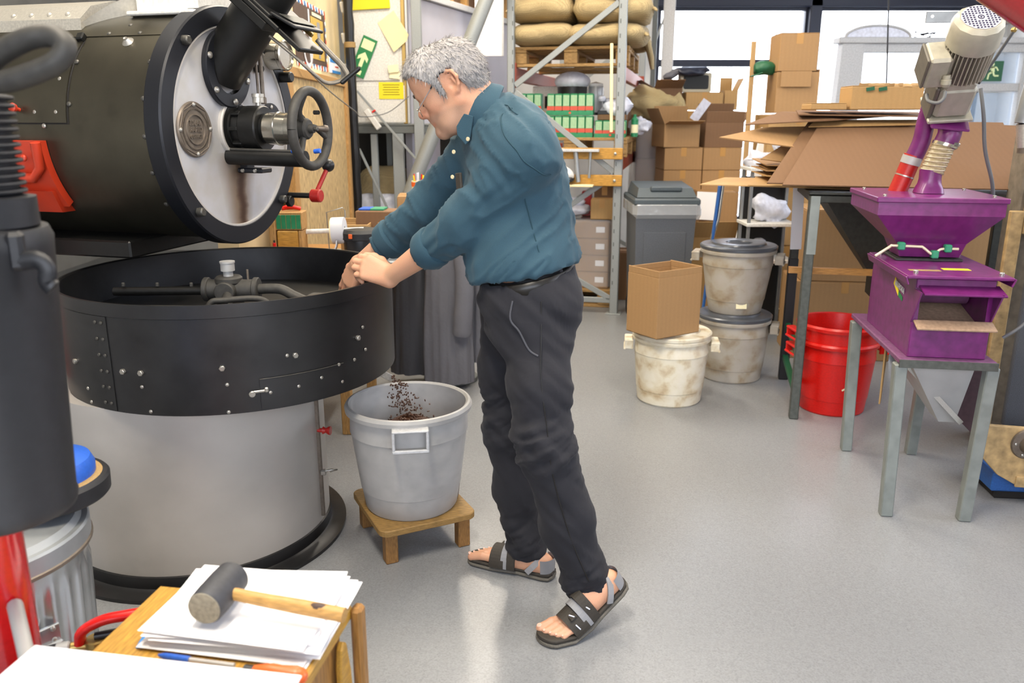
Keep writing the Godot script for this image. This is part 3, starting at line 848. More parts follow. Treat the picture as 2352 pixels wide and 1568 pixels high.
	stick("wheel_handle", S.new().lathe([Vector2(0, 0), Vector2(0.009, 0), Vector2(0.010, 0.02), Vector2(0.013, 0.03), Vector2(0.010, 0.042), Vector2(0, 0.046)], 14).mesh(), "bronze", wheel, V(0.3, Y - 0.0, -0.045), V(0.85, 0, -0.5))
	stick("wheel_bolt", hex_bolt(0.008, 0.012), "bolt_dark", wheel, V(0.32, Y, 0), V(1, 0, 0))
	stick("wheel_peg", S.new().cyl(0.008, 0, 0.022, 10, 0.002).mesh(), "cast_grey", wheel, V(0.29, Y + 0.055, -0.095), V(-1, 0, 0))
	# sampler trough below the hub
	var tr := obj("sampler_trough", S.new().tube([V(0.0, Y - 0.095, 0.048), V(0.305, Y - 0.10, 0.048)], 0.028, 20), "cast_black", t)
	obj("sampler_edge", S.new().tube([V(0.0, Y - 0.069, 0.062), V(0.268, Y - 0.074, 0.062)], 0.005, 8), "cast_grey", tr)
	obj("sampler_tip", S.new().tube([V(-0.0, Y - 0.069, 0.062), V(0.022, Y - 0.0695, 0.062)], 0.0062, 8), "bolt", tr)
	obj("sampler_mark", S.new().tube([V(0.262, Y - 0.074, 0.062), V(0.29, Y - 0.075, 0.062)], 0.0085, 10).tube([V(0.33, Y - 0.075, 0.03), V(0.352, Y - 0.072, 0.03)], 0.008, 8), "blue_plastic", tr)
	obj("trough_lug", S.new().at(V(0.06, Y - 0.145, -0.02)).box(V(0.10, 0.018, 0.07), 0.004).at(V(0.03, Y - 0.135, -0.02)).box(V(0.03, 0.03, 0.05), 0.003), "ring_black", t)
	for k in 2: stick("lug_bolt", hex_bolt(0.007, 0.008), "bolt", t, V(0.035 + 0.05 * k, Y - 0.145, 0.016), V(0, 0, 1))
	# oval number plate, thermometer, sight tube and gauge on the far side of the plate
	obj("oval_plate", S.new().at(V(0.005, Y + 0.04, -0.235), Basis(V(0, 0, -1), V(0, 1, 0), V(1, 0, 0))).prism(ngon(0.062, 28, 0, 0.05), 0, 0.01, 0.002), "ring_black", t)
	stick("oval_screw", bs, "bolt", t, V(0.015, Y + 0.075, -0.235), V(1, 0, 0))
	obj("oval_card", S.new().at(V(0.016, Y + 0.045, -0.235)).box(V(0.002, 0.022, 0.055)), "plate_grey", t)
	obj("thermometer_tube", S.new().tube([V(0.035, Y + 0.27, -0.15), V(0.035, Y + 0.10, -0.15)], 0.008, 10).tube([V(0.03, Y + 0.27, -0.128), V(0.03, Y + 0.115, -0.128)], 0.005, 8).at(V(0.035, Y + 0.085, -0.15)).cyl(0.012, 0, 0.025, 12, 0.003), "bronze", t)
	obj("sight_gauge", S.new().at(V(0.0, Y + 0.262, -0.27), ax).lathe([Vector2(0.052, 0.004), Vector2(0.052, 0.055), Vector2(0.056, 0.06), Vector2(0.056, 0.072), Vector2(0.05, 0.075), Vector2(0.047, 0.068), Vector2(0, 0.068)], 32), "steel", t)
	obj("sight_tap", S.new().at(V(0.0, Y + 0.21, -0.165), ax).lathe([Vector2(0.014, 0.004), Vector2(0.014, 0.03), Vector2(0.009, 0.035), Vector2(0, 0.036)], 14), "cast_black", t)
	obj("side_stud", S.new().at(V(0.0, Y + 0.187, -0.325), ax).lathe([Vector2(0.02, 0.012), Vector2(0.02, 0.055), Vector2(0.016, 0.06), Vector2(0, 0.06)], 18), "cast_black", t)
	# discharge lever: black rod, red boss, red arm, black ball
	var lv := obj("lever_rod", S.new().tube([V(0.01, Y - 0.262, -0.325), V(0.118, Y - 0.262, -0.325)], 0.011, 12).at(V(0.012, Y - 0.285, -0.31), ax).cyl(0.022, 0, 0.02, 16, 0.003), "cast_black", t)
	obj("lever_boss", S.new().at(V(0.112, Y - 0.262, -0.325), ax).cyl(0.026, 0, 0.042, 20, 0.004), "red_paint", lv)
	obj("lever_arm", S.new().tube([V(0.133, Y - 0.25, -0.325), V(0.150, Y - 0.165, -0.387)], 0.009, 10), "red_paint", lv)
	obj("lever_knob", S.new().ball(V(0.153, Y - 0.148, -0.398), V(0.026, 0.026, 0.026), 18), "black_plastic", lv)
	# orange saddle and leg; rear trestle
	s = S.new()
	wrap_patch(s, -0.95, -0.447, -38.0, -5.0, 0.389, 0.415, Y, 10)
	s.at(V(0, Y, 0)).hexa([V(-0.95, -0.275, 0.33), V(-0.475, -0.275, 0.33), V(-0.475, -0.275, 0.27), V(-0.95, -0.275, 0.27), V(-0.95, -0.2, 0.38), V(-0.46, -0.2, 0.38), V(-0.46, -0.2, 0.30), V(-0.95, -0.2, 0.30)])
	var sd := obj("saddle", s, "orange_paint", t)
	obj("saddle_rib", S.new().tube([V(-0.455, Y - 0.04, 0.425), V(-0.462, Y - 0.12, 0.412), V(-0.50, Y - 0.155, 0.405), V(-0.80, Y - 0.155, 0.405)], 0.016, 10).at(V(-0.51, Y - 0.09, 0.425)).ball(V(0, 0, 0), V(0.012, 0.012, 0.008), 10), "orange_paint", sd)
	obj("leg", S.new().at(V(-0.645, (Y - 0.15) / 2, 0.42)).box(V(0.09, Y - 0.15, 0.05), 0.006), "orange_paint", t)
	obj("rear_trestle", S.new().at(V(-1.3, 0.53, 0.2)).box(V(0.08, 1.06, 0.08), 0.006).at(V(-1.3, 0.53, -0.25)).box(V(0.08, 1.06, 0.08), 0.006).at(V(-1.3, 1.09, 0)).box(V(0.1, 0.08, 0.62), 0.006), "orange_paint", t)
	obj("burner_box", S.new().at(V(-0.62, Y - 0.40, 0.02)).box(V(0.75, 0.06, 0.56), 0.006), "cast_black", t)

func front_plate_look() -> StandardMaterial3D:
	# pale grey paint with the brown run of oil burnt on below the bearing; axes as seen on the plate
	var n := 256
	var im := Image.create(n, n, false, Image.FORMAT_RGB8)
	var f := FastNoiseLite.new()
	f.seed = 5
	f.frequency = 0.02
	for j in n:
		for i in n:
			var z := 0.36 - 0.72 * i / n      # left of the picture is the +z side
			var y := 0.36 - 0.72 * j / n
			var c := Color("#b9b9bd").lerp(Color("#aaa59b"), clampf(0.5 + 0.9 * f.get_noise_2d(i, j), 0, 1) * 0.6)
			if y < -0.08:
				var w := 0.105 - 0.10 * clampf((-0.08 - y) / 0.26, 0, 1) * 0.45
				var d := absf(z - 0.0 + 0.03 * y) / w
				var k := clampf(1.25 - d, 0, 1) * clampf((-0.06 - y) / 0.05, 0, 1)
				c = c.lerp(Color("#6b5238"), k * 0.72)
				var d2 := absf(z + 0.012 + 0.015 * f.get_noise_2d(i * 0.3, j * 2)) / 0.028
				c = c.lerp(Color("#3b2416"), clampf(1.2 - d2, 0, 1) * clampf((-0.1 - y) / 0.06, 0, 1) * 0.85)
			im.set_pixel(i, j, c)
	im.generate_mipmaps()
	var m := StandardMaterial3D.new()
	m.resource_name = "front_plate"
	m.albedo_texture = ImageTexture.create_from_image(im)
	m.roughness = 0.45
	m.metallic = 0.25
	m.uv1_triplanar = true
	# triplanar across x looks the picture up at (-z, y); own axes, so scale and shift to centre it on the drum
	m.uv1_scale = Vector3.ONE / 0.72
	m.uv1_offset = V(0.5, 0.5 - 1.455 / 0.72, 0.5)
	return m

# ---------------------------------------------------------------- cooling pan with its stirrer
func build_cooler() -> void:
	var t := thing("cooling_pan", "wide round black steel cooling pan on a pale grey cylindrical base under the roaster", "cooling pan", V(-0.985, 0, -2.875))
	var R := 0.555
	obj("pan_wall", S.new().lathe([Vector2(R - 0.03, 0.638), Vector2(R, 0.635), Vector2(R, 0.930), Vector2(R + 0.004, 0.932), Vector2(R + 0.004, 0.972), Vector2(R - 0.004, 0.972), Vector2(R - 0.008, 0.967), Vector2(R - 0.008, 0.83), Vector2(0.1, 0.83)], 128), "pan_black", t)
	obj("pan_floor", S.new().at(V(0, 0.832, 0)).cyl(R - 0.009, 0, 0.004, 64), "pan_inside", t)
	var bx := V(-0.165, 0, 0.045)
	obj("base_cylinder", S.new().at(bx).lathe([Vector2(0, 0.05), Vector2(0.455, 0.05), Vector2(0.455, 0.636), Vector2(0.3, 0.636)], 96), "pale_metal", t)
	obj("base_skirt", S.new().at(bx).lathe([Vector2(0, 0), Vector2(0.515, 0), Vector2(0.515, 0.012), Vector2(0.47, 0.016), Vector2(0.461, 0.022), Vector2(0.461, 0.062), Vector2(0.45, 0.066)], 96), "pan_black", t)
	# right hand seam of the base with its clips, and the little red knob
	var sa := deg_to_rad(-8)
	obj("base_seam", S.new().at(bx + V(0.458 * cos(sa), 0.33, 0.458 * -sin(sa) * 0.0 + 0.06), B(0, 0, 0)).box(V(0.02, 0.50, 0.012), 0.003), "bronze", t)
	obj("red_knob", S.new().at(bx + V(0.455, 0.415, 0.06), to_dir(V(1, 0, 0.1))).lathe([Vector2(0.008, 0), Vector2(0.008, 0.018), Vector2(0.014, 0.02), Vector2(0.009, 0.03), Vector2(0.016, 0.042), Vector2(0.016, 0.048), Vector2(0, 0.049)], 16), "red_paint", t)
	for y in [0.255, 0.555]:
		obj("seam_clip", S.new().at(bx + V(0.468, y, 0.066)).box(V(0.022, 0.02, 0.02), 0.004).at(V(0, 0, 0)).tube([bx + V(0.47, y + 0.004, 0.07), bx + V(0.50, y + 0.012, 0.07), bx + V(0.515, y + 0.008, 0.06), bx + V(0.49, y, 0.06)], 0.004, 6), "bolt", t)
	# overlapping sheet with rivets, bolts and the emptying flap, each set on the wall by its bearing (degrees, 0 = towards the camera, + = right)
	var on := func(deg: float, y: float, out := 0.0) -> Transform3D:
		var a := deg_to_rad(deg)
		var n := V(sin(a), 0, cos(a))
		return Transform3D(Basis(V(cos(a), 0, -sin(a)), V(0, 1, 0), n), n * (R + out) + V(0, y, 0))
	var s := S.new()
	for i in 30:
		var a0: float = -52.0 + i * 1.0
		var p0: Transform3D = on.call(a0, 0.0, 0.0025)
		var p1: Transform3D = on.call(a0 + 1.0, 0.0, 0.0025)
		s.smooth()
		s.quad(p0.origin + V(0, 0.638, 0), p1.origin + V(0, 0.638, 0), p1.origin + V(0, 0.930, 0), p0.origin + V(0, 0.930, 0))
		if i == 29:
			s.flat()
			var q: Transform3D = on.call(a0 + 1.0, 0.0, -0.001)
			s.quad(p1.origin + V(0, 0.638, 0), q.origin + V(0, 0.638, 0), q.origin + V(0, 0.930, 0), p1.origin + V(0, 0.930, 0))
	obj("lap_sheet", s, "pan_black", t)
	s = S.new()
	var fl := []
	for i in 25:
		var p: Transform3D = on.call(24.0 + i * 1.2, 0.0, 0.004)
		fl.append(p.origin)
	for i in 24:
		s.smooth()
		s.quad(fl[i] + V(0, 0.641, 0), fl[i + 1] + V(0, 0.641, 0), fl[i + 1] + V(0, 0.735, 0), fl[i] + V(0, 0.735, 0))
		s.flat()
		var e0: Vector3 = fl[i] * V(0.99, 1, 0.99)
		var e1: Vector3 = fl[i + 1] * V(0.99, 1, 0.99)
		s.quad(fl[i] + V(0, 0.735, 0), fl[i + 1] + V(0, 0.735, 0), e1 + V(0, 0.735, 0), e0 + V(0, 0.735, 0))
	s.quad(fl[0] * V(0.99, 1, 0.99) + V(0, 0.641, 0), fl[0] + V(0, 0.641, 0), fl[0] + V(0, 0.735, 0), fl[0] * V(0.99, 1, 0.99) + V(0, 0.735, 0))
	var flap := obj("emptying_flap", s, "pan_black", t)
	obj("flap_edge", S.new().tube(fl.map(func(p): return p + V(0, 0.736, 0)), 0.0015, 5), "bolt_dark", flap)
	var la: Transform3D = on.call(23.5, 0.70, 0.004)
	var lo := obj("flap_latch", S.new().at(V(0, 0, 0.005)).box(V(0.05, 0.008, 0.006), 0.002).at(V(-0.02, -0.005, 0.004), to_dir(V(0, 0, 1))).cyl(0.010, 0, 0.008, 12, 0.002).at(V(0.022, 0.003, 0.006)).box(V(0.012, 0.016, 0.01), 0.003), "bolt", flap)
	lo.transform = la
	var bolt := hex_bolt(0.009, 0.010)
	var riv := round_screw(0.006)
	for q in [[-40.5, 0.768], [-11.2, 0.768], [13.5, 0.781], [35.5, 0.795], [-17.5, 0.768], [60, 0.803]]:
		var p: Transform3D = on.call(q[0], q[1], 0.001)
		var o := obj("bolt", bolt, "bolt", t)
		o.transform = p * Transform3D(B(90, 0, 0), V(0, 0, 0))
	for q in [[-35, 0.690], [-34, 0.648], [-11.5, 0.724], [-9.5, 0.648], [14.5, 0.729], [14.2, 0.643], [27, 0.690], [36, 0.695], [44, 0.707], [51, 0.734], [52, 0.675], [58, 0.734], [33, 0.798], [63, 0.832], [64, 0.754]]:
		var p: Transform3D = on.call(q[0], q[1], 0.002)
		var o := obj("rivet", riv, "bolt", t)
		o.transform = p * Transform3D(B(90, 0, 0), V(0, 0, 0))
	for k in 12:
		var p: Transform3D = on.call(-26.5 + 2.6 * (k % 2), 0.66 + 0.05 * (k / 2), 0.003)
		var o := obj("rivet", riv, "bolt_dark", t)
		o.transform = p * Transform3D(B(90, 0, 0), V(0, 0, 0))
	# stirrer: hub with grease cap, thick arms, curved scraper rods
	var hy := 0.933
	var hx := V(0.03, hy, 0.13)
	var st := obj("stirrer_hub", S.new().at(hx - V(0, 0.10, 0)).cyl(0.045, 0, 0.09, 20, 0.004).at(hx).tube([V(-0.085, 0, 0), V(0.095, 0, 0)], 0.034, 20).at(hx + V(-0.085, 0, 0), to_dir(V(1, 0, 0))).cyl(0.041, 0, 0.018, 20, 0.003).at(hx + V(0.082, 0, 0), to_dir(V(1, 0, 0))).cyl(0.041, 0, 0.018, 20, 0.003).at(hx + V(0, 0, 0.02), to_dir(V(0, 0, 1))).cyl(0.034, 0, 0.04, 20, 0.003).at(hx + V(0, 0.02, 0)).cyl(0.045, 0, 0.026, 20, 0.006), "cast_grey", t)
	obj("grease_cap", S.new().at(hx + V(0, 0.046, 0)).lathe([Vector2(0.016, 0), Vector2(0.016, 0.018), Vector2(0.023, 0.018), Vector2(0.023, 0.043), Vector2(0.025, 0.044), Vector2(0.025, 0.05), Vector2(0, 0.052)], 24), "plate_grey", st)
	obj("cap_pin", S.new().at(hx + V(0.062, 0.03, -0.01)).cyl(0.004, 0, 0.036, 8), "bronze", st)
	obj("stirrer_arm", S.new().tube([hx + V(-0.08, -0.004, 0.0), hx + V(-0.40, -0.012, -0.02)], 0.015, 14), "cast_black", st)
	for k in 3: obj("arm_stud", S.new().at(hx + V(-0.13 - 0.115 * k, 0.008, -0.005)).cyl(0.006, 0, 0.014, 8, 0.002), "cast_grey", st)
	obj("stirrer_arm", S.new().tube(smoothed([hx + V(0.09, 0, 0), hx + V(0.17, 0.002, 0.005), hx + V(0.225, -0.02, 0.02), hx + V(0.28, -0.037, 0.035), hx + V(0.36, -0.035, 0.05)], 5), 0.017, 14), "cast_grey", st)
	obj("arm_clamp", S.new().at(hx + V(0.315, -0.03, 0.045), B(0, -12, 0)).box(V(0.08, 0.045, 0.06), 0.006), "cast_grey", st)
	obj("stirrer_arm", S.new().tube([hx + V(0.01, -0.01, 0.05), hx + V(0.035, -0.06, 0.16)], 0.017, 14), "cast_grey", st)
	obj("scraper_rod", S.new().tube(smoothed([hx + V(-0.04, -0.07, 0.14), hx + V(-0.02, -0.018, 0.13), hx + V(0.02, -0.012, 0.12), hx + V(0.11, -0.010, 0.10), hx + V(0.15, -0.025, 0.09), hx + V(0.17, -0.06, 0.09)], 5), 0.010, 10), "cast_grey", st)
	obj("scraper_rod", S.new().tube([hx + V(-0.02, -0.055, 0.04), hx + V(-0.26, -0.045, 0.08)], 0.008, 10), "cast_grey", st)
	obj("scraper_rod", S.new().tube(smoothed([hx + V(0.2, -0.10, 0.2), hx + V(-0.1, -0.075, 0.17), hx + V(-0.2, -0.07, 0.15), hx + V(-0.28, -0.10, 0.13)], 5), 0.02, 10), "cast_black", st)
	# beans left lying on the pan floor near the outlet
# ---------------------------------------------------------------- left foreground
func build_left_front() -> void:
	# black canister machine on a red post
	var t := thing("dust_canister", "black cylindrical canister with ribbed hose and hooked pipe on top of a red post", "machine", V(-0.815, 0, -1.21))
	obj("canister", S.new().lathe([Vector2(0, 0.885), Vector2(0.09, 0.885), Vector2(0.106, 0.893), Vector2(0.109, 0.905), Vector2(0.107, 0.912), Vector2(0.126, 1.31), Vector2(0.127, 1.325), Vector2(0.121, 1.34), Vector2(0.10, 1.346), Vector2(0, 1.346)], 56), "black_rubber", t)
	obj("red_post", S.new().at(V(-0.03, 0, 0.0)).lathe([Vector2(0, 0.01), Vector2(0.038, 0.01), Vector2(0.04, 0.016), Vector2(0.046, 0.88), Vector2(0, 0.885)], 32), "red_gloss", t)
	obj("post_foot", S.new().at(V(0, 0.0, 0)).cyl(0.10, 0, 0.02, 32, 0.005), "black_rubber", t)
	obj("post_lever", S.new().tube([V(0.01, 0.735, 0.03), V(0.11, 0.727, 0.17), V(0.15, 0.726, 0.205), V(0.19, 0.724, 0.21)], 0.009, 10, [0.012, 0.011, 0.009, 0.003]), "plate_grey", t)
	var pr := [Vector2(0.0, 1.345), Vector2(0.066, 1.345), Vector2(0.066, 1.386), Vector2(0.05, 1.388)]
	for k in 13:
		var y := 1.390 + 0.0108 * k
		pr += [Vector2(0.046, y), Vector2(0.055, y + 0.002), Vector2(0.056, y + 0.0045), Vector2(0.055, y + 0.007), Vector2(0.046, y + 0.009)]
	pr.append(Vector2(0, 1.532))
	obj("ribbed_hose", S.new().at(V(0.052, 0, 0)).lathe(pr, 36), "black_rubber", t)
	var hk := smoothed([V(0.06, 1.52, 0.0), V(0.066, 1.53, 0.01), V(0.085, 1.553, 0.02), V(0.12, 1.578, 0.03), V(0.165, 1.598, 0.035), V(0.20, 1.602, 0.035), V(0.218, 1.588, 0.04), V(0.205, 1.568, 0.045), V(0.165, 1.552, 0.045), V(0.125, 1.543, 0.04), V(0.095, 1.546, 0.03)], 5)
	obj("hooked_pipe", S.new().tube(hk, 0.015, 14), "cast_grey", t)
	obj("toggle_latch", S.new().at(V(0.113, 1.315, 0.045), B(0, 20, 0)).box(V(0.022, 0.055, 0.03), 0.006).at(V(0, 0, 0)).tube(smoothed([V(0.115, 1.30, 0.05), V(0.142, 1.303, 0.05), V(0.155, 1.29, 0.05), V(0.152, 1.272, 0.05), V(0.160, 1.262, 0.05)], 4), 0.009, 8, [], true, 1.5), "black_rubber", t)
	# galvanised dustbin
	t = thing("galvanised_dustbin", "galvanised ribbed steel dustbin with side handle behind the black canister", "dustbin", V(-1.19, 0, -1.66))
	var s := S.new()
	s.smooth()
	var seg := 160
	var prof := [[0.0, 0.0], [0.185, 0.0], [0.19, 0.012], [0.192, 0.05], [0.193, 0.07], [0.21, 0.46], [0.212, 0.49], [0.215, 0.53], [0.217, 0.535]]
	for i in prof.size() - 1:
		for k in seg:
			var q := []
			for e in [[i, k], [i, k + 1], [i + 1, k + 1], [i + 1, k]]:
				var an: float = TAU * (e[1] % seg) / seg
				var r: float = prof[e[0]][0]
				if e[0] == 4 or e[0] == 5: r += 0.008 * pow(absf(cos(an * 16.0)), 3.0)
				q.append(V(r * cos(an), prof[e[0]][1], -r * sin(an)))
			if i == 0: s.tri(q[0], q[2], q[3])
			else: s.quad(q[0], q[1], q[2], q[3])
	obj("body", s, "galv_bin", t)
	obj("lid", S.new().lathe([Vector2(0.222, 0.515), Vector2(0.226, 0.518), Vector2(0.226, 0.558), Vector2(0.222, 0.563), Vector2(0.21, 0.563), Vector2(0.2, 0.575), Vector2(0.06, 0.592), Vector2(0, 0.594)], 64), "galv", t)
	obj("lid_edge", S.new().lathe([Vector2(0.225, 0.514), Vector2(0.229, 0.517), Vector2(0.229, 0.523), Vector2(0.225, 0.526)], 64), "bronze", t)
	t.scale = V(1, 1.085, 1)
	var ha := deg_to_rad(52)
	var hb := Basis(V(0, 1, 0), ha)
	var ho := hb * V(0, 0, 0.222)
	var h := obj("handle", S.new().at(ho, hb).tube([V(-0.052, 0.37, 0.008), V(0.052, 0.37, 0.008), V(0.075, 0.31, 0.03), V(0.06, 0.295, 0.034), V(-0.06, 0.295, 0.034), V(-0.075, 0.31, 0.03), V(-0.052, 0.37, 0.008)], 0.005, 8, [], false), "steel", t)
	obj("handle_plate", S.new().at(ho, hb).box(V(0.11, 0.05, 0.008), 0.002, V(0, 0.385, 0.002)).box(V(0.11, 0.014, 0.02), 0.004, V(0, 0.37, 0.006)), "galv_bin", h)
	for k in 4: stick("rivet", round_screw(0.006), "bolt", h, ho + hb * V(-0.04 + 0.08 * (k % 2), 0.378 + 0.025 * (k / 2), 0.006), hb * V(0, 0, 1))
	# blue domed thing with a thick rubber rim lying on the lid
	t = thing("blue_domed_lid", "blue domed plastic lid with a thick black rubber rim resting on the dustbin", "lid", V(-1.08, 0.6445, -1.76))
	obj("rubber_rim", S.new().lathe([Vector2(0.10, 0.002), Vector2(0.131, 0.002), Vector2(0.136, 0.008), Vector2(0.137, 0.042), Vector2(0.132, 0.048), Vector2(0.122, 0.05)], 48), "black_rubber", t)
	obj("cork_ring", S.new().lathe([Vector2(0.124, 0.03), Vector2(0.124, 0.049), Vector2(0.105, 0.053), Vector2(0.095, 0.05)], 48), "cork", t)
	obj("dome", S.new().lathe([Vector2(0.10, 0.045), Vector2(0.108, 0.052), Vector2(0.109, 0.072), Vector2(0.10, 0.092), Vector2(0.07, 0.105), Vector2(0.06, 0.112), Vector2(0.055, 0.18), Vector2(0.04, 0.20), Vector2(0, 0.205)], 40).at(V(0.045, 0.09, 0.02), B(0, 0, 20)).box(V(0.02, 0.09, 0.05), 0.006), "blue_plastic", t)
	# fire extinguisher
	t = thing("fire_extinguisher", "red fire extinguisher with black hose and red lever behind the cabinet", "fire extinguisher", V(-0.885, 0, -1.53))
	obj("body", S.new().lathe([Vector2(0, 0), Vector2(0.064, 0), Vector2(0.068, 0.006), Vector2(0.068, 0.30), Vector2(0.064, 0.335), Vector2(0.05, 0.365), Vector2(0.03, 0.385), Vector2(0.02, 0.39), Vector2(0, 0.39)], 40), "red_paint", t)
	obj("valve", S.new().cyl(0.022, 0.385, 0.43, 16, 0.003).at(V(0, 0.415, 0), to_dir(V(-1, 0, 0.3))).cyl(0.012, 0, 0.05, 12, 0.002).at(V(0.02, 0.395, 0.03), to_dir(V(0, 0.3, 1))).cyl(0.014, 0, 0.016, 14, 0.003), "brass", t)
	obj("lever", S.new().tube(smoothed([V(-0.028, 0.425, 0.01), V(-0.02, 0.452, 0.01), V(0.02, 0.472, 0.0), V(0.07, 0.478, -0.01), V(0.14, 0.48, -0.03)], 4), 0.016, 10, [], true, 0.7), "red_plastic", t)
	obj("grip", S.new().tube([V(0.0, 0.432, 0.0), V(0.05, 0.437, -0.01), V(0.12, 0.435, -0.025)], 0.010, 8), "black_plastic", t)
	obj("hose_collar", S.new().at(V(-0.048, 0.416, 0.014), to_dir(V(-1, 0, 0.3))).cyl(0.014, 0, 0.028, 14, 0.003), "plate_grey", t)
	obj("hose", S.new().tube(smoothed([V(-0.07, 0.416, 0.02), V(-0.11, 0.41, 0.035), V(-0.135, 0.375, 0.045), V(-0.138, 0.32, 0.05), V(-0.12, 0.22, 0.06), V(-0.085, 0.12, 0.05)], 6), 0.0125, 12), "black_rubber", t)
	# offcut of wood standing between canister and pan
	var w := obj("wooden_stick", S.new().at(V(-1.36, 0.42, -2.05), B(0, 10, 3)).box(V(0.022, 0.84, 0.022), 0.003), "pine")
	tag(w, "pale square wooden stick leaning upright behind the black canister", "stick")

func build_desk() -> void:
	var O := V(-0.671, 0, -1.397)
	var b := B(0, -9.5, 0)
	var at := func(x: float, y: float, z: float) -> Vector3: return O + b * V(x, y, z)
	var t := thing("wooden_cabinet", "small honey coloured wooden cabinet with papers and a mallet on top", "cabinet", O, -9.5)
	obj("top", S.new().at(V(0.19, 0.622, 0.37)).box(V(0.385, 0.026, 0.75), 0.004), "desk_wood", t)
	obj("side_panel", S.new().at(V(0.36, 0.305, 0.38)).box(V(0.018, 0.60, 0.70), 0.002), "desk_side", t)
	obj("side_panel", S.new().at(V(0.02, 0.305, 0.38)).box(V(0.018, 0.60, 0.70), 0.002), "desk_side", t)
	obj("back_panel", S.new().at(V(0.19, 0.305, 0.025)).box(V(0.30, 0.60, 0.012), 0.002), "desk_side", t)
	obj("front_panel", S.new().at(V(0.19, 0.305, 0.72)).box(V(0.32, 0.60, 0.016), 0.002), "desk_side", t)
	obj("corner_post", S.new().at(V(0.392, 0.315, -0.004)).box(V(0.022, 0.635, 0.03), 0.006), "desk_side", t)
	# bent ply back rest strip seen between post and side
	obj("curved_strip", S.new().at(V(0.374, 0.0, 0.048), B(0, 90, 0)).prism(PackedVector2Array([Vector2(-0.025, 0.02), Vector2(0.03, 0.02), Vector2(0.030, 0.40), Vector2(0.022, 0.52), Vector2(0.008, 0.585), Vector2(-0.006, 0.596), Vector2(-0.018, 0.585), Vector2(-0.025, 0.55)]), 0.0, 0.012, 0.003), "desk_wood", t)
	# loose sheets, each its own
	var r := RandomNumberGenerator.new()
	r.seed = 3
	for k in 7:
		var s := S.new()
		var w := 0.297 + 0.0
		var nx := 8
		var nz := 6
		for i in nx:
			for j in nz:
				var f := func(u: float, v: float) -> Vector3:
					var cur := 0.010 * pow(maxf(0.0, 0.45 - v) / 0.45, 2.0) * (0.4 + u) * (0.3 + k * 0.1)
					return V((u - 0.5) * w, cur, (v - 0.5) * 0.21)
				s.smooth()
				var u0 := float(i) / nx
				var u1 := float(i + 1) / nx
				var v0 := float(j) / nz
				var v1 := float(j + 1) / nz
				s.st.set_smooth_group(1)
				s.quad(f.call(u0, v1), f.call(u1, v1), f.call(u1, v0), f.call(u0, v0))
		var o := obj("paper_sheet", s, "paper")
		o.position = at.call(0.228 + r.randf_range(-0.012, 0.012), 0.6365 + 0.0045 * k, 0.072 + r.randf_range(-0.014, 0.014))
		o.rotation_degrees.y = -9.5 + r.randf_range(-5, 5)
		var place: String = ["bottom", "second lowest", "third lowest", "middle", "third highest", "second highest", "top"][k]
		tag(o, "%s white paper sheet of the loose pile under the mallet" % place, "paper", "loose white papers on the cabinet")
	var bl := S.new().at(at.call(0.092, 0.6362, 0.15), b * B(0, 14, 0)).box(V(0.06, 0.0012, 0.05))
	tag(obj("blue_card", bl, "blue_ink"), "blue and white printed card peeking out under the papers", "card")
	# mallet
	t = thing("rubber_mallet", "black rubber mallet with a pale wooden handle lying on the white papers", "mallet", at.call(0.181, 0.703, 0.098), -9.5)
	obj("head", S.new().at(V(0, 0, -0.052), to_dir(V(0.02, 0.0, 1))).lathe([Vector2(0, 0), Vector2(0.027, 0), Vector2(0.0305, 0.005), Vector2(0.0315, 0.03), Vector2(0.0315, 0.075), Vector2(0.0305, 0.099), Vector2(0.028, 0.1035)], 32), "mallet_rubber", t)
	obj("striking_face", S.new().at(V(0.001, 0, 0.0515), to_dir(V(0.02, 0.0, 1))).cyl(0.0285, -0.002, 0.0012, 32, 0.0008), "mallet_end", t)
	obj("handle", S.new().tube([V(0.02, 0.001, 0.002), V(0.08, -0.003, 0.006), V(0.16, -0.006, 0.012), V(0.235, -0.009, 0.018)], 0.0125, 14, [0.0105, 0.0115, 0.013, 0.0125]), "wood_handle", t)
	obj("handle_stain", S.new().ball(V(0.188, -0.0045, 0.016), V(0.024, 0.0118, 0.009), 12), "photo_brown", t)
	# pen and screwdriver
	t = thing("ballpoint_pen", "blue and clear ballpoint pen lying in front of the papers", "pen", at.call(0.185, 0.6425, 0.203), -9.5)
	obj("barrel", S.new().tube([V(-0.01, 0, 0), V(0.075, 0, 0.002)], 0.0042, 8), "plate_grey", t)
	obj("cap", S.new().tube([V(-0.062, 0, -0.003), V(-0.05, 0, -0.002), V(-0.005, 0, 0)], 0.0055, 10, [0.002, 0.0055, 0.006]), "blue_plastic", t)
	t = thing("screwdriver", "orange handled screwdriver with a steel shaft lying in front of the papers", "screwdriver", at.call(0.30, 0.652, 0.225), -9.5)
	obj("shaft", S.new().tube([V(-0.09, -0.002, 0.0), V(0.0, 0, 0)], 0.0035, 8), "steel", t)
	obj("collar", S.new().tube([V(-0.012, 0, 0), V(0.004, 0, 0)], 0.0095, 12), "black_plastic", t)
	obj("handle", S.new().tube([V(0.004, 0, 0), V(0.02, 0, 0), V(0.034, 0, 0), V(0.05, 0, 0), V(0.075, 0, 0), V(0.086, 0, 0), V(0.092, 0, 0)], 0.015, 14, [0.0095, 0.013, 0.0155, 0.0145, 0.016, 0.0135, 0.006]), "orange_grip", t)
	# white carton in front
	t = thing("white_carton", "low white cardboard carton standing on the front of the cabinet", "box", at.call(0.235, 0.635, 0.52), -9.5)
	obj("body", S.new().at(V(0, 0.056, 0)).box(V(0.41, 0.112, 0.35), 0.004), "paper", t)
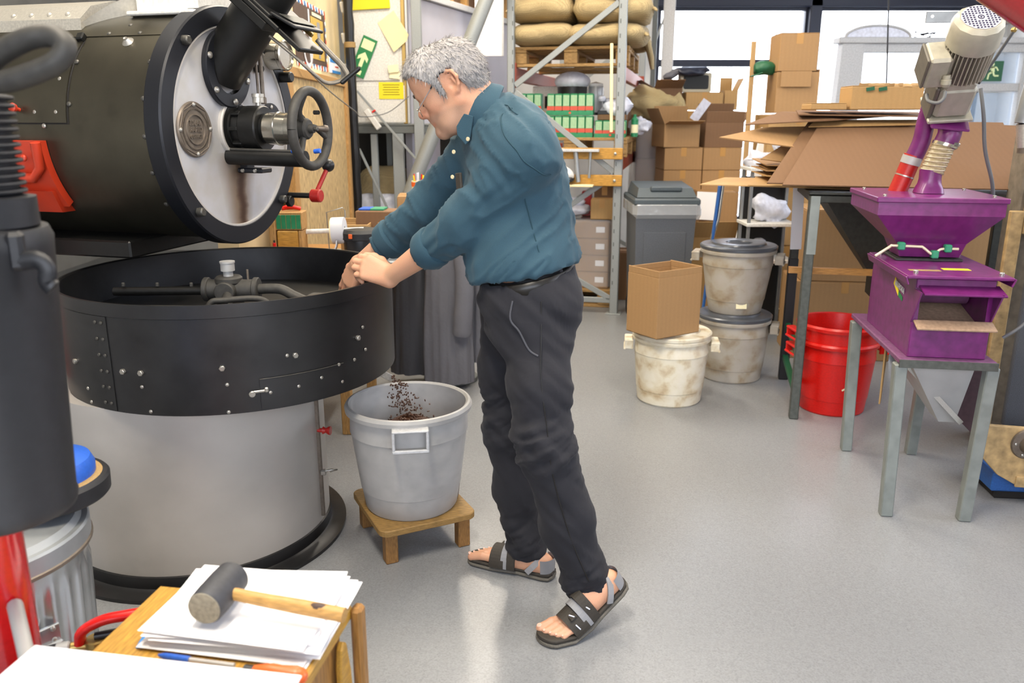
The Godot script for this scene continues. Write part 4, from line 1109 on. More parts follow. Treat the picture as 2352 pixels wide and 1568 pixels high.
	obj("lid_flap", S.new().at(V(0, 0.1145, 0)).box(V(0.414, 0.003, 0.354), 0.001), "paper", t)
	obj("tape_strip", S.new().at(V(0.206, 0.07, -0.145)).box(V(0.002, 0.08, 0.045)), "tape", t)
# ---------------------------------------------------------------- cartons
func carton(called: String, label: String, size: Vector3, at: Vector3, turn := 0.0, look := "card", group := "", seam := true) -> Node3D:
	var t := thing(called, label, "box", at, turn, group)
	obj("body", S.new().at(V(0, size.y / 2 - 0.002, 0)).box(size - V(0, 0.004, 0), 0.004), look, t)
	for s in [-1, 1]:
		obj("lid_flap", S.new().at(V(0, size.y - 0.0015, s * (size.z / 4 + 0.0005))).box(V(size.x - 0.004, 0.003, size.z / 2 - 0.003), 0.001), look, t)
	if seam:
		obj("tape", S.new().at(V(0, size.y + 0.0005, 0)).box(V(size.x, 0.001, 0.045)).at(V(0, size.y - 0.035, size.z / 2 + 0.0005)).box(V(0.045, 0.07, 0.001)), "tape", t)
	return t

# flaps: [side, angle in degrees, length]; sides 0 front (+z), 1 right, 2 back, 3 left; angle 0 is straight up, 90 is out flat
func open_carton(called: String, label: String, size: Vector3, at: Vector3, turn: float, look: String, flaps: Array, group := "") -> Node3D:
	var t := thing(called, label, "box", at, turn, group)
	var k := 0.006
	var s := S.new()
	s.at(V(0, k / 2, 0)).box(V(size.x, k, size.z), 0.002)
	for e in [-1, 1]:
		s.at(V(0, size.y / 2, e * (size.z / 2 - k / 2))).box(V(size.x, size.y, k), 0.002)
		s.at(V(e * (size.x / 2 - k / 2), size.y / 2, 0)).box(V(k, size.y, size.z - 2 * k), 0.002)
	obj("body", s, look, t)
	for f in flaps:
		var wide: float = size.x if int(f[0]) % 2 == 0 else size.z
		var far: float = (size.z if int(f[0]) % 2 == 0 else size.x) / 2 - k / 2
		var o := obj("flap", S.new().at(V(0, f[2] / 2, 0)).box(V(wide - 0.006, f[2], 0.005), 0.0015), look, t)
		o.transform = Transform3D(B(0, [0, 90, 180, 270][f[0]], 0), V(0, size.y, 0)) * Transform3D(B(f[1], 0, 0), V(0, 0, far))
	return t

func sheet(called: String, label: String, c: Array, look: String, th := 0.005) -> MeshInstance3D:
	# a stiff board through four corners (going round), th thick
	var n: Vector3 = (c[2] - c[0]).cross(c[3] - c[1]).normalized()
	if n.y < 0: n = -n
	var lo := [c[0], c[1], c[2], c[3]]
	if (c[1] - c[0]).cross(c[2] - c[0]).dot(n) < 0: lo = [c[3], c[2], c[1], c[0]]
	var o := obj(called, S.new().hexa(lo + lo.map(func(p): return p + n * th)), look)
	return tag(o, label, "cardboard") as MeshInstance3D

func pillow(size: Vector3, pinch := 3.0, lump := 0.02, seed := 1) -> S:
	# a filled sack lying along x
	var f := FastNoiseLite.new()
	f.seed = seed
	f.frequency = 3.0
	var rings := []
	var n := 28
	for i in 19:
		var u := -1.0 + 2.0 * i / 18
		var w := pow(maxf(0.0, 1.0 - pow(absf(u), pinch)), 0.36)
		var wz := lerpf(0.55, 1.0, w)
		var ring := []
		for k in n:
			var t := TAU * k / n
			var c := cos(t)
			var q := sin(t)
			var p := V(u * size.x / 2, signf(q) * pow(absf(q), 0.85) * size.y / 2 * maxf(w, 0.06), signf(c) * pow(absf(c), 0.7) * size.z / 2 * wz)
			p += p.normalized() * lump * f.get_noise_3d(p.x + seed, p.y * 2, p.z) * 2.0
			ring.append(p)
		ring.reverse()
		rings.append(ring)
	# rings must turn round the way they are stacked: +x
	rings = rings.map(func(r): return r)
	return S.new().loft(rings)

# ---------------------------------------------------------------- work bench behind the pan
func build_bench() -> void:
	var t := thing("packing_bench", "wooden packing bench behind the cooling pan", "workbench", V(-0.86, 0, -4.14))
	obj("top", S.new().at(V(0, 0.80, 0)).box(V(0.64, 0.036, 0.78), 0.004), "desk_side", t)
	for p in [[-0.28, -0.35], [0.06, -0.35], [-0.28, 0.35], [0.06, 0.35]]: obj("leg", S.new().at(V(p[0], 0.391, p[1])).box(V(0.05, 0.782, 0.05), 0.004), "pine", t)
	obj("lower_shelf", S.new().at(V(-0.11, 0.25, 0)).box(V(0.32, 0.02, 0.62), 0.002), "desk_side", t)
	var Y := 0.8185
	# tall wooden stand with the green printed box on it
	t = thing("wooden_stand", "tall pale wooden stand at the left end of the packing bench", "stand", V(-1.075, Y, -3.98))
	obj("board", S.new().at(V(-0.062, 0.10, 0)).box(V(0.03, 0.20, 0.12), 0.003), "pine", t)
	obj("block", S.new().at(V(0.008, 0.076, 0)).box(V(0.10, 0.152, 0.11), 0.004), "yellow_wood", t)
	obj("end_board", S.new().at(V(0.068, 0.076, 0)).box(V(0.016, 0.152, 0.11), 0.002), "pine", t)
	obj("block_hole", S.new().at(V(0.0, 0.05, 0.0552), to_dir(V(0, 0, 1))).cyl(0.006, 0, 0.001, 10), "hole_dark", t)
	t = thing("green_carton", "small box with green printed sides on top of the wooden stand", "box", V(-1.06, Y + 0.1525, -3.98))
	obj("body", S.new().at(V(0, 0.045, 0)).box(V(0.13, 0.085, 0.10), 0.003), "pine", t)
	for k in 5: obj("green_panel", S.new().at(V(-0.046 + 0.0235 * k, 0.042, 0.0512)).box(V(0.021, 0.066, 0.002), 0.0006), "tin_green", t)
	t = thing("red_pliers", "red handled pliers lying on the green printed box", "pliers", V(-1.055, Y + 0.2405, -3.99), 20)
	obj("handle", S.new().tube(smoothed([V(-0.045, 0.012, 0), V(-0.01, 0.022, 0.01), V(0.04, 0.01, 0.02)], 4), 0.009, 8), "red_plastic", t)
	obj("handle", S.new().tube(smoothed([V(-0.045, 0.012, 0.004), V(-0.01, 0.014, -0.012), V(0.04, 0.009, -0.02)], 4), 0.009, 8), "red_plastic", t)
	obj("jaw", S.new().at(V(-0.06, 0.012, 0)).box(V(0.035, 0.014, 0.02), 0.004), "steel", t)
	t = thing("red_marker", "red marker pen standing against the wooden stand", "marker", V(-1.125, Y, -3.90))
	obj("barrel", S.new().cyl(0.008, 0, 0.10, 12, 0.001), "red_plastic", t)
	obj("tip", S.new().cyl(0.004, 0.10, 0.112, 8), "black_plastic", t)
	t = thing("orange_marker", "short orange marker pen standing right of the wooden stand", "marker", V(-0.955, Y, -3.93))
	obj("barrel", S.new().cyl(0.011, 0, 0.05, 12, 0.002), "orange_grip", t)
	obj("cap", S.new().cyl(0.0095, 0.05, 0.06, 12, 0.002), "orange_paint", t)
	# label roll on a white rod
	t = thing("label_roll", "roll of white labels turning on a white rod above the packing bench", "label roll", V(-0.88, Y + 0.135, -4.02))
	obj("rod", S.new().tube([V(-0.14, 0.0, 0), V(0.16, 0.012, 0)], 0.012, 16), "white_paint", t)
	obj("roll_side", S.new().at(V(0.005, 0.006, 0), to_dir(V(1, 0.04, 0))).lathe([Vector2(0.02, 0), Vector2(0.062, 0), Vector2(0.062, 0.006), Vector2(0.02, 0.006)], 40), "paper_cream", t)
	obj("roll", S.new().at(V(0.01, 0.006, 0), to_dir(V(1, 0.04, 0))).lathe([Vector2(0.02, 0), Vector2(0.064, 0), Vector2(0.064, 0.058), Vector2(0.02, 0.058), Vector2(0.02, 0)], 40), "paper_edge", t)
	obj("loose_end", S.new().tube(smoothed([V(0.04, -0.03, 0.058), V(0.03, -0.075, 0.066), V(-0.02, -0.11, 0.075), V(-0.10, -0.128, 0.08)], 4), 0.028, 4, [], true, 0.05), "paper_edge", t)
	obj("rod_stand", S.new().at(V(0.15, -0.06, 0)).box(V(0.03, 0.145, 0.05), 0.003).at(V(-0.135, -0.06, 0)).box(V(0.02, 0.145, 0.05), 0.003), "pine", t)
	# wire holder, cartons, bag, papers
	t = thing("wire_basket", "thin wire holder standing behind the label roll", "holder", V(-0.90, Y, -4.28))
	obj("hoop", S.new().tube([V(-0.05, 0, 0), V(-0.055, 0.2, 0), V(0.03, 0.225, 0), V(0.04, 0.21, 0), V(0.045, 0, 0)], 0.003, 6), "galv", t)
	obj("base", S.new().at(V(0, 0.004, 0)).box(V(0.12, 0.008, 0.08), 0.002), "galv", t)
	open_carton("carton", "small pale carton with torn white top edge on the packing bench", V(0.14, 0.155, 0.12), V(-0.79, Y, -4.20), 0, "card_light", [[2, -10, 0.02], [3, 40, 0.03]])
	var bw := thing("brown_carton", "brown carton with vent slots at the back right of the packing bench", "box", V(-0.685, Y, -4.32), -6)
	obj("body", S.new().at(V(0, 0.105, 0)).box(V(0.22, 0.21, 0.16), 0.004), "card_dark", bw)
	obj("side_patch", S.new().at(V(0.045, 0.085, 0.0812)).box(V(0.075, 0.14, 0.002)), "card_light", bw)
	for k in 6: obj("slot", S.new().at(V(0.045, 0.03 + 0.022 * k, 0.083), B(0, 0, 4)).box(V(0.055, 0.007, 0.002)), "card_dark", bw)
	t = thing("blue_folder", "blue and teal plastic folder lying on the brown carton", "folder", V(-0.72, Y + 0.2105, -4.32), -4)
	obj("cover", S.new().at(V(-0.035, 0.005, 0)).box(V(0.06, 0.01, 0.10), 0.002), "blue_plastic", t)
	obj("spine", S.new().at(V(0.03, 0.005, 0)).box(V(0.07, 0.01, 0.10), 0.002), "teal_clip", t)
	t = thing("black_pouch", "black pouch with an orange tag on the packing bench beside the man's arm", "bag", V(-0.735, Y, -4.02))
	obj("body", S.new().lathe([Vector2(0, 0), Vector2(0.075, 0), Vector2(0.082, 0.01), Vector2(0.085, 0.09), Vector2(0.08, 0.115), Vector2(0, 0.12)], 28), "black_plastic", t)
	obj("lid", S.new().lathe([Vector2(0.08, 0.10), Vector2(0.095, 0.105), Vector2(0.095, 0.135), Vector2(0.08, 0.15), Vector2(0.03, 0.155), Vector2(0, 0.156)], 28), "black_rubber", t)
	obj("tag", S.new().at(V(-0.035, 0.125, 0.09), B(0, -20, 0)).box(V(0.02, 0.022, 0.006), 0.002), "orange_grip", t)
	var pp := S.new().at(V(-0.83, Y + 0.002, -3.85), B(0, 12, 0)).box(V(0.16, 0.003, 0.11))
	tag(obj("white_paper", pp, "paper"), "white papers lying at the front edge of the packing bench", "paper")
	t = thing("grey_rail", "pale grey metal rail lying along the right edge of the packing bench", "rail", V(-0.66, Y, -3.82), 12)
	obj("bar", S.new().at(V(0.05, 0.012, 0)).box(V(0.30, 0.024, 0.05), 0.004), "galv", t)
	obj("lip", S.new().at(V(0.05, 0.03, -0.022)).box(V(0.30, 0.012, 0.006), 0.002), "galv", t)
	# dark coats on a stand behind the grey bin
	t = thing("coat_stand", "grey coat stand carrying dark work coats behind the man", "coat stand", V(-0.36, 0, -4.66))
	obj("base", S.new().cyl(0.16, 0, 0.02, 24, 0.004), "rack_dark", t)
	obj("pole", S.new().cyl(0.016, 0.02, 1.02, 12, 0.002), "rack_dark", t)
	obj("cross_bar", S.new().tube([V(-0.26, 1.0, 0), V(0.26, 1.0, 0)], 0.012, 10), "rack_dark", t)
	coat("dark_coat", "dark charcoal work coat hanging nearest the cooling pan", V(-0.545, 0, -4.60), 0.27, 0.96, 0.06, 3, "coat_dark")
	coat("grey_coat", "grey work coat hanging on the stand directly behind the grey bin", V(-0.36, 0, -4.50), 0.25, 0.97, 0.035, 7, "coat")
	coat("grey_coat", "slate grey work coat hanging closest to the man's trousers", V(-0.165, 0, -4.60), 0.20, 0.965, 0.13, 12, "coat")
	# crates and bucket on the floor behind the pan
	t = thing("blue_crate", "blue plastic tub stacked on another behind the cooling pan", "tub", V(-0.60, 0.405, -4.96))
	obj("body", S.new().lathe([Vector2(0, 0), Vector2(0.07, 0), Vector2(0.085, 0.24), Vector2(0.09, 0.245), Vector2(0.08, 0.245), Vector2(0.068, 0.02), Vector2(0, 0.02)], 28), "blue_plastic", t)
	obj("rim", S.new().lathe([Vector2(0.083, 0.22), Vector2(0.093, 0.222), Vector2(0.093, 0.246), Vector2(0.085, 0.248)], 28), "blue_plastic", t)
	t = thing("white_bucket", "off white plastic bucket upside down under the blue tub", "bucket", V(-0.60, 0, -4.96))
	obj("body", S.new().lathe([Vector2(0.15, 0), Vector2(0.15, 0.02), Vector2(0.125, 0.40), Vector2(0.12, 0.405), Vector2(0, 0.405)], 32), "bin_white", t)
	obj("rim", S.new().lathe([Vector2(0.15, 0.0), Vector2(0.156, 0.003), Vector2(0.156, 0.03), Vector2(0.15, 0.033)], 32), "bin_white", t)

func coat(called: String, label: String, at: Vector3, w: float, top: float, bottom: float, seed: int, look: String) -> void:
	var t := thing(called, label, "coat", at, 0, "work coats on the stand")
	var f := FastNoiseLite.new()
	f.seed = seed
	f.frequency = 1.0
	var rings := []
	for i in 17:
		var u := i / 16.0
		var y := lerpf(bottom, top, u)
		var half := w / 2 * lerpf(1.12, 0.75, u * u) * (1.0 if u < 0.9 else lerpf(1.0, 0.35, (u - 0.9) * 10))
		var ring := []
		for k in 56:
			var a := TAU * k / 56
			var fold := 1.0 + 0.34 * f.get_noise_2d(cos(a) * 5.0 * w / 0.25, sin(a) * 2.0 + y * 0.9) + 0.13 * sin(a * 7.0 + seed + y * 2.0) * (1 - u * 0.5)
			ring.append(V(half * cos(a) * lerpf(1.0, fold, 0.35), y + 0.012 * f.get_noise_2d(a * 2, 3), -0.052 * sin(a) * fold * lerpf(1.2, 0.8, u)))
		rings.append(ring)
	obj("cloth", S.new().loft(rings), look, t)
	obj("sleeve", S.new().tube(smoothed([V(w * 0.30, top - 0.12, 0.03), V(w * 0.40, top - 0.35, 0.06), V(w * 0.36, top - 0.55, 0.075), V(w * 0.33, top - 0.64, 0.07)], 4), 0.05, 14, [0.04, 0.045, 0.047, 0.048, 0.05, 0.052, 0.05, 0.052, 0.053, 0.05, 0.052, 0.053, 0.05]), look, t)
	obj("hanging_loop", S.new().tube([V(0, top - 0.01, 0), V(0, top + 0.03, -0.02)], 0.006, 6), look, t)

# ---------------------------------------------------------------- left background: partition, posters, cabinet, racking
func build_left_back() -> void:
	var t := thing("partition_screen", "tall plywood screen panel with pale timber edges behind the roaster", "partition", V(-1.19, 0, -5.34), 2.2)
	obj("board", S.new().at(V(0, 0.86, 0)).box(V(0.018, 1.70, 1.90), 0.002), "plywood", t)
	obj("top_rail", S.new().at(V(0.006, 1.72, 0.03)).box(V(0.035, 0.05, 1.88), 0.004), "pine", t)
	for e in [[-0.93, 1.745], [0.93, 1.745]]: obj("upright", S.new().at(V(0.008, e[1] / 2, e[0])).box(V(0.045, e[1], 0.09), 0.004), "pine", t)
	struct("wall_1", S.new().at(V(-1.36, 1.6, -5.3)).box(V(0.10, 3.2, 2.7)), "wall_cream", "cream painted partition wall carrying the posters")
	var wx := -1.307
	# airmail-edged poster
	t = thing("poster", "tall coffee poster with a red and blue airmail border on the cream wall", "poster", V(wx, 1.83, -5.72))
	obj("sheet", S.new().at(V(0.0, 0.165, 0)).box(V(0.004, 0.36, 0.86)), "photo_brown", t)
	obj("picture", S.new().at(V(0.003, 0.16, -0.17)).box(V(0.003, 0.26, 0.36)), "photo_ochre", t)
	obj("headline", S.new().at(V(0.004, 0.31, -0.17)).box(V(0.003, 0.02, 0.26)), "note", t)
	obj("divider", S.new().at(V(0.004, 0.165, 0.06)).box(V(0.003, 0.32, 0.03)), "paper_edge", t)
	obj("goblet", S.new().at(V(0.004, 0.15, -0.20), B(0, 90, 0)).prism(PackedVector2Array([Vector2(-0.02, -0.11), Vector2(0.02, -0.11), Vector2(0.03, 0.0), Vector2(0.05, 0.07), Vector2(0.03, 0.12), Vector2(-0.03, 0.12), Vector2(-0.05, 0.07), Vector2(-0.03, 0.0)]), -0.001, 0.003), "sandal_grey", t)
	var ring := S.new().at(V(0.004, 0.09, 0.13), to_dir(V(1, 0, 0)))
	ring.lathe([Vector2(0.10, 0), Vector2(0.125, 0), Vector2(0.125, 0.003), Vector2(0.10, 0.003)], 32)
	obj("round_emblem", ring, "paper_edge", t)
	for side in 2:
		for k in 22:
			var z := -0.425 + 0.04 * k
			obj("border_stripe", S.new().at(V(0.002, 0.35 if side else -0.02, z), B(25, 0, 0)).box(V(0.003, 0.03, 0.018)), ["red_ink", "paper", "blue_ink", "paper"][k % 4], t)
	for k in 9: obj("border_stripe", S.new().at(V(0.002, 0.005 + 0.04 * k, -0.43), B(25, 0, 0)).box(V(0.003, 0.022, 0.022)), ["red_ink", "paper", "blue_ink", "paper"][k % 4], t)
	t = thing("picture_card", "small cream card with coloured pictures below the airmail poster", "card", V(wx, 1.755, -5.65))
	obj("sheet", S.new().at(V(0, 0.03, 0)).box(V(0.004, 0.07, 0.6)), "paper_cream", t)
	obj("picture", S.new().at(V(0.003, 0.03, 0.12)).box(V(0.002, 0.05, 0.2)), "poly", t)
	t = thing("blue_leaflet", "blue and white leaflet pinned beside the airmail poster", "leaflet", V(wx, 1.80, -6.42))
	obj("sheet", S.new().at(V(0, 0.055, 0)).box(V(0.004, 0.115, 0.38)), "paper", t)
	obj("blue_band", S.new().at(V(0.002, 0.085, 0.02)).box(V(0.003, 0.03, 0.3)), "blue_ink", t)
	obj("blue_band", S.new().at(V(0.002, 0.008, -0.04)).box(V(0.003, 0.02, 0.3)), "blue_ink", t)
	obj("red_band", S.new().at(V(0.002, 0.045, -0.06)).box(V(0.003, 0.01, 0.12)), "red_ink", t)
	# string of little white lamp cones, and the taped black pole
	t = thing("lamp_string", "string of little white lamp cones hanging beside the black pole", "string lights", V(-1.24, 0, -6.50))
	obj("cord", S.new().tube([V(0, 3.2, 0), V(-0.003, 1.8, 0)], 0.004, 6), "brass", t)
	for k in 4: obj("lamp_cone", S.new().at(V(0.0, 1.84 + 0.215 * k, 0.01)).lathe([Vector2(0, -0.05), Vector2(0.012, -0.04), Vector2(0.024, 0.02), Vector2(0.02, 0.03), Vector2(0, 0.032)], 14), "white_paint", t)
	t = thing("taped_pole", "tall pole wrapped in shiny black plastic at the end of the cream wall", "pole", V(-1.195, 0, -6.46))
	var pp := []
	var pr := []
	var rr := RandomNumberGenerator.new()
	rr.seed = 5
	for k in 33:
		pp.append(V(rr.randf_range(-0.004, 0.004), 0.01 + 3.1 * k / 32.0, rr.randf_range(-0.004, 0.004)))
		pr.append(rr.randf_range(0.032, 0.04))
	obj("wrapping", S.new().tube(pp, 0.036, 12, pr), "black_plastic", t)
	obj("tape_band", S.new().cyl(0.042, 1.98, 2.02, 16, 0.003), "cork", t)
	# switch cabinet with notes
	t = thing("switch_cabinet", "white metal electrical cabinet covered with notes and stickers", "cabinet", V(-1.03, 1.436, -6.80))
	obj("body", S.new().at(V(0, 0.56, 0)).box(V(0.42, 1.12, 0.20), 0.006), "white_paint", t)
	obj("door", S.new().at(V(-0.015, 0.68, 0.104)).box(V(0.36, 0.72, 0.012), 0.004), "white_paint", t)
	obj("lower_panel", S.new().at(V(0.0, 0.15, 0.102)).box(V(0.40, 0.28, 0.008), 0.003), "white_paint", t)
	obj("keyhole", S.new().at(V(0.165, 0.235, 0.107), to_dir(V(0, 0, 1))).cyl(0.006, 0, 0.002, 10), "ink", t)
	obj("conduit", S.new().at(V(0.20, 0.5, 0.09)).box(V(0.03, 1.0, 0.03), 0.004), "brass", t)
	var CZ := -6.69
	var nt := S.new().at(V(-0.935, 1.685, CZ)).box(V(0.19, 0.125, 0.002))
	var yn := obj("yellow_notice", nt, "yellow_paper")
	tag(yn, "bright yellow printed notice on the lower panel of the white cabinet", "notice")
	for k in 5: obj("print_line", S.new().at(V(-0.935, 1.727 - 0.018 * k, CZ + 0.0014)).box(V(0.13 - 0.012 * (k % 2), 0.006, 0.0008)), "ink_olive", yn)
	var bp := S.new().at(V(-0.885, 2.10, CZ + 0.012), B(-3, -4, 0)).prism(PackedVector2Array([Vector2(-0.135, 0.075), Vector2(-0.01, 0.165), Vector2(0.10, -0.01), Vector2(0.085, -0.055), Vector2(-0.015, -0.135)]), 0, 0.003)
	tag(obj("cream_paper", bp, "paper_cream"), "large cream paper hung askew on the white cabinet door", "paper")
	for k in 2:
		var pn := S.new().at(V(-0.91 + 0.008 * k, 1.845 - 0.045 * k, CZ + 0.02 - 0.012 * k), B(-12 * k, 0, 6 - 14 * k)).box(V(0.08, 0.055, 0.002))
		tag(obj("sticky_note", pn, "note"), ["upper pale sticky note on the white cabinet door", "lower pale sticky note overlapping the cabinet door edge"][k], "note", "pale sticky notes on the cabinet")
	# green emergency sign hung askew
	t = thing("emergency_sign", "green emergency exit sign with a white arrow tilted on the cabinet", "sign", V(-1.135, 1.93, CZ + 0.018))
	t.rotation_degrees = V(0, 0, -24)
	obj("plate", S.new().box(V(0.115, 0.30, 0.004), 0.001), "sign_green", t)
	obj("blank_field", S.new().at(V(0, 0.095, 0.003)).box(V(0.09, 0.07, 0.002)), "sign_glow", t)
	obj("arrow", S.new().at(V(0, -0.02, 0.002)).prism(PackedVector2Array([Vector2(-0.014, -0.055), Vector2(0.014, -0.055), Vector2(0.014, 0.01), Vector2(0.04, -0.012), Vector2(0.04, 0.018), Vector2(0, 0.058), Vector2(-0.04, 0.018), Vector2(-0.04, -0.012), Vector2(-0.014, 0.01)]), 0, 0.002), "sign_glow", t)
	obj("symbol", S.new().at(V(0, -0.118, 0.003)).box(V(0.05, 0.035, 0.002)), "sign_glow", t)
	var yf := S.new().at(V(-1.07, 2.33, CZ + 0.02), B(4, 0, 3)).box(V(0.30, 0.12, 0.012), 0.003)
	tag(obj("yellow_folder", yf, "yellow_paper"), "yellow folder fixed across the top of the white cabinet", "folder")
	# racking under the cabinet
	t = thing("grey_rack", "grey steel rack with braces carrying the white cabinet", "rack", V(-0.93, 0, -6.78))
	obj("front_beam", S.new().at(V(0.02, 1.394, 0.09)).box(V(0.66, 0.06, 0.05), 0.004), "rack_dark", t)
	obj("rear_beam", S.new().at(V(0.02, 1.394, -0.75)).box(V(0.66, 0.06, 0.05), 0.004), "rack_dark", t)
	obj("deck", S.new().at(V(0.02, 1.428, -0.33)).box(V(0.72, 0.012, 0.9), 0.002), "rack_dark", t)
	for q in [[-0.155, 0.05, 1.36, 0.09], [0.035, 0.088, 1.41, 0.10], [0.21, 0.075, 3.3, 0.16], [-0.155, 0.05, 1.36, -0.75], [0.21, 0.075, 3.3, -0.75]]:
		obj("upright", S.new().at(V(q[0], q[2] / 2, q[3] - 0.02)).box(V(q[1], q[2], 0.06), 0.004), "rack_grey", t)
	for q in [[-0.255, 1.68, 0.25, 1.09], [0.25, 1.09, 0.36, 1.33], [-0.26, 1.25, -0.02, 0.70]]:
		obj("brace", S.new().at(V(0, 0, 0.17)).bar(V(q[0], q[1], 0), V(q[2], q[3], 0), 0.03, 0.016, 0.002), "rack_grey", t)
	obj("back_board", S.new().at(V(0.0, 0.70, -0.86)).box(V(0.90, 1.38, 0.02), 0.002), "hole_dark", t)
	obj("shelf", S.new().at(V(0.0, 0.62, -0.35)).box(V(0.80, 0.03, 0.9), 0.002), "rack_dark", t)
	for k in 3:
		var sk := thing("coffee_sack", ["brown sack on the rack under the white cabinet", "greyish sack in front on the rack under the white cabinet", "dark brown sack at the right on the rack under the cabinet"][k], "sack", V([-1.08, -1.10, -0.72][k], [0.88, 0.76, 0.76][k], [-7.22, -6.95, -7.0][k]), [0, 5, -6][k], "sacks on the left rack")
		obj("body", pillow([V(0.46, 0.42, 0.34), V(0.40, 0.25, 0.22), V(0.26, 0.25, 0.3)][k], 3.0, 0.02, 20 + k), ["burlap", "poly", "burlap"][k], sk)
		obj("seam", S.new().tube([V(-0.23, 0.0, 0.02), V(-0.235, 0.03, -0.03)], 0.008, 6), "burlap_pale", sk)
	t = thing("cable_hook", "thin steel wire running from the plywood screen to the cabinet brace", "cable", V(0, 0, 0))
	obj("wire", S.new().tube(smoothed([V(-1.125, 1.80, -4.5), V(-1.12, 1.66, -5.2), V(-1.10, 1.53, -6.0), V(-1.12, 1.49, -6.4), V(-0.95, 1.52, -6.55), V(-0.79, 1.64, -6.6)], 5), 0.004, 6), "cable", t)
	t = thing("white_brush", "white brush head hanging at an angle under the cabinet", "brush", V(-1.07, 1.50, -6.58))
	obj("head", S.new().at(V(0, -0.03, 0), B(0, 0, 35)).box(V(0.045, 0.17, 0.04), 0.006), "white_paint", t)
	obj("red_edge", S.new().at(V(0.012, 0.03, 0.005), B(0, 0, 35)).box(V(0.03, 0.012, 0.044), 0.002), "red_plastic", t)
	carton("stacked_carton", "brown carton standing on the floor behind the coat stand", V(0.26, 0.52, 0.3), V(-0.62, 0, -5.45))
	carton("stacked_carton", "brown carton on top of another behind the coat stand", V(0.24, 0.48, 0.28), V(-0.62, 0.522, -5.45), 4)
	t = thing("pencil_pot", "pink pot of pencils with an orange band beside the man's sleeve", "pot", V(-0.60, 1.003, -5.42))
	obj("pot", S.new().lathe([Vector2(0, 0), Vector2(0.045, 0), Vector2(0.048, 0.09), Vector2(0.042, 0.09), Vector2(0.04, 0.01), Vector2(0, 0.01)], 24), "note", t)
	obj("band", S.new().lathe([Vector2(0.0475, 0.055), Vector2(0.0495, 0.056), Vector2(0.05, 0.082), Vector2(0.048, 0.083)], 24), "orange_grip", t)
	for k in 7: obj("pencil", S.new().tube([V(0.022 * cos(k * 0.9), 0.02, 0.022 * sin(k * 0.9)), V(0.036 * cos(k * 0.9), 0.125 + 0.008 * (k % 3), 0.036 * sin(k * 0.9))], 0.005, 6), ["yellow_paper", "red_plastic", "poly"][k % 3], t)
	# white partition with timber studs above
	var a := V(-0.86, 0, -7.1)
	var b := V(-0.05, 0, -9.45)
	var mid := (a + b) / 2
	var ang := rad_to_deg(atan2(b.x - a.x, b.z - a.z))
	struct("wall_2", S.new().at(mid + V(0, 1.21, 0), B(0, ang, 0)).box(V(0.06, 2.42, a.distance_to(b))), "wall_lilac", "pale lilac boarded partition behind the racks")
	var st := S.new().at(mid + V(0, 3.2, 0) + B(0, ang, 0) * V(0.02, 0, 0), B(0, ang, 0)).box(V(0.02, 1.5, a.distance_to(b)))
	struct("wall_3", st, "card_dark", "brown board lining between timber studs above the lilac partition")
	t = thing("stud_frame", "timber stud frame with pale rails above the lilac partition", "frame", mid, ang)
	for k in 7: obj("stud", S.new().at(V(-0.02, 3.2, -1.1 + 0.36 * k)).box(V(0.07, 1.5, 0.05), 0.003), "pine", t)
	for y in [2.45, 2.72, 3.1]: obj("rail", S.new().at(V(-0.03, y, 0)).box(V(0.08, 0.05, 2.4), 0.003), "frame_pale", t)
	t = thing("slanted_pipe", "grey round pipe slanting up behind the man's head", "pipe", V(0, 0, 0))
	obj("tube", S.new().tube([V(-0.80, 0.86, -6.27), V(0.17, 3.1, -6.27)], 0.052, 24), "rack_grey", t)
	obj("end_collar", S.new().tube([V(-0.81, 0.83, -6.27), V(-0.77, 0.92, -6.27)], 0.06, 24), "rack_dark", t)
	obj("foot_leg", S.new().tube([V(-0.80, 0.0, -6.27), V(-0.80, 0.86, -6.27)], 0.03, 12), "rack_dark", t)
	t = thing("hanging_sheet", "bright white hanging panel with a grey edge strip above the lilac partition", "panel", V(-0.21, 2.03, -8.1), 0)
	obj("sheet", S.new().at(V(0, 0.6, 0)).box(V(0.26, 1.2, 0.01), 0.002), "paper", t)
	obj("edge_strip", S.new().at(V(0.125, 0.5, 0.004)).box(V(0.02, 1.0, 0.02), 0.002), "frame_pale", t)
	obj("hanger", S.new().tube([V(0, 1.2, 0), V(0, 1.96, 0)], 0.006, 6), "galv", t)
# ---------------------------------------------------------------- pallet rack with sacks and coffee packets
func pallet(label: String, size: Vector2, parent_at: Transform3D) -> Node3D:
	var t := thing("pallet", label, "pallet", parent_at.origin)
	t.basis = parent_at.basis
	var w := size.x
	var d := size.y
	for k in 7: obj("deck_board", S.new().at(V(0, 0.133, -d / 2 + 0.055 + k * (d - 0.11) / 6)).box(V(w, 0.022, 0.11), 0.003), "pallet", t)
	for k in 3: obj("stringer", S.new().at(V(-w / 2 + 0.05 + k * (w - 0.1) / 2, 0.111, 0)).box(V(0.10, 0.021, d), 0.003), "pallet", t)
	for i in 3:
		for j in 3: obj("block", S.new().at(V(-w / 2 + 0.05 + i * (w - 0.1) / 2, 0.061, -d / 2 + 0.055 + j * (d - 0.11) / 2)).box(V(0.10, 0.077, 0.105), 0.004), "pallet", t)
	for j in 3: obj("bottom_board", S.new().at(V(0, 0.011, -d / 2 + 0.055 + j * (d - 0.11) / 2)).box(V(w, 0.022, 0.10), 0.003), "pallet", t)
	return t

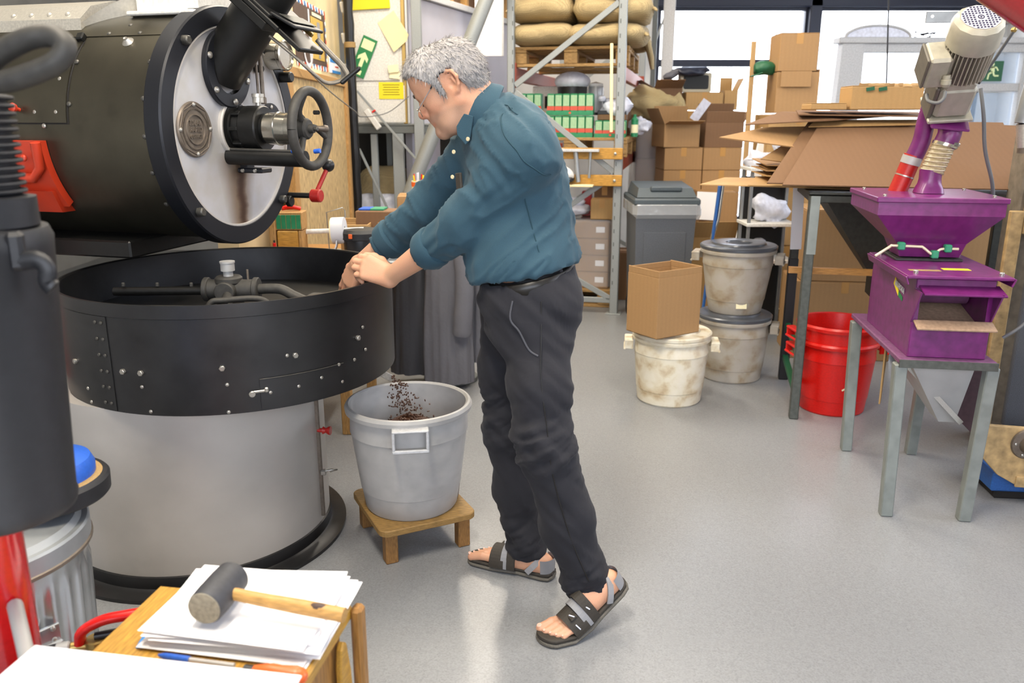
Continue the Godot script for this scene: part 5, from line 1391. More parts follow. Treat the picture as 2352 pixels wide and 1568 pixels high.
func build_rack() -> void:
	var O := V(-0.013, 0, -6.46)
	var b := B(0, -11.8, 0)
	var at := func(x: float, y: float, z: float) -> Vector3: return O + b * V(x, y, z)
	var T0 := func(x: float, y: float, z: float, r := 0.0) -> Transform3D: return Transform3D(b * B(0, r, 0), O + b * V(x, y, z))
	var t := thing("pallet_rack", "tall grey pallet rack with rust red beams behind the man", "rack", O, -11.8)
	var H := 3.3
	for z in [0.0, -2.6]:
		for x in [0.0, 0.82]:
			var up := obj("upright", S.new().at(V(x, H / 2, z - 0.035)).box(V(0.05 if x == 0.0 else 0.062, H, 0.07), 0.006), "rack_grey", t)
			if z == 0.0:
				for k in 30: obj("slot", S.new().at(V(x + (0.018 if x == 0.0 else -0.014), 0.25 + 0.1 * k, z + 0.0005)).box(V(0.008, 0.03, 0.002)), "rack_dark", up)
		obj("foot", S.new().at(V(0.82, 0.004, z - 0.035)).box(V(0.12, 0.008, 0.11), 0.002), "rack_grey", t)
		obj("foot", S.new().at(V(0.0, 0.004, z - 0.035)).box(V(0.12, 0.008, 0.11), 0.002), "rack_grey", t)
		for q in [[0.03, 1.715, 0.79, 2.28], [0.03, 1.67, 0.79, 1.085], [0.79, 1.065, 0.03, 0.53], [0.03, 0.52, 0.79, 0.12], [0.03, 0.105, 0.79, 0.105], [0.03, 2.86, 0.79, 2.3]]:
			obj("brace", S.new().at(V(0, 0, z - 0.03)).bar(V(q[0], q[1], 0), V(q[2], q[3], 0), 0.018, 0.042, 0.003), "rack_grey", t)
	for y in [1.80, 1.14]:
		for x in [0.0, 0.82]:
			obj("beam", S.new().at(V(x, y - 0.0, -1.3)).box(V(0.045, 0.10, 2.50), 0.005), "rack_orange", t)
			for z in [-0.08, -2.52]: obj("beam_plate", S.new().at(V(x, y - 0.01, z)).box(V(0.06, 0.18, 0.05), 0.004), "rack_orange", t)
	var strip := S.new().at(at.call(0.755, 1.69, 0.008), b * B(0, 0, 1.5)).box(V(0.022, 0.62, 0.012), 0.002)
	tag(obj("pale_batten", strip, "paper_cream"), "thin pale wooden batten tied along the right upright of the rack", "batten")
	# upper pallet with sacks
	pallet("upper wooden pallet carrying the burlap sacks on the rack", Vector2(0.87, 1.2), T0.call(0.43, 1.852, -0.74))
	var sackp := [
		[0.215, 2.083, -0.36, 0.50, 0.17, 0.66, "wide burlap sack lying at the left directly on the upper pallet"],
		[0.70, 2.078, -0.36, 0.58, 0.16, 0.66, "wide burlap sack drooping over the right edge of the upper pallet"],
		[0.21, 2.262, -0.35, 0.50, 0.19, 0.64, "burlap sack at the left in the second layer on the pallet"],
		[0.72, 2.252, -0.35, 0.60, 0.20, 0.64, "plump burlap sack at the right in the second layer on the pallet"],
		[0.24, 2.445, -0.38, 0.52, 0.18, 0.62, "burlap sack of the top layer at the left cut by the picture edge"],
		[0.70, 2.442, -0.34, 0.56, 0.18, 0.66, "burlap sack of the top layer at the right cut by the picture edge"],
		[0.24, 2.09, -1.02, 0.50, 0.18, 0.60, "rear burlap sack at the left behind the first layer"],
		[0.70, 2.09, -1.02, 0.54, 0.18, 0.60, "rear burlap sack at the right behind the first layer"],
	]
	for k in sackp.size():
		var q: Array = sackp[k]
		var sk := thing("burlap_sack", q[6], "sack", at.call(q[0], q[1], q[2]), -11.8 + [2, -3, -2, 3, 0, 2, 1, -2][k], "burlap sacks on the upper pallet")
		obj("body", pillow(V(q[3], q[4] * 1.04, q[5]), 5.5, 0.014, 30 + k), "burlap", sk)
		for e in [-1, 1]: obj("corner_ear", S.new().tube([V(e * q[3] * 0.46, 0, q[5] * 0.22), V(e * q[3] * 0.5, -0.005, q[5] * 0.30), V(e * q[3] * 0.535, -0.02, q[5] * 0.32)], 0.02, 8, [0.03, 0.022, 0.012], true, 0.6), "burlap", sk)
	var dr := thing("draped_sack", "empty burlap sack hanging down over the right edge of the upper pallet", "sack", at.call(0.95, 2.0, -0.78), -11.8)
	obj("cloth", S.new().at(V(0, 0.02, 0), B(0, 0, 12)).loft([[V(0.02, -0.17, 0.02), V(0.035, -0.17, -0.03), V(0.02, -0.17, -0.07), V(0.005, -0.17, -0.02)], [V(0.03, -0.08, 0.12), V(0.05, -0.08, -0.02), V(0.025, -0.08, -0.16), V(0.0, -0.08, -0.02)], [V(0.02, 0.05, 0.22), V(0.045, 0.05, 0.0), V(0.02, 0.05, -0.24), V(-0.01, 0.05, 0.0)], [V(0.0, 0.16, 0.2), V(0.02, 0.16, 0.0), V(0.0, 0.16, -0.22), V(-0.03, 0.16, 0.0)]]), "burlap", dr)
	# lower pallet with green packets
	pallet("lower wooden pallet carrying green coffee packets on the rack", Vector2(0.87, 1.2), T0.call(0.435, 1.192, -0.76))
	var p0: Node3D = null
	# [x of the first, y, z, how many, where]
	var rows := [[0.275, 1.338, -0.25, 6, "lower front tray"], [0.275, 1.502, -0.25, 6, "upper front tray"], [0.055, 1.502, -0.24, 3, "upper left tray"], [0.055, 1.338, -0.24, 3, "lower left tray"], [0.645, 1.338, -0.27, 4, "right hand tray"]]
	for r in rows:
		for k in r[3]:
			var where: String = r[4]
			var nth: String = ["first", "second", "third", "fourth", "fifth", "sixth"][k]
			var label := "%s green coffee packet from the left in the %s" % [nth, where]
			var h := 0.158 if r[3] == 6 else (0.16 if r[3] == 3 else 0.125)
			var p: Vector3 = at.call(r[0] + 0.0595 * k, r[1], r[2])
			if p0 == null:
				p0 = thing("coffee_packet", label, "packet", p, -11.8, "green coffee packets on the lower pallet")
				obj("body", S.new().at(V(0, h / 2, 0)).box(V(0.057, h, 0.10), 0.006), "tin_green", p0)
				obj("label_panel", S.new().at(V(0, h * 0.68, 0.0505)).box(V(0.047, h * 0.5, 0.001)), "tin_label", p0)
				obj("red_band", S.new().at(V(0, h * 0.32, 0.0505)).box(V(0.057, h * 0.19, 0.0016)), "tin_red", p0)
			else:
				var c := dup(p0, p, -11.8, label)
				c.scale = V(1, h / 0.158, 1)
	for q in [[0.42, 1.334, -0.255, 0.36], [0.42, 1.498, -0.255, 0.36], [0.73, 1.334, -0.275, 0.24]]:
		var tr := S.new().at(at.call(q[0], q[1] + 0.018, q[2] + 0.053), b).box(V(q[3], 0.032, 0.002))
		var o := obj("tray_front", tr, "tin_green")
		tag(o, ["green tray front under the lower front row of packets", "green tray front with red logo under the upper row of packets", "green tray front under the right hand row of packets"][0 if q[1] < 1.4 and q[0] < 0.5 else (1 if q[1] > 1.4 else 2)], "tray")
		obj("logo", S.new().at(at.call(q[0] + 0.005, q[1] + 0.02, q[2] + 0.0545), b).box(V(0.028, 0.014, 0.001)), "red_ink", o)
	# black tubs under plastic film
	t = thing("black_tub", "large black tub under clear plastic film on the green packets", "tub", at.call(0.41, 1.665, -0.42), -11.8)
	obj("body", S.new().lathe([Vector2(0, 0), Vector2(0.115, 0), Vector2(0.12, 0.095), Vector2(0.125, 0.10), Vector2(0, 0.10)], 36), "black_plastic", t)
	obj("film", S.new().ball(V(0, 0.09, 0), V(0.142, 0.075, 0.14), 20), "poly", t).scale = V(1, 1, 1)
	t = thing("black_tub", "narrow black tub wrapped in white film right of the large tub", "tub", at.call(0.585, 1.502, -0.50), -11.8)
	obj("body", S.new().lathe([Vector2(0, 0), Vector2(0.05, 0), Vector2(0.055, 0.22), Vector2(0, 0.225)], 28), "black_plastic", t)
	obj("film", S.new().lathe([Vector2(0.062, 0.02), Vector2(0.066, 0.19), Vector2(0.055, 0.24), Vector2(0, 0.255)], 28), "bag_film", t)
	t = thing("small_carton", "low brown carton with a dark top on the right hand packets", "box", at.call(0.735, 1.466, -0.40), -11.8)
	obj("body", S.new().at(V(0, 0.02, 0)).box(V(0.22, 0.04, 0.2), 0.003), "card_dark", t)
	obj("tray", S.new().at(V(0, 0.055, 0)).box(V(0.22, 0.03, 0.2), 0.003), "black_plastic", t)
	t = thing("plastic_bag", "crumpled white plastic bag lying on the low brown carton", "bag", at.call(0.73, 1.575, -0.40), -11.8)
	obj("body", pillow(V(0.22, 0.12, 0.2), 2.5, 0.05, 61), "poly", t)
	obj("tie", S.new().ball(V(-0.08, 0.05, 0.03), V(0.03, 0.025, 0.02), 8), "poly", t)
	t = thing("green_bottle", "small green bottle beside a white bag at the right end of the lower pallet", "bottle", at.call(0.905, 1.338, -0.42), -11.8)
	obj("body", S.new().lathe([Vector2(0, 0), Vector2(0.028, 0), Vector2(0.028, 0.13), Vector2(0.012, 0.15), Vector2(0.012, 0.17), Vector2(0, 0.17)], 16), "tin_green", t)
	obj("label", S.new().lathe([Vector2(0.0285, 0.03), Vector2(0.0288, 0.09), Vector2(0.0285, 0.092)], 16), "note", t)
	t = thing("plastic_bag", "white plastic bag slumped at the right corner of the lower pallet", "bag", at.call(0.93, 1.40, -0.72), -11.8)
	obj("body", pillow(V(0.16, 0.13, 0.16), 2.5, 0.04, 66), "poly", t)
	obj("tie", S.new().ball(V(0.0, 0.07, 0.02), V(0.025, 0.025, 0.02), 8), "poly", t)
	carton("rear_carton", "brown carton standing at the back of the lower pallet", V(0.26, 0.30, 0.2), at.call(0.70, 1.338, -0.98), -11.8, "card_dark")
	t = thing("white_crate", "white crate with a dark window at the back left of the lower pallet", "crate", at.call(0.16, 1.338, -1.05), -11.8)
	obj("body", S.new().at(V(0, 0.20, 0)).box(V(0.32, 0.40, 0.24), 0.006), "white_paint", t)
	obj("dark_panel", S.new().at(V(0.02, 0.27, 0.122)).box(V(0.15, 0.10, 0.004), 0.001), "hole_dark", t)
	obj("wood_strip", S.new().at(V(0.13, 0.24, 0.122)).box(V(0.05, 0.2, 0.004), 0.001), "yellow_wood", t)
	# yellow timber rails with a folding bracket bolted on the front of the rack
	for k in 2:
		var y: float = [1.226, 1.030][k]
		var r := thing("timber_rail", ["upper varnished timber rail bolted across the rack uprights", "lower varnished timber rail bolted across the rack uprights"][k], "rail", at.call(0.42, y, 0.022), -11.8, "timber rails on the rack front")
		obj("board", S.new().box(V(0.87, 0.082, 0.036), 0.004), "yellow_wood", r)
		for x in [-0.38, 0.38]: stick("bolt", round_screw(0.012), "bolt", r, V(x, 0.0, 0.018), V(0, 0, 1))
	t = thing("folding_bracket", "pale folding steel bracket hanging between the two timber rails", "bracket", at.call(0.52, 1.25, 0.045), -11.8)
	obj("top_plate", S.new().at(V(0.03, 0.0, 0.03)).box(V(0.27, 0.02, 0.06), 0.003), "frame_pale", t)
	obj("side_block", S.new().at(V(-0.15, -0.005, 0.02)).box(V(0.10, 0.035, 0.05), 0.004), "frame_pale", t)
	obj("leg", S.new().tube([V(-0.01, -0.01, 0.03), V(0.015, -0.23, 0.03)], 0.018, 10), "galv", t)
	obj("leg", S.new().tube([V(0.10, -0.01, 0.03), V(0.095, -0.20, 0.03)], 0.011, 8), "galv", t)
	obj("lower_tray", S.new().at(V(-0.02, -0.255, 0.05)).box(V(0.30, 0.016, 0.08), 0.003), "paper_cream", t)
	obj("side_rod", S.new().tube([V(-0.16, -0.01, 0.03), V(-0.16, -0.22, 0.03)], 0.006, 8), "galv", t)
	t = thing("white_visor", "white curved visor with a black rim hanging on the rack beside the man's back", "visor", at.call(0.42, 1.075, 0.10), -11.8)
	obj("shell", S.new().at(V(0, 0, 0), B(0, 0, -28)).ball(V(0, 0.02, 0), V(0.085, 0.045, 0.06), 16), "white_paint", t)
	obj("rim", S.new().at(V(0.02, -0.035, 0.0)).box(V(0.13, 0.035, 0.11), 0.012), "black_plastic", t)
	t = thing("cable_tie_bundle", "black cable coil tied on the rack brace above the man's shoulder", "cable", at.call(0.235, 1.50, 0.03), -11.8)
	obj("coil", S.new().tube(smoothed([V(0, 0.02, 0), V(0.02, -0.03, 0.01), V(-0.015, -0.05, 0.01), V(0.01, 0.0, 0.015)], 4), 0.008, 6), "cable_black", t)
	obj("strap", S.new().tube([V(-0.01, 0.01, -0.02), V(-0.01, 0.03, 0.01)], 0.006, 6), "cable_black", t)
	# shrink wrapped stack at floor level
	pallet("floor pallet under the shrink wrapped cartons in the rack", Vector2(0.74, 1.0), T0.call(0.40, 0.0, -0.72))
	var names := ["bottom", "second", "third", "fourth"]
	for j in 4:
		for i in 2:
			var c := carton("wrapped_carton", "%s layer %s carton of the shrink wrapped stack in the rack" % [names[j], ["left", "right"][i]], V(0.345, 0.133, 0.5), at.call(0.225 + 0.35 * i, 0.146 + 0.135 * j, -0.53), -11.8, "card", "shrink wrapped cartons in the rack", false)
			obj("white_sticker", S.new().at(V([0.07, 0.1][i], 0.07, 0.2515)).box(V(0.07, 0.045, 0.001)), "paper", c)
	var fm := obj("shrink_film", S.new().at(at.call(0.40, 0.42, -0.53), b).box(V(0.72, 0.555, 0.525), 0.02), "film")
	tag(fm, "clear shrink film wrapped round the cartons on the floor pallet", "film")
	carton("top_carton", "small taped carton on top of the shrink wrapped stack", V(0.18, 0.16, 0.16), at.call(0.68, 0.70, -0.38), -11.8, "card_light")
	carton("top_carton", "dark printed carton behind the small taped carton on the wrapped stack", V(0.17, 0.24, 0.14), at.call(0.675, 0.70, -0.60), -11.8, "card_dark")
	t = thing("plastic_bag", "clear plastic bag lying on the left of the shrink wrapped stack", "bag", at.call(0.42, 0.755, -0.42), -11.8)
	obj("body", pillow(V(0.30, 0.10, 0.22), 2.5, 0.03, 71), "poly", t)
	obj("violet_content", pillow(V(0.24, 0.07, 0.16), 2.5, 0.02, 72), "poly", t).position = V(-0.02, 0.065, -0.05)
	carton("red_box", "small dark red box behind the clear plastic bag", V(0.08, 0.20, 0.1), at.call(0.53, 0.70, -0.57), -11.8, "red_paint", "", false)
	# second rack farther back
	t = thing("far_rack", "pale rack uprights standing farther back beside the window", "rack", V(1.46, 0, -9.0), -11.8)
	for x in [0.0, 0.14]: obj("upright", S.new().at(V(x, 1.65, 0)).box(V([0.05, 0.12][0 if x == 0.0 else 1], 3.3, 0.06), 0.006), "frame_pale" if x > 0 else "rack_dark", t)
	for k in 5: obj("brace", S.new().bar(V(0.0, 0.4 + 0.6 * k, 0), V(0.14, 0.8 + 0.6 * k, 0), 0.02, 0.02), "rack_grey", t)

# ---------------------------------------------------------------- stacks of cartons before the window
func build_back_boxes() -> void:
	var cols := ["left", "right"]
	var rows := ["floor", "second", "third", "fourth", "fifth", "sixth"]
	for j in 6:
		for i in 2:
			carton("stacked_carton", "%s row %s brown carton of the big stack before the window" % [rows[j], cols[i]], V(0.316, 0.182, 0.40), V(1.415 + 0.322 * i, 0.147 + 0.183 * j, -7.2), 1, "card", "big stack of brown cartons")
	pallet("wooden pallet under the big stack of brown cartons", Vector2(0.70, 0.6), Transform3D(Basis(), V(1.575, 0, -7.2)))
	open_carton("open_carton", "open carton with its flaps spread at the top left of the big stack", V(0.30, 0.185, 0.36), V(1.375, 1.245, -7.18), 7, "card", [[0, 78, 0.13], [2, -12, 0.15], [3, 25, 0.14]])
	open_carton("open_carton", "open carton with tall rear flaps at the top right of the big stack", V(0.315, 0.20, 0.36), V(1.745, 1.243, -7.2), 1, "card_dark", [[0, 14, 0.09], [2, -15, 0.16], [1, 30, 0.10]])
	var wp := S.new().at(V(1.57, 1.54, -7.16), B(10, 0, -33)).box(V(0.075, 0.19, 0.004))
	tag(obj("white_card", wp, "poly"), "white card sticking up between the two open cartons", "card")
	# behind: a second stack with monitor, cloth and open cartons
	for j in 3: carton("rear_carton", "%s carton of the rear stack hidden behind the big stack" % ["bottom", "middle", "top"][j], V(0.62, 0.51, 0.42), V(1.62, 0.515 * j, -8.0), 0, "card", "rear stack of cartons")
	carton("pale_carton", "pale carton under the old computer screen", V(0.34, 0.155, 0.30), V(1.75, 1.548, -7.98), 0, "card_light")
	var t := thing("old_monitor", "old grey computer screen standing on the pale carton", "monitor", V(1.685, 1.706, -7.98), 4)
	obj("case", S.new().at(V(0, 0.085, -0.02)).box(V(0.29, 0.17, 0.10), 0.012).at(V(0, 0.085, -0.12)).box(V(0.22, 0.13, 0.12), 0.02), "crt", t)
	obj("bezel", S.new().at(V(0, 0.085, 0.032)).prism(rrect(0.29, 0.17, 0.014), 0, 0.006, 0.002), "crt", t)
	obj("screen", S.new().at(V(0, 0.088, 0.036)).prism(rrect(0.235, 0.125, 0.02), 0, 0.005, 0.002), "crt_glass", t)
	t = thing("dark_cloth", "dark blue cloth thrown over the top of the old screen", "cloth", V(1.64, 1.897, -7.99))
	obj("body", pillow(V(0.40, 0.07, 0.2), 2.2, 0.05, 81), "frame_dark", t)
	obj("fold", pillow(V(0.16, 0.06, 0.14), 2.2, 0.05, 83), "coat", t).transform = Transform3D(B(0, 0, 25), V(-0.19, -0.03, 0.02))
	open_carton("flap_carton", "open carton with a wide pale flap left of the old screen", V(0.26, 0.19, 0.3), V(1.415, 1.548, -7.98), 0, "card_dark", [[0, 65, 0.16], [3, 60, 0.14]])
	open_carton("flap_carton", "open carton with upright flaps right of the old screen", V(0.12, 0.17, 0.22), V(2.0, 1.548, -7.98), 0, "card_light", [[1, 25, 0.12], [2, 0, 0.12]])
	carton("rear_carton", "tall carton supporting the carton right of the old screen", V(0.14, 1.54, 0.3), V(2.02, 0, -8.0), 0, "card", "", false)
	# wrapped dark stack with the big pale sack on it
	t = thing("wrapped_stack", "dark brown stack of cartons under film left of the big stack", "stack", V(1.20, 0, -7.74), 0)
	for j in 5: obj("carton_layer", S.new().at(V(0, 0.15 + 0.28 * j, 0)).box(V(0.19, 0.275, 0.44), 0.006), "card_dark", t)
	obj("film", S.new().at(V(0, 0.72, 0)).box(V(0.205, 1.43, 0.46), 0.02), "film", t)
	t = thing("pale_sack", "big pale jute sack leaning on the dark wrapped stack", "sack", V(1.215, 1.585, -7.70), 8)
	obj("body", pillow(V(0.46, 0.30, 0.36), 2.6, 0.05, 91), "burlap_pale", t)
	obj("neck", S.new().tube([V(0.2, 0.05, 0.08), V(0.25, 0.0, 0.10), V(0.28, -0.06, 0.10)], 0.06, 10, [0.09, 0.07, 0.05]), "burlap_pale", t)
	carton("side_carton", "brown carton with a dark side between the racks and the wrapped stack", V(0.26, 0.4, 0.3), V(1.03, 0, -6.95), -10, "card_dark")
	# wheelie bin
	t = thing("wheelie_bin", "grey wheeled refuse bin with a plastic bag over its rim", "bin", V(1.085, 0, -6.10))
	obj("body", S.new().loft([[V(-0.19, 0.06, 0.20), V(0.19, 0.06, 0.20), V(0.19, 0.06, -0.20), V(-0.19, 0.06, -0.20)], [V(-0.215, 0.90, 0.25), V(0.215, 0.90, 0.25), V(0.215, 0.90, -0.25), V(-0.215, 0.90, -0.25)]], true, true, true), "grey_bin", t)
	obj("rim", S.new().at(V(0, 0.915, 0)).box(V(0.47, 0.05, 0.55), 0.012), "grey_lid", t)
	obj("lid", S.new().at(V(0, 0.975, 0)).hexa([V(-0.21, -0.03, 0.25), V(0.21, -0.03, 0.25), V(0.21, -0.03, -0.25), V(-0.21, -0.03, -0.25), V(-0.19, 0.03, 0.18), V(0.19, 0.03, 0.18), V(0.19, 0.05, -0.22), V(-0.19, 0.05, -0.22)]).at(V(-0.0, 1.0, 0.19)).box(V(0.22, 0.035, 0.05), 0.008), "grey_lid", t)
	obj("bag", S.new().at(V(0, 0.86, 0.0)).box(V(0.475, 0.125, 0.56), 0.03).at(V(0.235, 0.84, 0.14)).ball(V(0, 0, 0), V(0.03, 0.07, 0.10), 10), "bag_film", t)
	for x in [-1, 1]: obj("wheel", S.new().at(V(0.17 * x, 0.08, -0.2), to_dir(V(1, 0, 0))).cyl(0.08, -0.02, 0.02, 20, 0.005), "black_rubber", t)
	obj("front_foot", S.new().at(V(0, 0.03, 0.16)).box(V(0.3, 0.06, 0.05), 0.006), "grey_bin", t)
	obj("moulded_panel", S.new().at(V(0, 0.45, 0.226), B(3.2, 0, 0)).box(V(0.30, 0.5, 0.006), 0.002), "grey_bin", t)
	# low open carton, papers, blue stick
	open_carton("low_carton", "open carton on the floor with raised flaps right of the refuse bin", V(0.44, 0.60, 0.34), V(1.59, 0, -6.48), 2, "card_light", [[0, 35, 0.16], [1, 70, 0.24], [3, 14, 0.22]])
	t = thing("blue_pole", "blue painted metal pole standing up behind the grey lidded bin", "pole", V(1.205, 0, -4.98))
	obj("bar", S.new().bar(V(-0.05, 0.0, 0), V(0.022, 1.10, 0.02), 0.035, 0.012, 0.003), "blue_paint", t)
	obj("steel_tube", S.new().tube([V(0.0, 0.78, 0.0), V(0.03, 0.9, 0.0), V(0.045, 1.1, 0.0)], 0.012, 10), "steel", t)
	obj("foot", S.new().at(V(-0.05, 0.02, 0)).box(V(0.2, 0.04, 0.05), 0.005), "blue_paint", t)
	carton("mid_carton", "upper brown carton with a white paper behind the blue pole", V(0.30, 0.30, 0.3), V(1.66, 0.605, -6.86), 0, "card")
	carton("mid_carton", "lower brown carton behind the low open carton", V(0.30, 0.60, 0.3), V(1.66, 0, -6.86), 0, "card")
	var wpp := S.new().at(V(1.56, 0.80, -6.68), B(-6, 0, -3)).box(V(0.17, 0.22, 0.003))
	tag(obj("white_paper", wpp, "paper"), "white paper leaning on the upper brown carton behind the blue pole", "paper")
	# tall stack right with the two cartons on top, and the bright clutter between
	for j in 3: carton("tall_carton", "%s tall carton of the stack behind the steel table" % ["bottom", "middle", "top"][j], V(0.42, 0.452, 0.42), V(1.99, 0.147 + 0.455 * j, -6.1), -3, "card_light", "tall cartons behind the steel table")
	pallet("pallet under the tall cartons behind the steel table", Vector2(0.5, 0.5), Transform3D(B(0, -3, 0), V(1.98, 0, -6.1)))
	open_carton("tower_carton", "brown carton open at the front on the high tower by the window", V(0.28, 0.265, 0.30), V(1.935, 1.515, -5.98), -4, "card", [[1, 8, 0.02]])
	carton("tower_carton", "brown carton closed with tape at the very top of the tower", V(0.255, 0.245, 0.28), V(1.925, 1.785, -5.98), -3, "card")
	var cf := S.new().at(V(1.905, 1.735, -5.815), B(0, -4, 0)).box(V(0.20, 0.10, 0.004), 0.001)
	tag(obj("card_flap", cf, "card"), "torn cardboard flap across the mouth of the tower carton", "cardboard")
	t = thing("green_hat", "small dark green cloth cap at the left of the tower", "hat", V(1.74, 1.79, -6.0))
	obj("crown", pillow(V(0.14, 0.08, 0.12), 2.2, 0.03, 95), "sign_dark", t)
	obj("peak", S.new().at(V(-0.06, -0.02, 0.03), B(0, 0, 20)).box(V(0.07, 0.008, 0.09), 0.003), "sign_dark", t)
	t = thing("stick_post", "thin wooden post rising left of the tower", "post", V(1.70, 0, -6.16))
	obj("post", S.new().at(V(0, 1.0, 0)).box(V(0.03, 2.0, 0.03), 0.003), "card_edge", t)
	obj("foot", S.new().at(V(0, 0.01, 0)).box(V(0.1, 0.02, 0.1), 0.003), "pine", t)
	t = thing("white_board", "white board leaning on a slant behind the left end of the cardboard pile", "board", V(1.66, 0, -6.0))
	obj("panel", S.new().at(V(0.03, 0.71, 0), B(0, 0, -9)).box(V(0.10, 1.42, 0.03), 0.004), "paper", t)
	obj("edge_strip", S.new().at(V(0.085, 0.71, 0), B(0, 0, -9)).box(V(0.012, 1.40, 0.034), 0.002), "frame_pale", t)
	for k in 4:
		var pb := thing("plastic_bag", ["bluish plastic bag hanging under the cardboard pile", "crumpled white bag on the carton behind the table", "clear bag on the shelf left of the table leg", "pale film bundle behind the sheet pile"][k], "bag", [V(1.72, 0.88, -5.62), V(1.83, 1.30, -5.55), V(1.70, 0.62, -5.60), V(1.68, 1.22, -5.6)][k], [10, 40, -20, 5][k], "plastic bags behind the table")
		obj("body", pillow([V(0.24, 0.16, 0.12), V(0.2, 0.16, 0.14), V(0.14, 0.10, 0.10), V(0.2, 0.10, 0.14)][k], 2.4, 0.06, 100 + k), "poly", pb)
		obj("tie", S.new().ball(V(0.05, -0.07, 0.03), V(0.035, 0.05, 0.02), 8), "poly", pb)
	t = thing("steel_trestle", "small white topped trestle shelf behind the table legs", "shelf", V(1.72, 0, -5.6))
	for y in [0.555, 0.80, 1.16]: obj("shelf_board", S.new().at(V(0, y, 0)).box(V(0.34, 0.022, 0.26), 0.003), "white_paint", t)
	for p in [[-0.15, -0.1], [0.15, -0.1], [-0.15, 0.1], [0.15, 0.1]]: obj("leg", S.new().at(V(p[0], 0.575, p[1])).box(V(0.02, 1.15, 0.02), 0.002), "galv", t)
	obj("dark_back", S.new().at(V(0, 0.55, -0.125)).box(V(0.32, 1.1, 0.008), 0.002), "hole_dark", t)
	# pale porch with the running man sign
	var z := -7.9
	t = thing("porch", "pale framed glass porch before the window carrying the exit sign", "porch", V(0, 0, z))
	obj("left_post", S.new().at(V(3.06, 1.11, 0)).hexa([V(-0.16, -1.11, 0.06), V(0.10, -1.11, 0.06), V(0.10, -1.11, -0.06), V(-0.16, -1.11, -0.06), V(-0.10, 1.03, 0.06), V(0.10, 1.03, 0.06), V(0.10, 1.03, -0.06), V(-0.10, 1.03, -0.06)]), "frame_pale", t)
	obj("right_post", S.new().at(V(4.66, 1.06, 0)).box(V(0.12, 2.12, 0.12), 0.006), "frame_pale", t)
	obj("header", S.new().at(V(3.80, 2.147, 0)).box(V(1.76, 0.05, 0.16), 0.006), "frame_pale", t)
	obj("header_board", S.new().at(V(3.84, 2.09, 0)).box(V(1.56, 0.09, 0.09), 0.004), "frame_pale", t)
	obj("mid_rail", S.new().at(V(3.84, 1.745, 0)).box(V(1.56, 0.07, 0.09), 0.004), "frame_pale", t)
	obj("top_pane", S.new().at(V(3.84, 1.935, 0)).box(V(1.50, 0.31, 0.008)), "glass_blue", t)
	obj("door_post", S.new().at(V(4.02, 0.86, 0)).box(V(0.09, 1.70, 0.08), 0.004), "frame_dark", t)
	obj("lower_pane", S.new().at(V(3.56, 0.96, 0)).box(V(0.8, 1.48, 0.008)), "glass_blue", t)
	obj("lower_pane", S.new().at(V(4.34, 0.96, 0)).box(V(0.5, 1.48, 0.008)), "glass_blue", t)
	obj("bottom_rail", S.new().at(V(3.84, 0.1, 0)).box(V(1.56, 0.2, 0.08), 0.004), "frame_pale", t)
	t = thing("arched_canopy", "white arched canopy on top of the porch", "canopy", V(3.27, 2.172, z))
	obj("arch", S.new().prism(PackedVector2Array(Array(range(17)).map(func(i): return Vector2(0.29 * cos(PI * i / 16.0), 0.10 * sin(PI * i / 16.0)))), -0.1, 0.06, 0.004, true), "poly", t)
	obj("arch_trim", S.new().tube(range(17).map(func(i): return V(0.29 * cos(PI * i / 16.0), 0.10 * sin(PI * i / 16.0), 0.06)), 0.012, 8), "frame_pale", t)
	t = thing("wire_tangle", "small tangle of dark wire on the porch header", "wire", V(3.72, 2.172, z))
	var r2 := RandomNumberGenerator.new()
	r2.seed = 8
	for q in 2:
		var pts := []
		for k in 12: pts.append(V(r2.randf_range(-0.11, 0.11) + q * 0.52, r2.randf_range(0.005, 0.055), r2.randf_range(-0.03, 0.03)))
		obj("strand", S.new().tube(smoothed(pts, 4), 0.004, 5), "cable_black", t)
	t = thing("exit_sign", "green emergency exit sign with a running figure on the porch", "sign", V(4.235, 1.885, z + 0.05))
	obj("plate", S.new().box(V(0.39, 0.175, 0.012), 0.002), "sign_dark", t)
	exit_figure(t, V(0.095, 0.0, 0.0065), 0.155)
	obj("arrow", S.new().at(V(-0.085, -0.03, 0.006), B(0, 0, 40)).prism(PackedVector2Array([Vector2(-0.016, 0.06), Vector2(-0.016, 0.0), Vector2(-0.05, 0.0), Vector2(0.0, -0.055), Vector2(0.05, 0.0), Vector2(0.016, 0.0), Vector2(0.016, 0.06)]), 0, 0.002), "sign_glow", t)
	t = thing("hanging_cable", "thin black cable hanging from the ceiling before the porch", "cable", V(0, 0, 0))
	obj("wire", S.new().tube([V(2.75, 3.98, -6.6), V(2.80, 2.33, -6.6), V(2.855, 1.72, -6.6)], 0.006, 6), "cable_black", t)
	obj("plug", S.new().at(V(2.857, 1.69, -6.6)).cyl(0.012, 0, 0.04, 8, 0.002), "black_plastic", t)

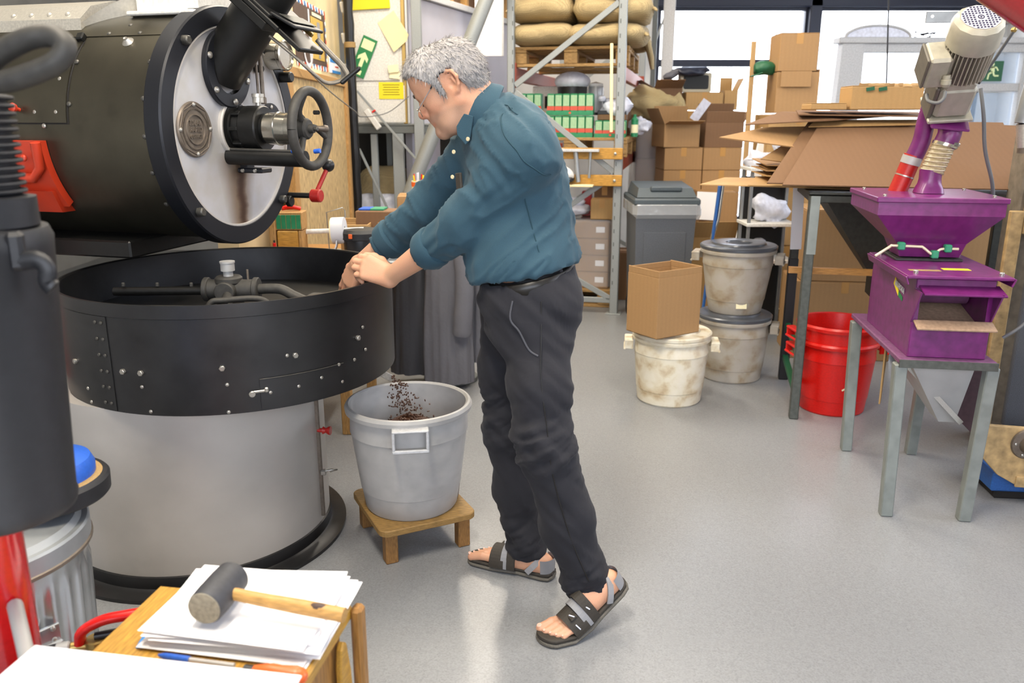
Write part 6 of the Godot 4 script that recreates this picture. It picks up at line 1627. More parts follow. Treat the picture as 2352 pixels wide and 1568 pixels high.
func exit_figure(t: Node3D, o: Vector3, h: float) -> void:
	# the standard running figure, facing left, in a box of height h about o
	var s := S.new()
	var p := func(x: float, y: float) -> Vector3: return o + V(x * h, y * h, 0)
	s.at(p.call(0.0, 0.38), to_dir(V(0, 0, 1))).cyl(0.095 * h, 0, 0.002, 16)
	s.at(V(0, 0, 0))
	for q in [[0.02, 0.24, 0.06, -0.06, 0.20], [0.0, 0.22, -0.16, 0.10, 0.085], [-0.16, 0.10, -0.34, 0.10, 0.075], [0.04, 0.22, 0.24, 0.20, 0.085], [0.24, 0.20, 0.36, 0.02, 0.075], [0.04, -0.04, -0.16, -0.16, 0.10], [-0.16, -0.16, -0.20, -0.46, 0.09], [0.08, -0.06, 0.16, -0.26, 0.10], [0.16, -0.26, 0.42, -0.26, 0.09]]:
		s.bar(p.call(q[0], q[1]) + V(0, 0, 0.001), p.call(q[2], q[3]) + V(0, 0, 0.001), q[4] * h, 0.002, 0.0, V(0, 0, 1))
	obj("running_figure", s, "sign_glow", t)
# ---------------------------------------------------------------- plastic bins in the middle of the floor
func tub_profile(h: float, rb: float, rt: float) -> Array:
	return [Vector2(0, 0), Vector2(rb - 0.006, 0), Vector2(rb, 0.008), Vector2(lerpf(rb, rt, 0.2), h * 0.2), Vector2(lerpf(rb, rt, 0.2) + 0.0025, h * 0.205), Vector2(lerpf(rb, rt, 0.76), h * 0.74), Vector2(lerpf(rb, rt, 0.76) + 0.003, h * 0.745), Vector2(rt - 0.012, h - 0.03), Vector2(rt + 0.004, h - 0.026), Vector2(rt + 0.006, h - 0.012), Vector2(rt, h - 0.002), Vector2(rt - 0.008, h), Vector2(rt - 0.016, h - 0.006), Vector2(rt - 0.02, h - 0.05), Vector2(rb - 0.006, 0.012), Vector2(0, 0.012)]

func side_handles(t: Node3D, h: float, r: float, look: String, deg: float) -> void:
	for k in 2:
		var b := B(0, deg + 180 * k, 0)
		var s := S.new().at(b * V(0, 0, r) + V(0, h, 0), b)
		s.box(V(0.13, 0.014, 0.045), 0.004, V(0, -0.012, 0.024))
		for e in [-1, 1]: s.box(V(0.012, 0.05, 0.045), 0.003, V(e * 0.058, -0.032, 0.022))
		s.box(V(0.13, 0.012, 0.012), 0.003, V(0, -0.055, 0.044))
		obj("handle", s, look, t)

func lid_disc(r: float, look: String, t: Node3D, y: float) -> void:
	obj("lid", S.new().at(V(0, y, 0)).lathe([Vector2(r - 0.01, -0.012), Vector2(r + 0.008, -0.01), Vector2(r + 0.009, 0.004), Vector2(r + 0.002, 0.01), Vector2(r * 0.80, 0.008), Vector2(r * 0.74, 0.012), Vector2(r * 0.72, 0.022), Vector2(r * 0.66, 0.024), Vector2(r * 0.36, 0.02), Vector2(r * 0.34, 0.012), Vector2(0, 0.014)], 56), look, t)
	obj("lid_grip", S.new().at(V(0, y + 0.014, 0)).box(V(r * 0.66, 0.014, 0.02), 0.005), look, t)

func build_bins() -> void:
	# bin on the stool catching the beans
	var t := thing("wooden_stool", "low square wooden stool under the grey bin of beans", "stool", V(-0.365, 0, -2.775), 0)
	var c := [V(-0.045, 0, 0.275), V(0.245, 0, 0.135), V(0.05, 0, -0.29), V(-0.255, 0, -0.115)]
	obj("seat", S.new().at(V(0, 0.124, 0), B(90, 0, 0) * B(0, 0, -26)).prism(rrect(0.355, 0.375, 0.035), -0.012, 0.012, 0.003), "stool_top", t)
	var sb := B(0, 26, 0)
	for e in [[-1, 1], [1, 1], [1, -1], [-1, -1]]:
		obj("leg", S.new().at(sb * V(e[0] * 0.135, 0, e[1] * 0.145) + V(0, 0.056, 0), sb).box(V(0.044, 0.112, 0.044), 0.003), "stool_leg", t)
	var h := 0.392
	t = thing("grey_bin", "tall grey plastic bin catching roasted beans on the wooden stool", "bin", V(-0.367, 0.1365, -2.775))
	obj("body", S.new().lathe(tub_profile(h, 0.166, 0.219), 72), "bin_grey", t)
	var s := S.new()
	for k in 2:
		var b := B(0, 8 + 180 * k, 0)
		s = S.new().at(b * V(0, h, 0.2) , b)
		for e in [-1, 1]: s.box(V(0.010, 0.075, 0.05), 0.003, V(e * 0.056, -0.06, 0.03))
		s.box(V(0.122, 0.012, 0.012), 0.003, V(0, -0.095, 0.05))
		s.box(V(0.122, 0.008, 0.05), 0.003, V(0, -0.026, 0.03))
		obj("handle", s, "frame_pale", t)
	# beans: a heap in the bin and a stream out of the pan
	var mm := MultiMesh.new()
	mm.transform_format = MultiMesh.TRANSFORM_3D
	mm.mesh = S.new().ball(V(0, 0, 0), V(0.0058, 0.0036, 0.0044), 8).mesh()
	var r := RandomNumberGenerator.new()
	r.seed = 21
	var xs := []
	for k in 2600:
		var a := r.randf() * TAU
		var q := sqrt(r.randf()) * 0.192
		xs.append(Transform3D(Basis.from_euler(V(r.randf() * 6, r.randf() * 6, r.randf() * 6)), V(q * cos(a), 0.243 + 0.075 * exp(-pow(q / 0.085, 2)) + r.randf() * 0.012, q * sin(a) - 0.02)))
	mm.instance_count = xs.size()
	for k in xs.size(): mm.set_instance_transform(k, xs[k])
	var heap := MultiMeshInstance3D.new()
	heap.multimesh = mm
	heap.material_override = mat("bean")
	heap.name = "coffee_beans"
	add_child(heap)
	heap.position = V(-0.367, 0.1365, -2.775)
	tag(heap, "heap of roasted brown coffee beans inside the grey bin", "coffee beans", "", "stuff")
	var core := S.new().at(V(-0.367, 0.150, -2.795)).lathe([Vector2(0, 0), Vector2(0.17, 0), Vector2(0.195, 0.23), Vector2(0.12, 0.255), Vector2(0.06, 0.295), Vector2(0, 0.306)], 32)
	var cm := obj("bean_heap", core, "bean")
	tag(cm, "packed mass of coffee beans filling the grey bin", "coffee beans", "", "stuff")
	var m2 := MultiMesh.new()
	m2.transform_format = MultiMesh.TRANSFORM_3D
	m2.mesh = S.new().ball(V(0, 0, 0), V(0.0032, 0.0032, 0.0032), 6).mesh()
	m2.instance_count = 260
	for k in 260:
		var u := pow(r.randf(), 0.8)
		var sp := 0.014 + 0.075 * u
		m2.set_instance_transform(k, Transform3D(Basis.from_euler(V(r.randf() * 6, r.randf() * 6, 0)) * Basis.from_scale(V(1, 1.0 + 1.2 * u, 0.8)), V(-0.425 + 0.07 * u + r.randfn(0, sp * 0.5), 0.60 - 0.16 * u - 0.05 * u * u, -2.83 + r.randfn(0, sp * 0.4))))
	var fall := MultiMeshInstance3D.new()
	fall.multimesh = m2
	fall.material_override = mat("bean")
	fall.name = "falling_beans"
	add_child(fall)
	tag(fall, "thin stream of coffee beans falling from the pan into the grey bin", "coffee beans", "", "stuff")
	t = thing("outlet_spout", "small pale metal outlet spout under the right edge of the cooling pan", "spout", V(-0.478, 0.598, -2.86), 30)
	obj("chute", S.new().at(V(0.0, 0.0, 0), B(0, 0, -35)).box(V(0.07, 0.008, 0.08), 0.002), "alu", t)
	for e in [-1, 1]: obj("cheek", S.new().at(V(0.0, 0.008, e * 0.04), B(0, 0, -35)).box(V(0.07, 0.024, 0.004), 0.001), "alu", t)
	# white bin with the carton on it
	t = thing("white_bin", "dirty white plastic bin with a lid under the open brown carton", "bin", V(0.862, 0, -4.315))
	obj("body", S.new().lathe(tub_profile(0.37, 0.172, 0.203), 64), "bin_white", t)
	lid_disc(0.203, "bin_white", t, 0.378)
	side_handles(t, 0.345, 0.205, "bin_white", 82)
	open_carton("open_brown_carton", "open brown carton standing on the dirty white bin", V(0.30, 0.315, 0.235), V(0.795, 0.401, -4.235), 0, "card", [[0, 2, 0.035], [1, -4, 0.035], [3, 2, 0.035], [2, -3, 0.03]]).rotation_degrees.y = 33
	# grey bins stacked
	t = thing("pale_grey_bin", "dusty pale grey bin at the bottom of the stacked pair", "bin", V(1.305, 0, -4.72))
	obj("body", S.new().lathe(tub_profile(0.37, 0.172, 0.205), 64), "bin_dirty", t)
	lid_disc(0.205, "bin_lid_dark", t, 0.378)
	side_handles(t, 0.345, 0.207, "bin_dirty", 70)
	t = thing("brown_stained_bin", "brown stained grey bin with a dark lid stacked on the dusty pale bin", "bin", V(1.30, 0.4025, -4.72))
	obj("body", S.new().lathe(tub_profile(0.37, 0.150, 0.208), 64), "bin_dirty", t)
	lid_disc(0.208, "bin_lid_dark", t, 0.378)
	side_handles(t, 0.345, 0.21, "bin_dirty", 68)
	obj("sticker", S.new().at(V(-0.005, 0.065, 0.159), B(-9, -2, 0)).box(V(0.06, 0.045, 0.001)), "note", t)
	# nested red bins
	t = thing("red_bin", "lower of two nested bright red plastic bins under the steel table", "bin", V(1.70, 0, -4.17))
	obj("body", S.new().lathe(tub_profile(0.385, 0.165, 0.202), 64), "red_plastic", t)
	side_handles(t, 0.36, 0.205, "red_plastic", 95)
	obj("scratch", S.new().at(V(-0.01, 0.16, 0.182), B(-5, 0, 30)).box(V(0.035, 0.008, 0.001)), "note", t)
	t = thing("red_bin", "upper of two nested bright red plastic bins under the steel table", "bin", V(1.70, 0.085, -4.17))
	obj("body", S.new().lathe([Vector2(0, 0), Vector2(0.15, 0), Vector2(0.18, 0.28), Vector2(0.196, 0.285), Vector2(0.200, 0.36), Vector2(0.210, 0.362), Vector2(0.212, 0.378), Vector2(0.204, 0.388), Vector2(0.194, 0.384), Vector2(0.188, 0.35), Vector2(0.145, 0.012), Vector2(0, 0.012)], 64), "red_plastic", t)
	side_handles(t, 0.36, 0.208, "red_plastic", 95)

# ---------------------------------------------------------------- steel table with flattened cardboard
func build_table() -> void:
	var t := thing("steel_table", "dark welded steel table loaded with flattened cardboard", "table", V(0, 0, 0))
	var legs := [[1.445, -4.0], [1.60, -4.66], [2.45, -3.80], [2.61, -4.46]]
	for k in 4:
		obj("leg", S.new().at(V(legs[k][0], 0.565, legs[k][1]), B(0, -12, 0)).box(V(0.045, 1.13, 0.045), 0.004), "iron_leg" if k == 0 else "iron_dark", t)
	obj("leg_foot", S.new().at(V(1.60, 0.36, -4.66), B(0, -12, 0)).box(V(0.052, 0.72, 0.052), 0.004), "cable_black", t)
	obj("leg_patch", S.new().at(V(1.446, 0.99, -3.9755), B(0, -12, 0)).box(V(0.043, 0.28, 0.003), 0.001), "leg_galv", t)
	var rl := [[0, 2], [1, 3], [0, 1], [2, 3]]
	for q in rl: obj("rail", S.new().bar(V(legs[q[0]][0], 1.115, legs[q[0]][1]), V(legs[q[1]][0], 1.115, legs[q[1]][1]), 0.035, 0.035, 0.003), "iron_dark", t)
	obj("top", S.new().at(V(2.03, 1.142, -4.23), B(0, -12, 0)).box(V(1.10, 0.012, 0.74), 0.002), "iron_dark", t)
	for z in [0.33, 0.14]: obj("stretcher", S.new().bar(V(legs[0][0], z, legs[0][1]), V(legs[1][0], z, legs[1][1]), 0.03, 0.03, 0.003), "sign_dark", t)
	# dark funnel below the table
	t = thing("dark_funnel", "dark steel funnel hanging under the steel table", "funnel", V(1.93, 0.70, -4.22), -12)
	obj("cone", S.new().loft([[V(-0.08, 0, 0.08), V(0.08, 0, 0.08), V(0.08, 0, -0.08), V(-0.08, 0, -0.08)], [V(-0.36, 0.40, 0.26), V(0.36, 0.40, 0.26), V(0.36, 0.40, -0.26), V(-0.36, 0.40, -0.26)]], true, true, true), "iron_dark", t)
	obj("outlet", S.new().at(V(0, -0.05, 0)).box(V(0.15, 0.11, 0.15), 0.004), "iron_dark", t)
	obj("cross_bar", S.new().bar(V(-0.5, 0.045, 0.18), V(0.5, 0.045, 0.18), 0.03, 0.03), "pine_x", t)
	# cartons in the dark below and behind the table
	var i := 0
	for q in [[2.10, 0.0, -5.25, 0.62, 0.50], [2.13, 0.503, -5.25, 0.60, 0.44], [2.75, 0.0, -5.05, 0.55, 0.55], [2.75, 0.553, -5.05, 0.5, 0.45]]:
		carton("under_carton", ["lower brown carton in the shade behind the red bins", "upper brown carton in the shade behind the red bins", "lower brown carton behind the purple mill", "upper brown carton behind the purple mill"][i], V(q[3], q[4], 0.4), V(q[0], q[1], q[2]), -8, "card", "cartons in the shade of the table")
		i += 1
	var P := func(x: float, y: float, z: float) -> Vector3: return V(x, y, z)
	# flattened cartons, from the bottom up
	sheet("cardboard_sheet", "pale cardboard sheet jutting out to the left at the bottom of the pile", [V(0.97, 1.152, -4.34), V(1.20, 1.158, -4.75), V(1.95, 1.157, -4.62), V(1.80, 1.1505, -4.03)], "card_light")
	sheet("cardboard_sheet", "second cardboard sheet slightly above the jutting one", [V(1.18, 1.160, -4.20), V(1.36, 1.166, -4.70), V(2.35, 1.166, -4.55), V(2.2, 1.160, -3.95)], "card_light")
	var r := RandomNumberGenerator.new()
	r.seed = 4
	for k in 7:
		var dx := r.randf_range(-0.05, 0.05)
		sheet("cardboard_sheet", "%s thin cardboard sheet of the flat pile at the left of the table" % ["lowest", "second lowest", "third lowest", "middle", "third highest", "second highest", "highest"][k], [V(1.33 + dx, 1.172 + 0.013 * k + 0.012 * (k % 2), -4.33), V(1.38 + dx, 1.178 + 0.014 * k, -4.78), V(2.2, 1.172 + 0.013 * k, -4.7), V(2.15, 1.170 + 0.012 * k, -4.2)], ["card", "card_light", "card_dark"][k % 3], 0.005)
	sheet("folded_carton", "large folded brown carton leaning with its broad face to the camera", [V(1.285, 1.178, -3.99), V(1.60, 1.455, -4.45), V(2.55, 1.44, -4.28), V(2.42, 1.172, -3.76)], "card_dark", 0.006)
	sheet("folded_carton", "second layer of the folded carton right behind the broad face", [V(1.235, 1.18, -4.07), V(1.575, 1.475, -4.53), V(2.50, 1.46, -4.36), V(2.40, 1.18, -3.86)], "card_dark", 0.006)
	sheet("cardboard_flap", "narrow turned over flap along the top of the broad folded carton", [V(1.585, 1.472, -4.47), V(1.53, 1.440, -4.41), V(2.05, 1.452, -4.33), V(2.1, 1.475, -4.40)], "card_light", 0.005)
	sheet("cardboard_flap", "small cardboard flap poking out left of the broad folded carton", [V(1.255, 1.285, -4.28), V(1.40, 1.345, -4.42), V(1.52, 1.33, -4.50), V(1.42, 1.262, -4.34)], "card", 0.005)
	sheet("cardboard_wing", "long pointed cardboard wing sticking out left at the top of the pile", [V(1.045, 1.389, -4.30), V(1.33, 1.435, -4.5), V(1.72, 1.44, -4.62), V(1.48, 1.335, -4.32)], "card", 0.006)
	sheet("cardboard_wing", "upper bent cardboard wing over the pointed one", [V(1.20, 1.45, -4.40), V(1.45, 1.515, -4.62), V(2.15, 1.50, -4.66), V(1.66, 1.475, -4.36)], "card_dark", 0.006)
	sheet("cardboard_wing", "topmost grey brown cardboard sheet under the flat boxes", [V(1.47, 1.50, -4.40), V(1.56, 1.522, -4.72), V(2.20, 1.512, -4.66), V(2.10, 1.490, -4.30)], "card_dark", 0.006)
	sheet("folded_carton", "dark cardboard panel standing behind the purple hose at the right end", [V(2.1, 1.18, -4.16), V(2.1, 1.47, -4.52), V(2.70, 1.44, -4.42), V(2.70, 1.16, -4.05)], "card_dark", 0.006)
	carton("flat_box", "shallow pinkish brown carton with a torn top edge on the cardboard pile", V(0.35, 0.118, 0.22), V(1.90, 1.527, -4.45), -6, "card_light", "", false)
	carton("flat_box", "very shallow pale carton left of the torn edged carton", V(0.18, 0.034, 0.2), V(1.62, 1.527, -4.47), -6, "card_light", "", false)
	var tg := S.new()
	r.seed = 9
	for k in 14: tg.at(V(1.76 + 0.021 * k, 1.646, -4.36 + 0.0022 * k), B(r.randf_range(-50, 30), -6, r.randf_range(-8, 8))).box(V(0.024, 0.022, 0.003), 0.0008)
	var to := obj("torn_edge", tg, "card_edge")
	tag(to, "ragged torn cardboard strip along the top edge of the shallow carton", "cardboard", "", "stuff")
	for k in 2: tag(obj("green_print", S.new().at(V(1.80 + 0.06 * k, 1.628, -4.3405 + 0.006 * k), B(0, -6, 10)).box(V(0.04, 0.018, 0.002)), "sign_dark"), ["left green printed scrap on the torn carton", "right green printed scrap on the torn carton"][k], "print")
	# white sheet of paper hung on the table leg
	var wp := S.new().at(V(1.585, 0.955, -4.615), B(0, -12, 2)).box(V(0.06, 0.36, 0.004), 0.001)
	tag(obj("white_strip", wp, "paper"), "long white paper strip hanging on the back leg of the steel table", "paper")

# ---------------------------------------------------------------- purple mill
func build_mill() -> void:
	var t := thing("grain_mill", "purple grain mill with hopper, hose and grey motor on a steel stand", "mill", V(1.64, 0, -3.22), -8.6)
	# stand
	for q in [[-0.14, 0.31], [0.143, 0.31], [-0.14, -0.345], [0.143, -0.345]]:
		var top := V(q[0] * 1.12, 0.615, q[1] * 1.0)
		obj("leg", S.new().bar(V(q[0], 0.0, q[1]), top, 0.045, 0.045, 0.004, V(0, 0, 1)), "leg_galv", t)
	var table := obj("stand_top", S.new().at(V(0.0, 0.628, -0.03)).box(V(0.335, 0.022, 0.74), 0.004), "purple_dusty", t)
	obj("angle_iron", S.new().at(V(0.0, 0.622, 0.342)).box(V(0.34, 0.03, 0.006), 0.001), "iron_leg", table)
	obj("catch_funnel", S.new().loft([[V(0.06, 0.34, 0.16), V(0.12, 0.34, 0.16), V(0.12, 0.34, 0.05), V(0.06, 0.34, 0.05)], [V(-0.115, 0.615, 0.29), V(0.115, 0.615, 0.29), V(0.115, 0.615, -0.2), V(-0.115, 0.615, -0.2)]], true, true, true), "plate_grey", t)
	obj("brown_chute_board", S.new().at(V(0.185, 0.47, 0.17), B(0, 0, 0)).prism(PackedVector2Array([Vector2(-0.22, 0.045), Vector2(0.045, 0.10), Vector2(0.05, -0.13), Vector2(0.0, -0.17)]), -0.006, 0.006, 0.002), "brown_ply", t)
	for k in 3: stick("screw", round_screw(0.007), "bolt", t, V(0.185 + [0.025, 0.02, -0.08][k], 0.47 + [0.06, -0.05, 0.0][k], 0.177), V(0, 0, 1))
	obj("funnel_edge", S.new().bar(V(-0.12, 0.60, 0.20), V(0.12, 0.36, 0.22), 0.01, 0.018), "bolt", t)
	obj("side_flap_board", S.new().at(V(-0.125, 0.50, 0.02), B(0, 70, 0)).prism(PackedVector2Array([Vector2(-0.06, 0.11), Vector2(0.06, 0.11), Vector2(0.02, -0.14), Vector2(-0.02, -0.14)]), -0.003, 0.003), "card_light", t)
	# mill body: a box with an outlet mouth in front
	var bd := S.new()
	var x0 := -0.135
	var x1 := 0.135
	bd.at(V(0, 0, 0))
	bd.hexa([V(x0, 0.64, 0.300), V(-0.115, 0.64, 0.305), V(-0.115, 0.64, -0.26), V(x0, 0.64, -0.26), V(x0, 0.93, 0.300), V(-0.115, 0.93, 0.305), V(-0.115, 0.93, -0.26), V(x0, 0.93, -0.26)])
	bd.hexa([V(0.115, 0.64, 0.305), V(x1, 0.64, 0.300), V(x1, 0.64, -0.26), V(0.115, 0.64, -0.26), V(0.115, 0.93, 0.305), V(x1, 0.93, 0.300), V(x1, 0.93, -0.26), V(0.115, 0.93, -0.26)])
	bd.at(V(0, 0.705, 0.302)).box(V(0.268, 0.13, 0.012), 0.002)
	bd.at(V(0, 0.915, 0.302)).box(V(0.268, 0.035, 0.012), 0.002)
	bd.at(V(0, 0.785, -0.26)).box(V(0.27, 0.29, 0.012), 0.002)
	var body := obj("body", bd, "purple", t)
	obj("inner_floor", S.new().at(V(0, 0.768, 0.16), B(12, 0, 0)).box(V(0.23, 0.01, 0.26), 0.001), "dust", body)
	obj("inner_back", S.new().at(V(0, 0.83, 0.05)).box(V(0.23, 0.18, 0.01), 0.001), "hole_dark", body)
	obj("inner_roller", S.new().at(V(-0.11, 0.845, 0.11), to_dir(V(1, 0, 0))).cyl(0.04, 0, 0.22, 20), "purple_dusty", body)
	# hood over the mouth: brow, two cheeks, lip
	obj("mouth_brow", S.new().at(V(0.012, 0.898, 0.338), B(14, 0, 0)).box(V(0.275, 0.008, 0.085), 0.002), "purple", body)
	obj("mouth_lip", S.new().at(V(0.005, 0.768, 0.335), B(20, 0, 0)).box(V(0.27, 0.008, 0.06), 0.002), "dust", body)
	for e in [-1, 1]: obj("mouth_cheek", S.new().at(V(e * 0.135, 0.83, 0.33), B(0, 90, 0)).prism(PackedVector2Array([Vector2(-0.05, 0.065), Vector2(0.03, 0.065), Vector2(0.03, -0.06)]), -0.003, 0.003, 0.001), "purple", body)
	obj("lid", S.new().at(V(-0.003, 0.945, 0.085)).box(V(0.355, 0.012, 0.53), 0.003).at(V(-0.18, 0.932, 0.085), B(0, 0, 20)).box(V(0.006, 0.03, 0.53), 0.001).at(V(0.174, 0.932, 0.085), B(0, 0, -20)).box(V(0.006, 0.03, 0.53), 0.001), "purple", t)
	for e in [[-0.14, 0.30], [0.145, 0.31], [-0.15, -0.12], [0.15, -0.13]]: stick("lid_bolt", hex_bolt(0.009, 0.012), "bolt", t, V(e[0], 0.951, e[1]), V(0, 1, 0))
	obj("yellow_sticker", S.new().at(V(0.03, 0.9516, 0.20)).box(V(0.095, 0.001, 0.035)), "yellow_paper", t)
	obj("orange_wear", S.new().at(V(-0.09, 0.9514, 0.235)).box(V(0.11, 0.0006, 0.03)), "cork", t)
	obj("neck_plate", S.new().at(V(-0.01, 0.956, -0.06)).box(V(0.25, 0.010, 0.17), 0.002), "iron_dark", t)
	# maker's badge on the side: yellow and green flash with the name
	var lb := Basis(V(0, 0, 1), V(0, 1, 0), V(-1, 0, 0))
	obj("badge_flash", S.new().at(V(x0 - 0.0008, 0.865, 0.10), lb).prism(PackedVector2Array([Vector2(-0.05, 0.0), Vector2(0.02, -0.035), Vector2(0.02, -0.015), Vector2(-0.035, 0.03)]), 0, 0.001), "yellow_paper", t)
	obj("badge_flash", S.new().at(V(x0 - 0.0008, 0.865, 0.10), lb).prism(PackedVector2Array([Vector2(0.022, -0.036), Vector2(0.075, -0.045), Vector2(0.075, -0.028), Vector2(0.022, -0.016)]), 0, 0.001), "sign_green", t)
	text("badge_letters", "MURSKA", 0.030, "frame_pale", t, V(x0 - 0.004, 0.868, 0.135), lb * B(0, 0, -6), 0.001, "Droid Sans", true)
	# upper hopper
	var hp := obj("hopper", S.new().loft([[V(-0.115, 0.965, 0.005), V(0.105, 0.965, 0.005), V(0.105, 0.965, -0.13), V(-0.115, 0.965, -0.13)], [V(-0.135, 1.02, 0.02), V(0.12, 1.02, 0.02), V(0.12, 1.02, -0.16), V(-0.135, 1.02, -0.16)], [V(-0.24, 1.135, 0.10), V(0.212, 1.135, 0.10), V(0.212, 1.135, -0.32), V(-0.24, 1.135, -0.32)], [V(-0.24, 1.185, 0.10), V(0.212, 1.185, 0.10), V(0.212, 1.185, -0.32), V(-0.24, 1.185, -0.32)]], true, true, true), "purple", t)
	obj("hopper_lid", S.new().at(V(-0.014, 1.193, -0.11)).box(V(0.468, 0.02, 0.436), 0.003), "purple", hp)
	for e in [[-0.21, 0.06], [0.18, 0.06], [-0.21, -0.25], [0.18, -0.25]]: stick("lid_bolt", hex_bolt(0.007, 0.008), "bolt", hp, V(e[0], 1.203, e[1]), V(0, 1, 0))
	# slide rod with green clips
	obj("slide_rod", S.new().tube(smoothed([V(-0.22, 0.972, 0.06), V(-0.165, 1.008, 0.045), V(-0.155, 1.012, 0.045), V(-0.06, 1.010, 0.045), V(-0.045, 1.008, 0.046), V(-0.015, 0.985, 0.05), V(0.0, 0.984, 0.05), V(0.015, 0.998, 0.046), V(0.03, 1.003, 0.045), V(0.085, 1.004, 0.045)], 3), 0.0055, 10), "hose_wire", t)
	for q in [[-0.125, 1.012], [0.0, 0.982], [0.045, 1.006]]: obj("green_clip", S.new().at(V(q[0], q[1], 0.046)).box(V(0.026, 0.03, 0.03), 0.004), "teal_clip", t)
	# spout pipe: flared foot, ribbed see-through hose, collar, bend and motor
	var A := V(-0.005, 1.205, -0.10)
	var C := V(0.035, 1.36, -0.10)
	obj("spout_foot", S.new().loft(ring_set(A)), "purple", t)
	var hs := []
	var hr := []
	for k in 41:
		hs.append(V(0.0, 1.285, -0.10).lerp(V(0.032, 1.395, -0.10), k / 40.0))
		hr.append(0.042 + 0.0015 * sin(k * 1.1))
	obj("clear_hose", S.new().tube(hs, 0.042, 28, hr), "hose_film", t)
	var wr := []
	for k in 131:
		var u := k / 130.0
		var a := u * TAU * 6.5
		wr.append(V(0.0, 1.288, -0.10).lerp(V(0.032, 1.392, -0.10), u) + V(0.0435 * cos(a), 0.002, 0.0435 * sin(a)))
	obj("hose_wire", S.new().tube(wr, 0.0022, 5), "hose_wire", t)
	obj("hose_clamp", S.new().at(V(0.0335, 1.39, -0.10), to_dir(V(0.28, 1, 0.0))).lathe([Vector2(0.044, -0.006), Vector2(0.0475, -0.006), Vector2(0.0475, 0.006), Vector2(0.044, 0.006)], 32).at(V(0.062, 1.392, -0.062), B(0, -40, -16)).box(V(0.024, 0.014, 0.014), 0.002), "steel", t)
	obj("bend_pipe", S.new().tube(smoothed([V(0.03, 1.385, -0.10), V(0.045, 1.43, -0.10), V(0.048, 1.47, -0.12), V(0.04, 1.50, -0.14)], 4), 0.043, 28), "purple", t)
	obj("motor_flange", S.new().at(V(0.03, 1.505, -0.105), B(48, 0, -8)).box(V(0.15, 0.012, 0.16), 0.006).at(V(-0.02, 1.51, -0.115), B(60, 40, -4)).box(V(0.06, 0.01, 0.13), 0.004), "purple", t)
	obj("rear_elbow", S.new().tube(smoothed([V(-0.015, 1.55, -0.16), V(-0.025, 1.48, -0.17), V(-0.03, 1.40, -0.18), V(-0.05, 1.33, -0.19)], 4), 0.034, 20), "purple", t)
	obj("red_return_pipe", S.new().tube([V(-0.05, 1.345, -0.19), V(-0.095, 1.19, -0.20)], 0.036, 24), "red_paint", t)
	obj("pipe_collar", S.new().tube([V(-0.052, 1.34, -0.19), V(-0.060, 1.31, -0.192)], 0.0385, 24), "plate_grey", t)
	obj("pipe_ring", S.new().tube([V(-0.073, 1.265, -0.195), V(-0.0745, 1.26, -0.195)], 0.0375, 24), "bolt", t)
	# gear motor leaning up to the right, fan cowl to the camera
	var m0 := V(0.02, 1.535, -0.09)
	var md := V(-0.04, 0.74, 0.67).normalized() * 1.3
	var mx := md.cross(V(0, 0.2, 1)).normalized() * 1.3
	var mb := Basis(mx, md, mx.cross(md).normalized() * 1.3)
	var gx := obj("gear_box", S.new().at(m0 + md * 0.045, mb).box(V(0.10, 0.105, 0.09), 0.01).at(m0 + md * 0.10, mb).box(V(0.085, 0.03, 0.08), 0.006).at(m0 - md * 0.012, mb).box(V(0.125, 0.012, 0.11), 0.003), "motor", t)
	obj("gear_cheek", S.new().at(m0 + md * 0.04 - mx * 0.058, mb).box(V(0.012, 0.12, 0.08), 0.004), "motor_dark", gx)
	for k in 3: stick("gear_bolt", hex_bolt(0.007, 0.007), "bolt", gx, m0 + md * 0.117 + mx * (-0.035 + 0.035 * k) + mb.z * 0.034, md)
	var mt := obj("motor_body", S.new().at(m0, mb).lathe([Vector2(0.03, 0.10), Vector2(0.045, 0.112), Vector2(0.055, 0.125), Vector2(0.055, 0.225), Vector2(0.03, 0.23)], 40), "motor_dark", t)
	for k in 36:
		var a := TAU * k / 36
		obj("cooling_fin", S.new().at(m0 + md * 0.175 + mb * V(0.058 * cos(a), 0, 0.058 * sin(a)), mb * B(0, -rad_to_deg(a), 0)).box(V(0.014, 0.10, 0.0028), 0.0008), "motor", mt)
	var cowl := obj("fan_cowl", S.new().at(m0, mb).lathe([Vector2(0.062, 0.222), Vector2(0.068, 0.224), Vector2(0.069, 0.228), Vector2(0.068, 0.278), Vector2(0.064, 0.292), Vector2(0.053, 0.302), Vector2(0.0, 0.303)], 12), "motor", t)
	obj("cowl_face", S.new().at(m0 + md * 0.3022, mb).cyl(0.050, 0, 0.0015, 12), "motor_face", cowl)
	for i in range(-5, 6):
		for j in range(-5, 6):
			if Vector2(i, j).length() > 5.4 or (absi(i) < 2 and absi(j) < 2): continue
			obj("vent_hole", S.new().at(m0 + md * 0.3040 + mb * V(i * 0.0084, 0, j * 0.0084), mb).box(V(0.0052, 0.0006, 0.0052)), "navy_hole", cowl)
	obj("cowl_logo", S.new().at(m0 + md * 0.3040, mb).lathe([Vector2(0.006, 0), Vector2(0.0085, 0), Vector2(0.0085, 0.0008), Vector2(0.006, 0.0008)], 20).cyl(0.0028, 0, 0.0008, 12), "navy_hole", cowl)
	var tb := obj("terminal_box", S.new().at(m0 + md * 0.165 - mx * 0.082 + mb.z * 0.012, mb).box(V(0.06, 0.10, 0.085), 0.008), "motor", t)
	obj("terminal_lid", S.new().at(m0 + md * 0.165 - mx * 0.114 + mb.z * 0.012, mb).box(V(0.008, 0.095, 0.08), 0.003), "motor_dark", tb)
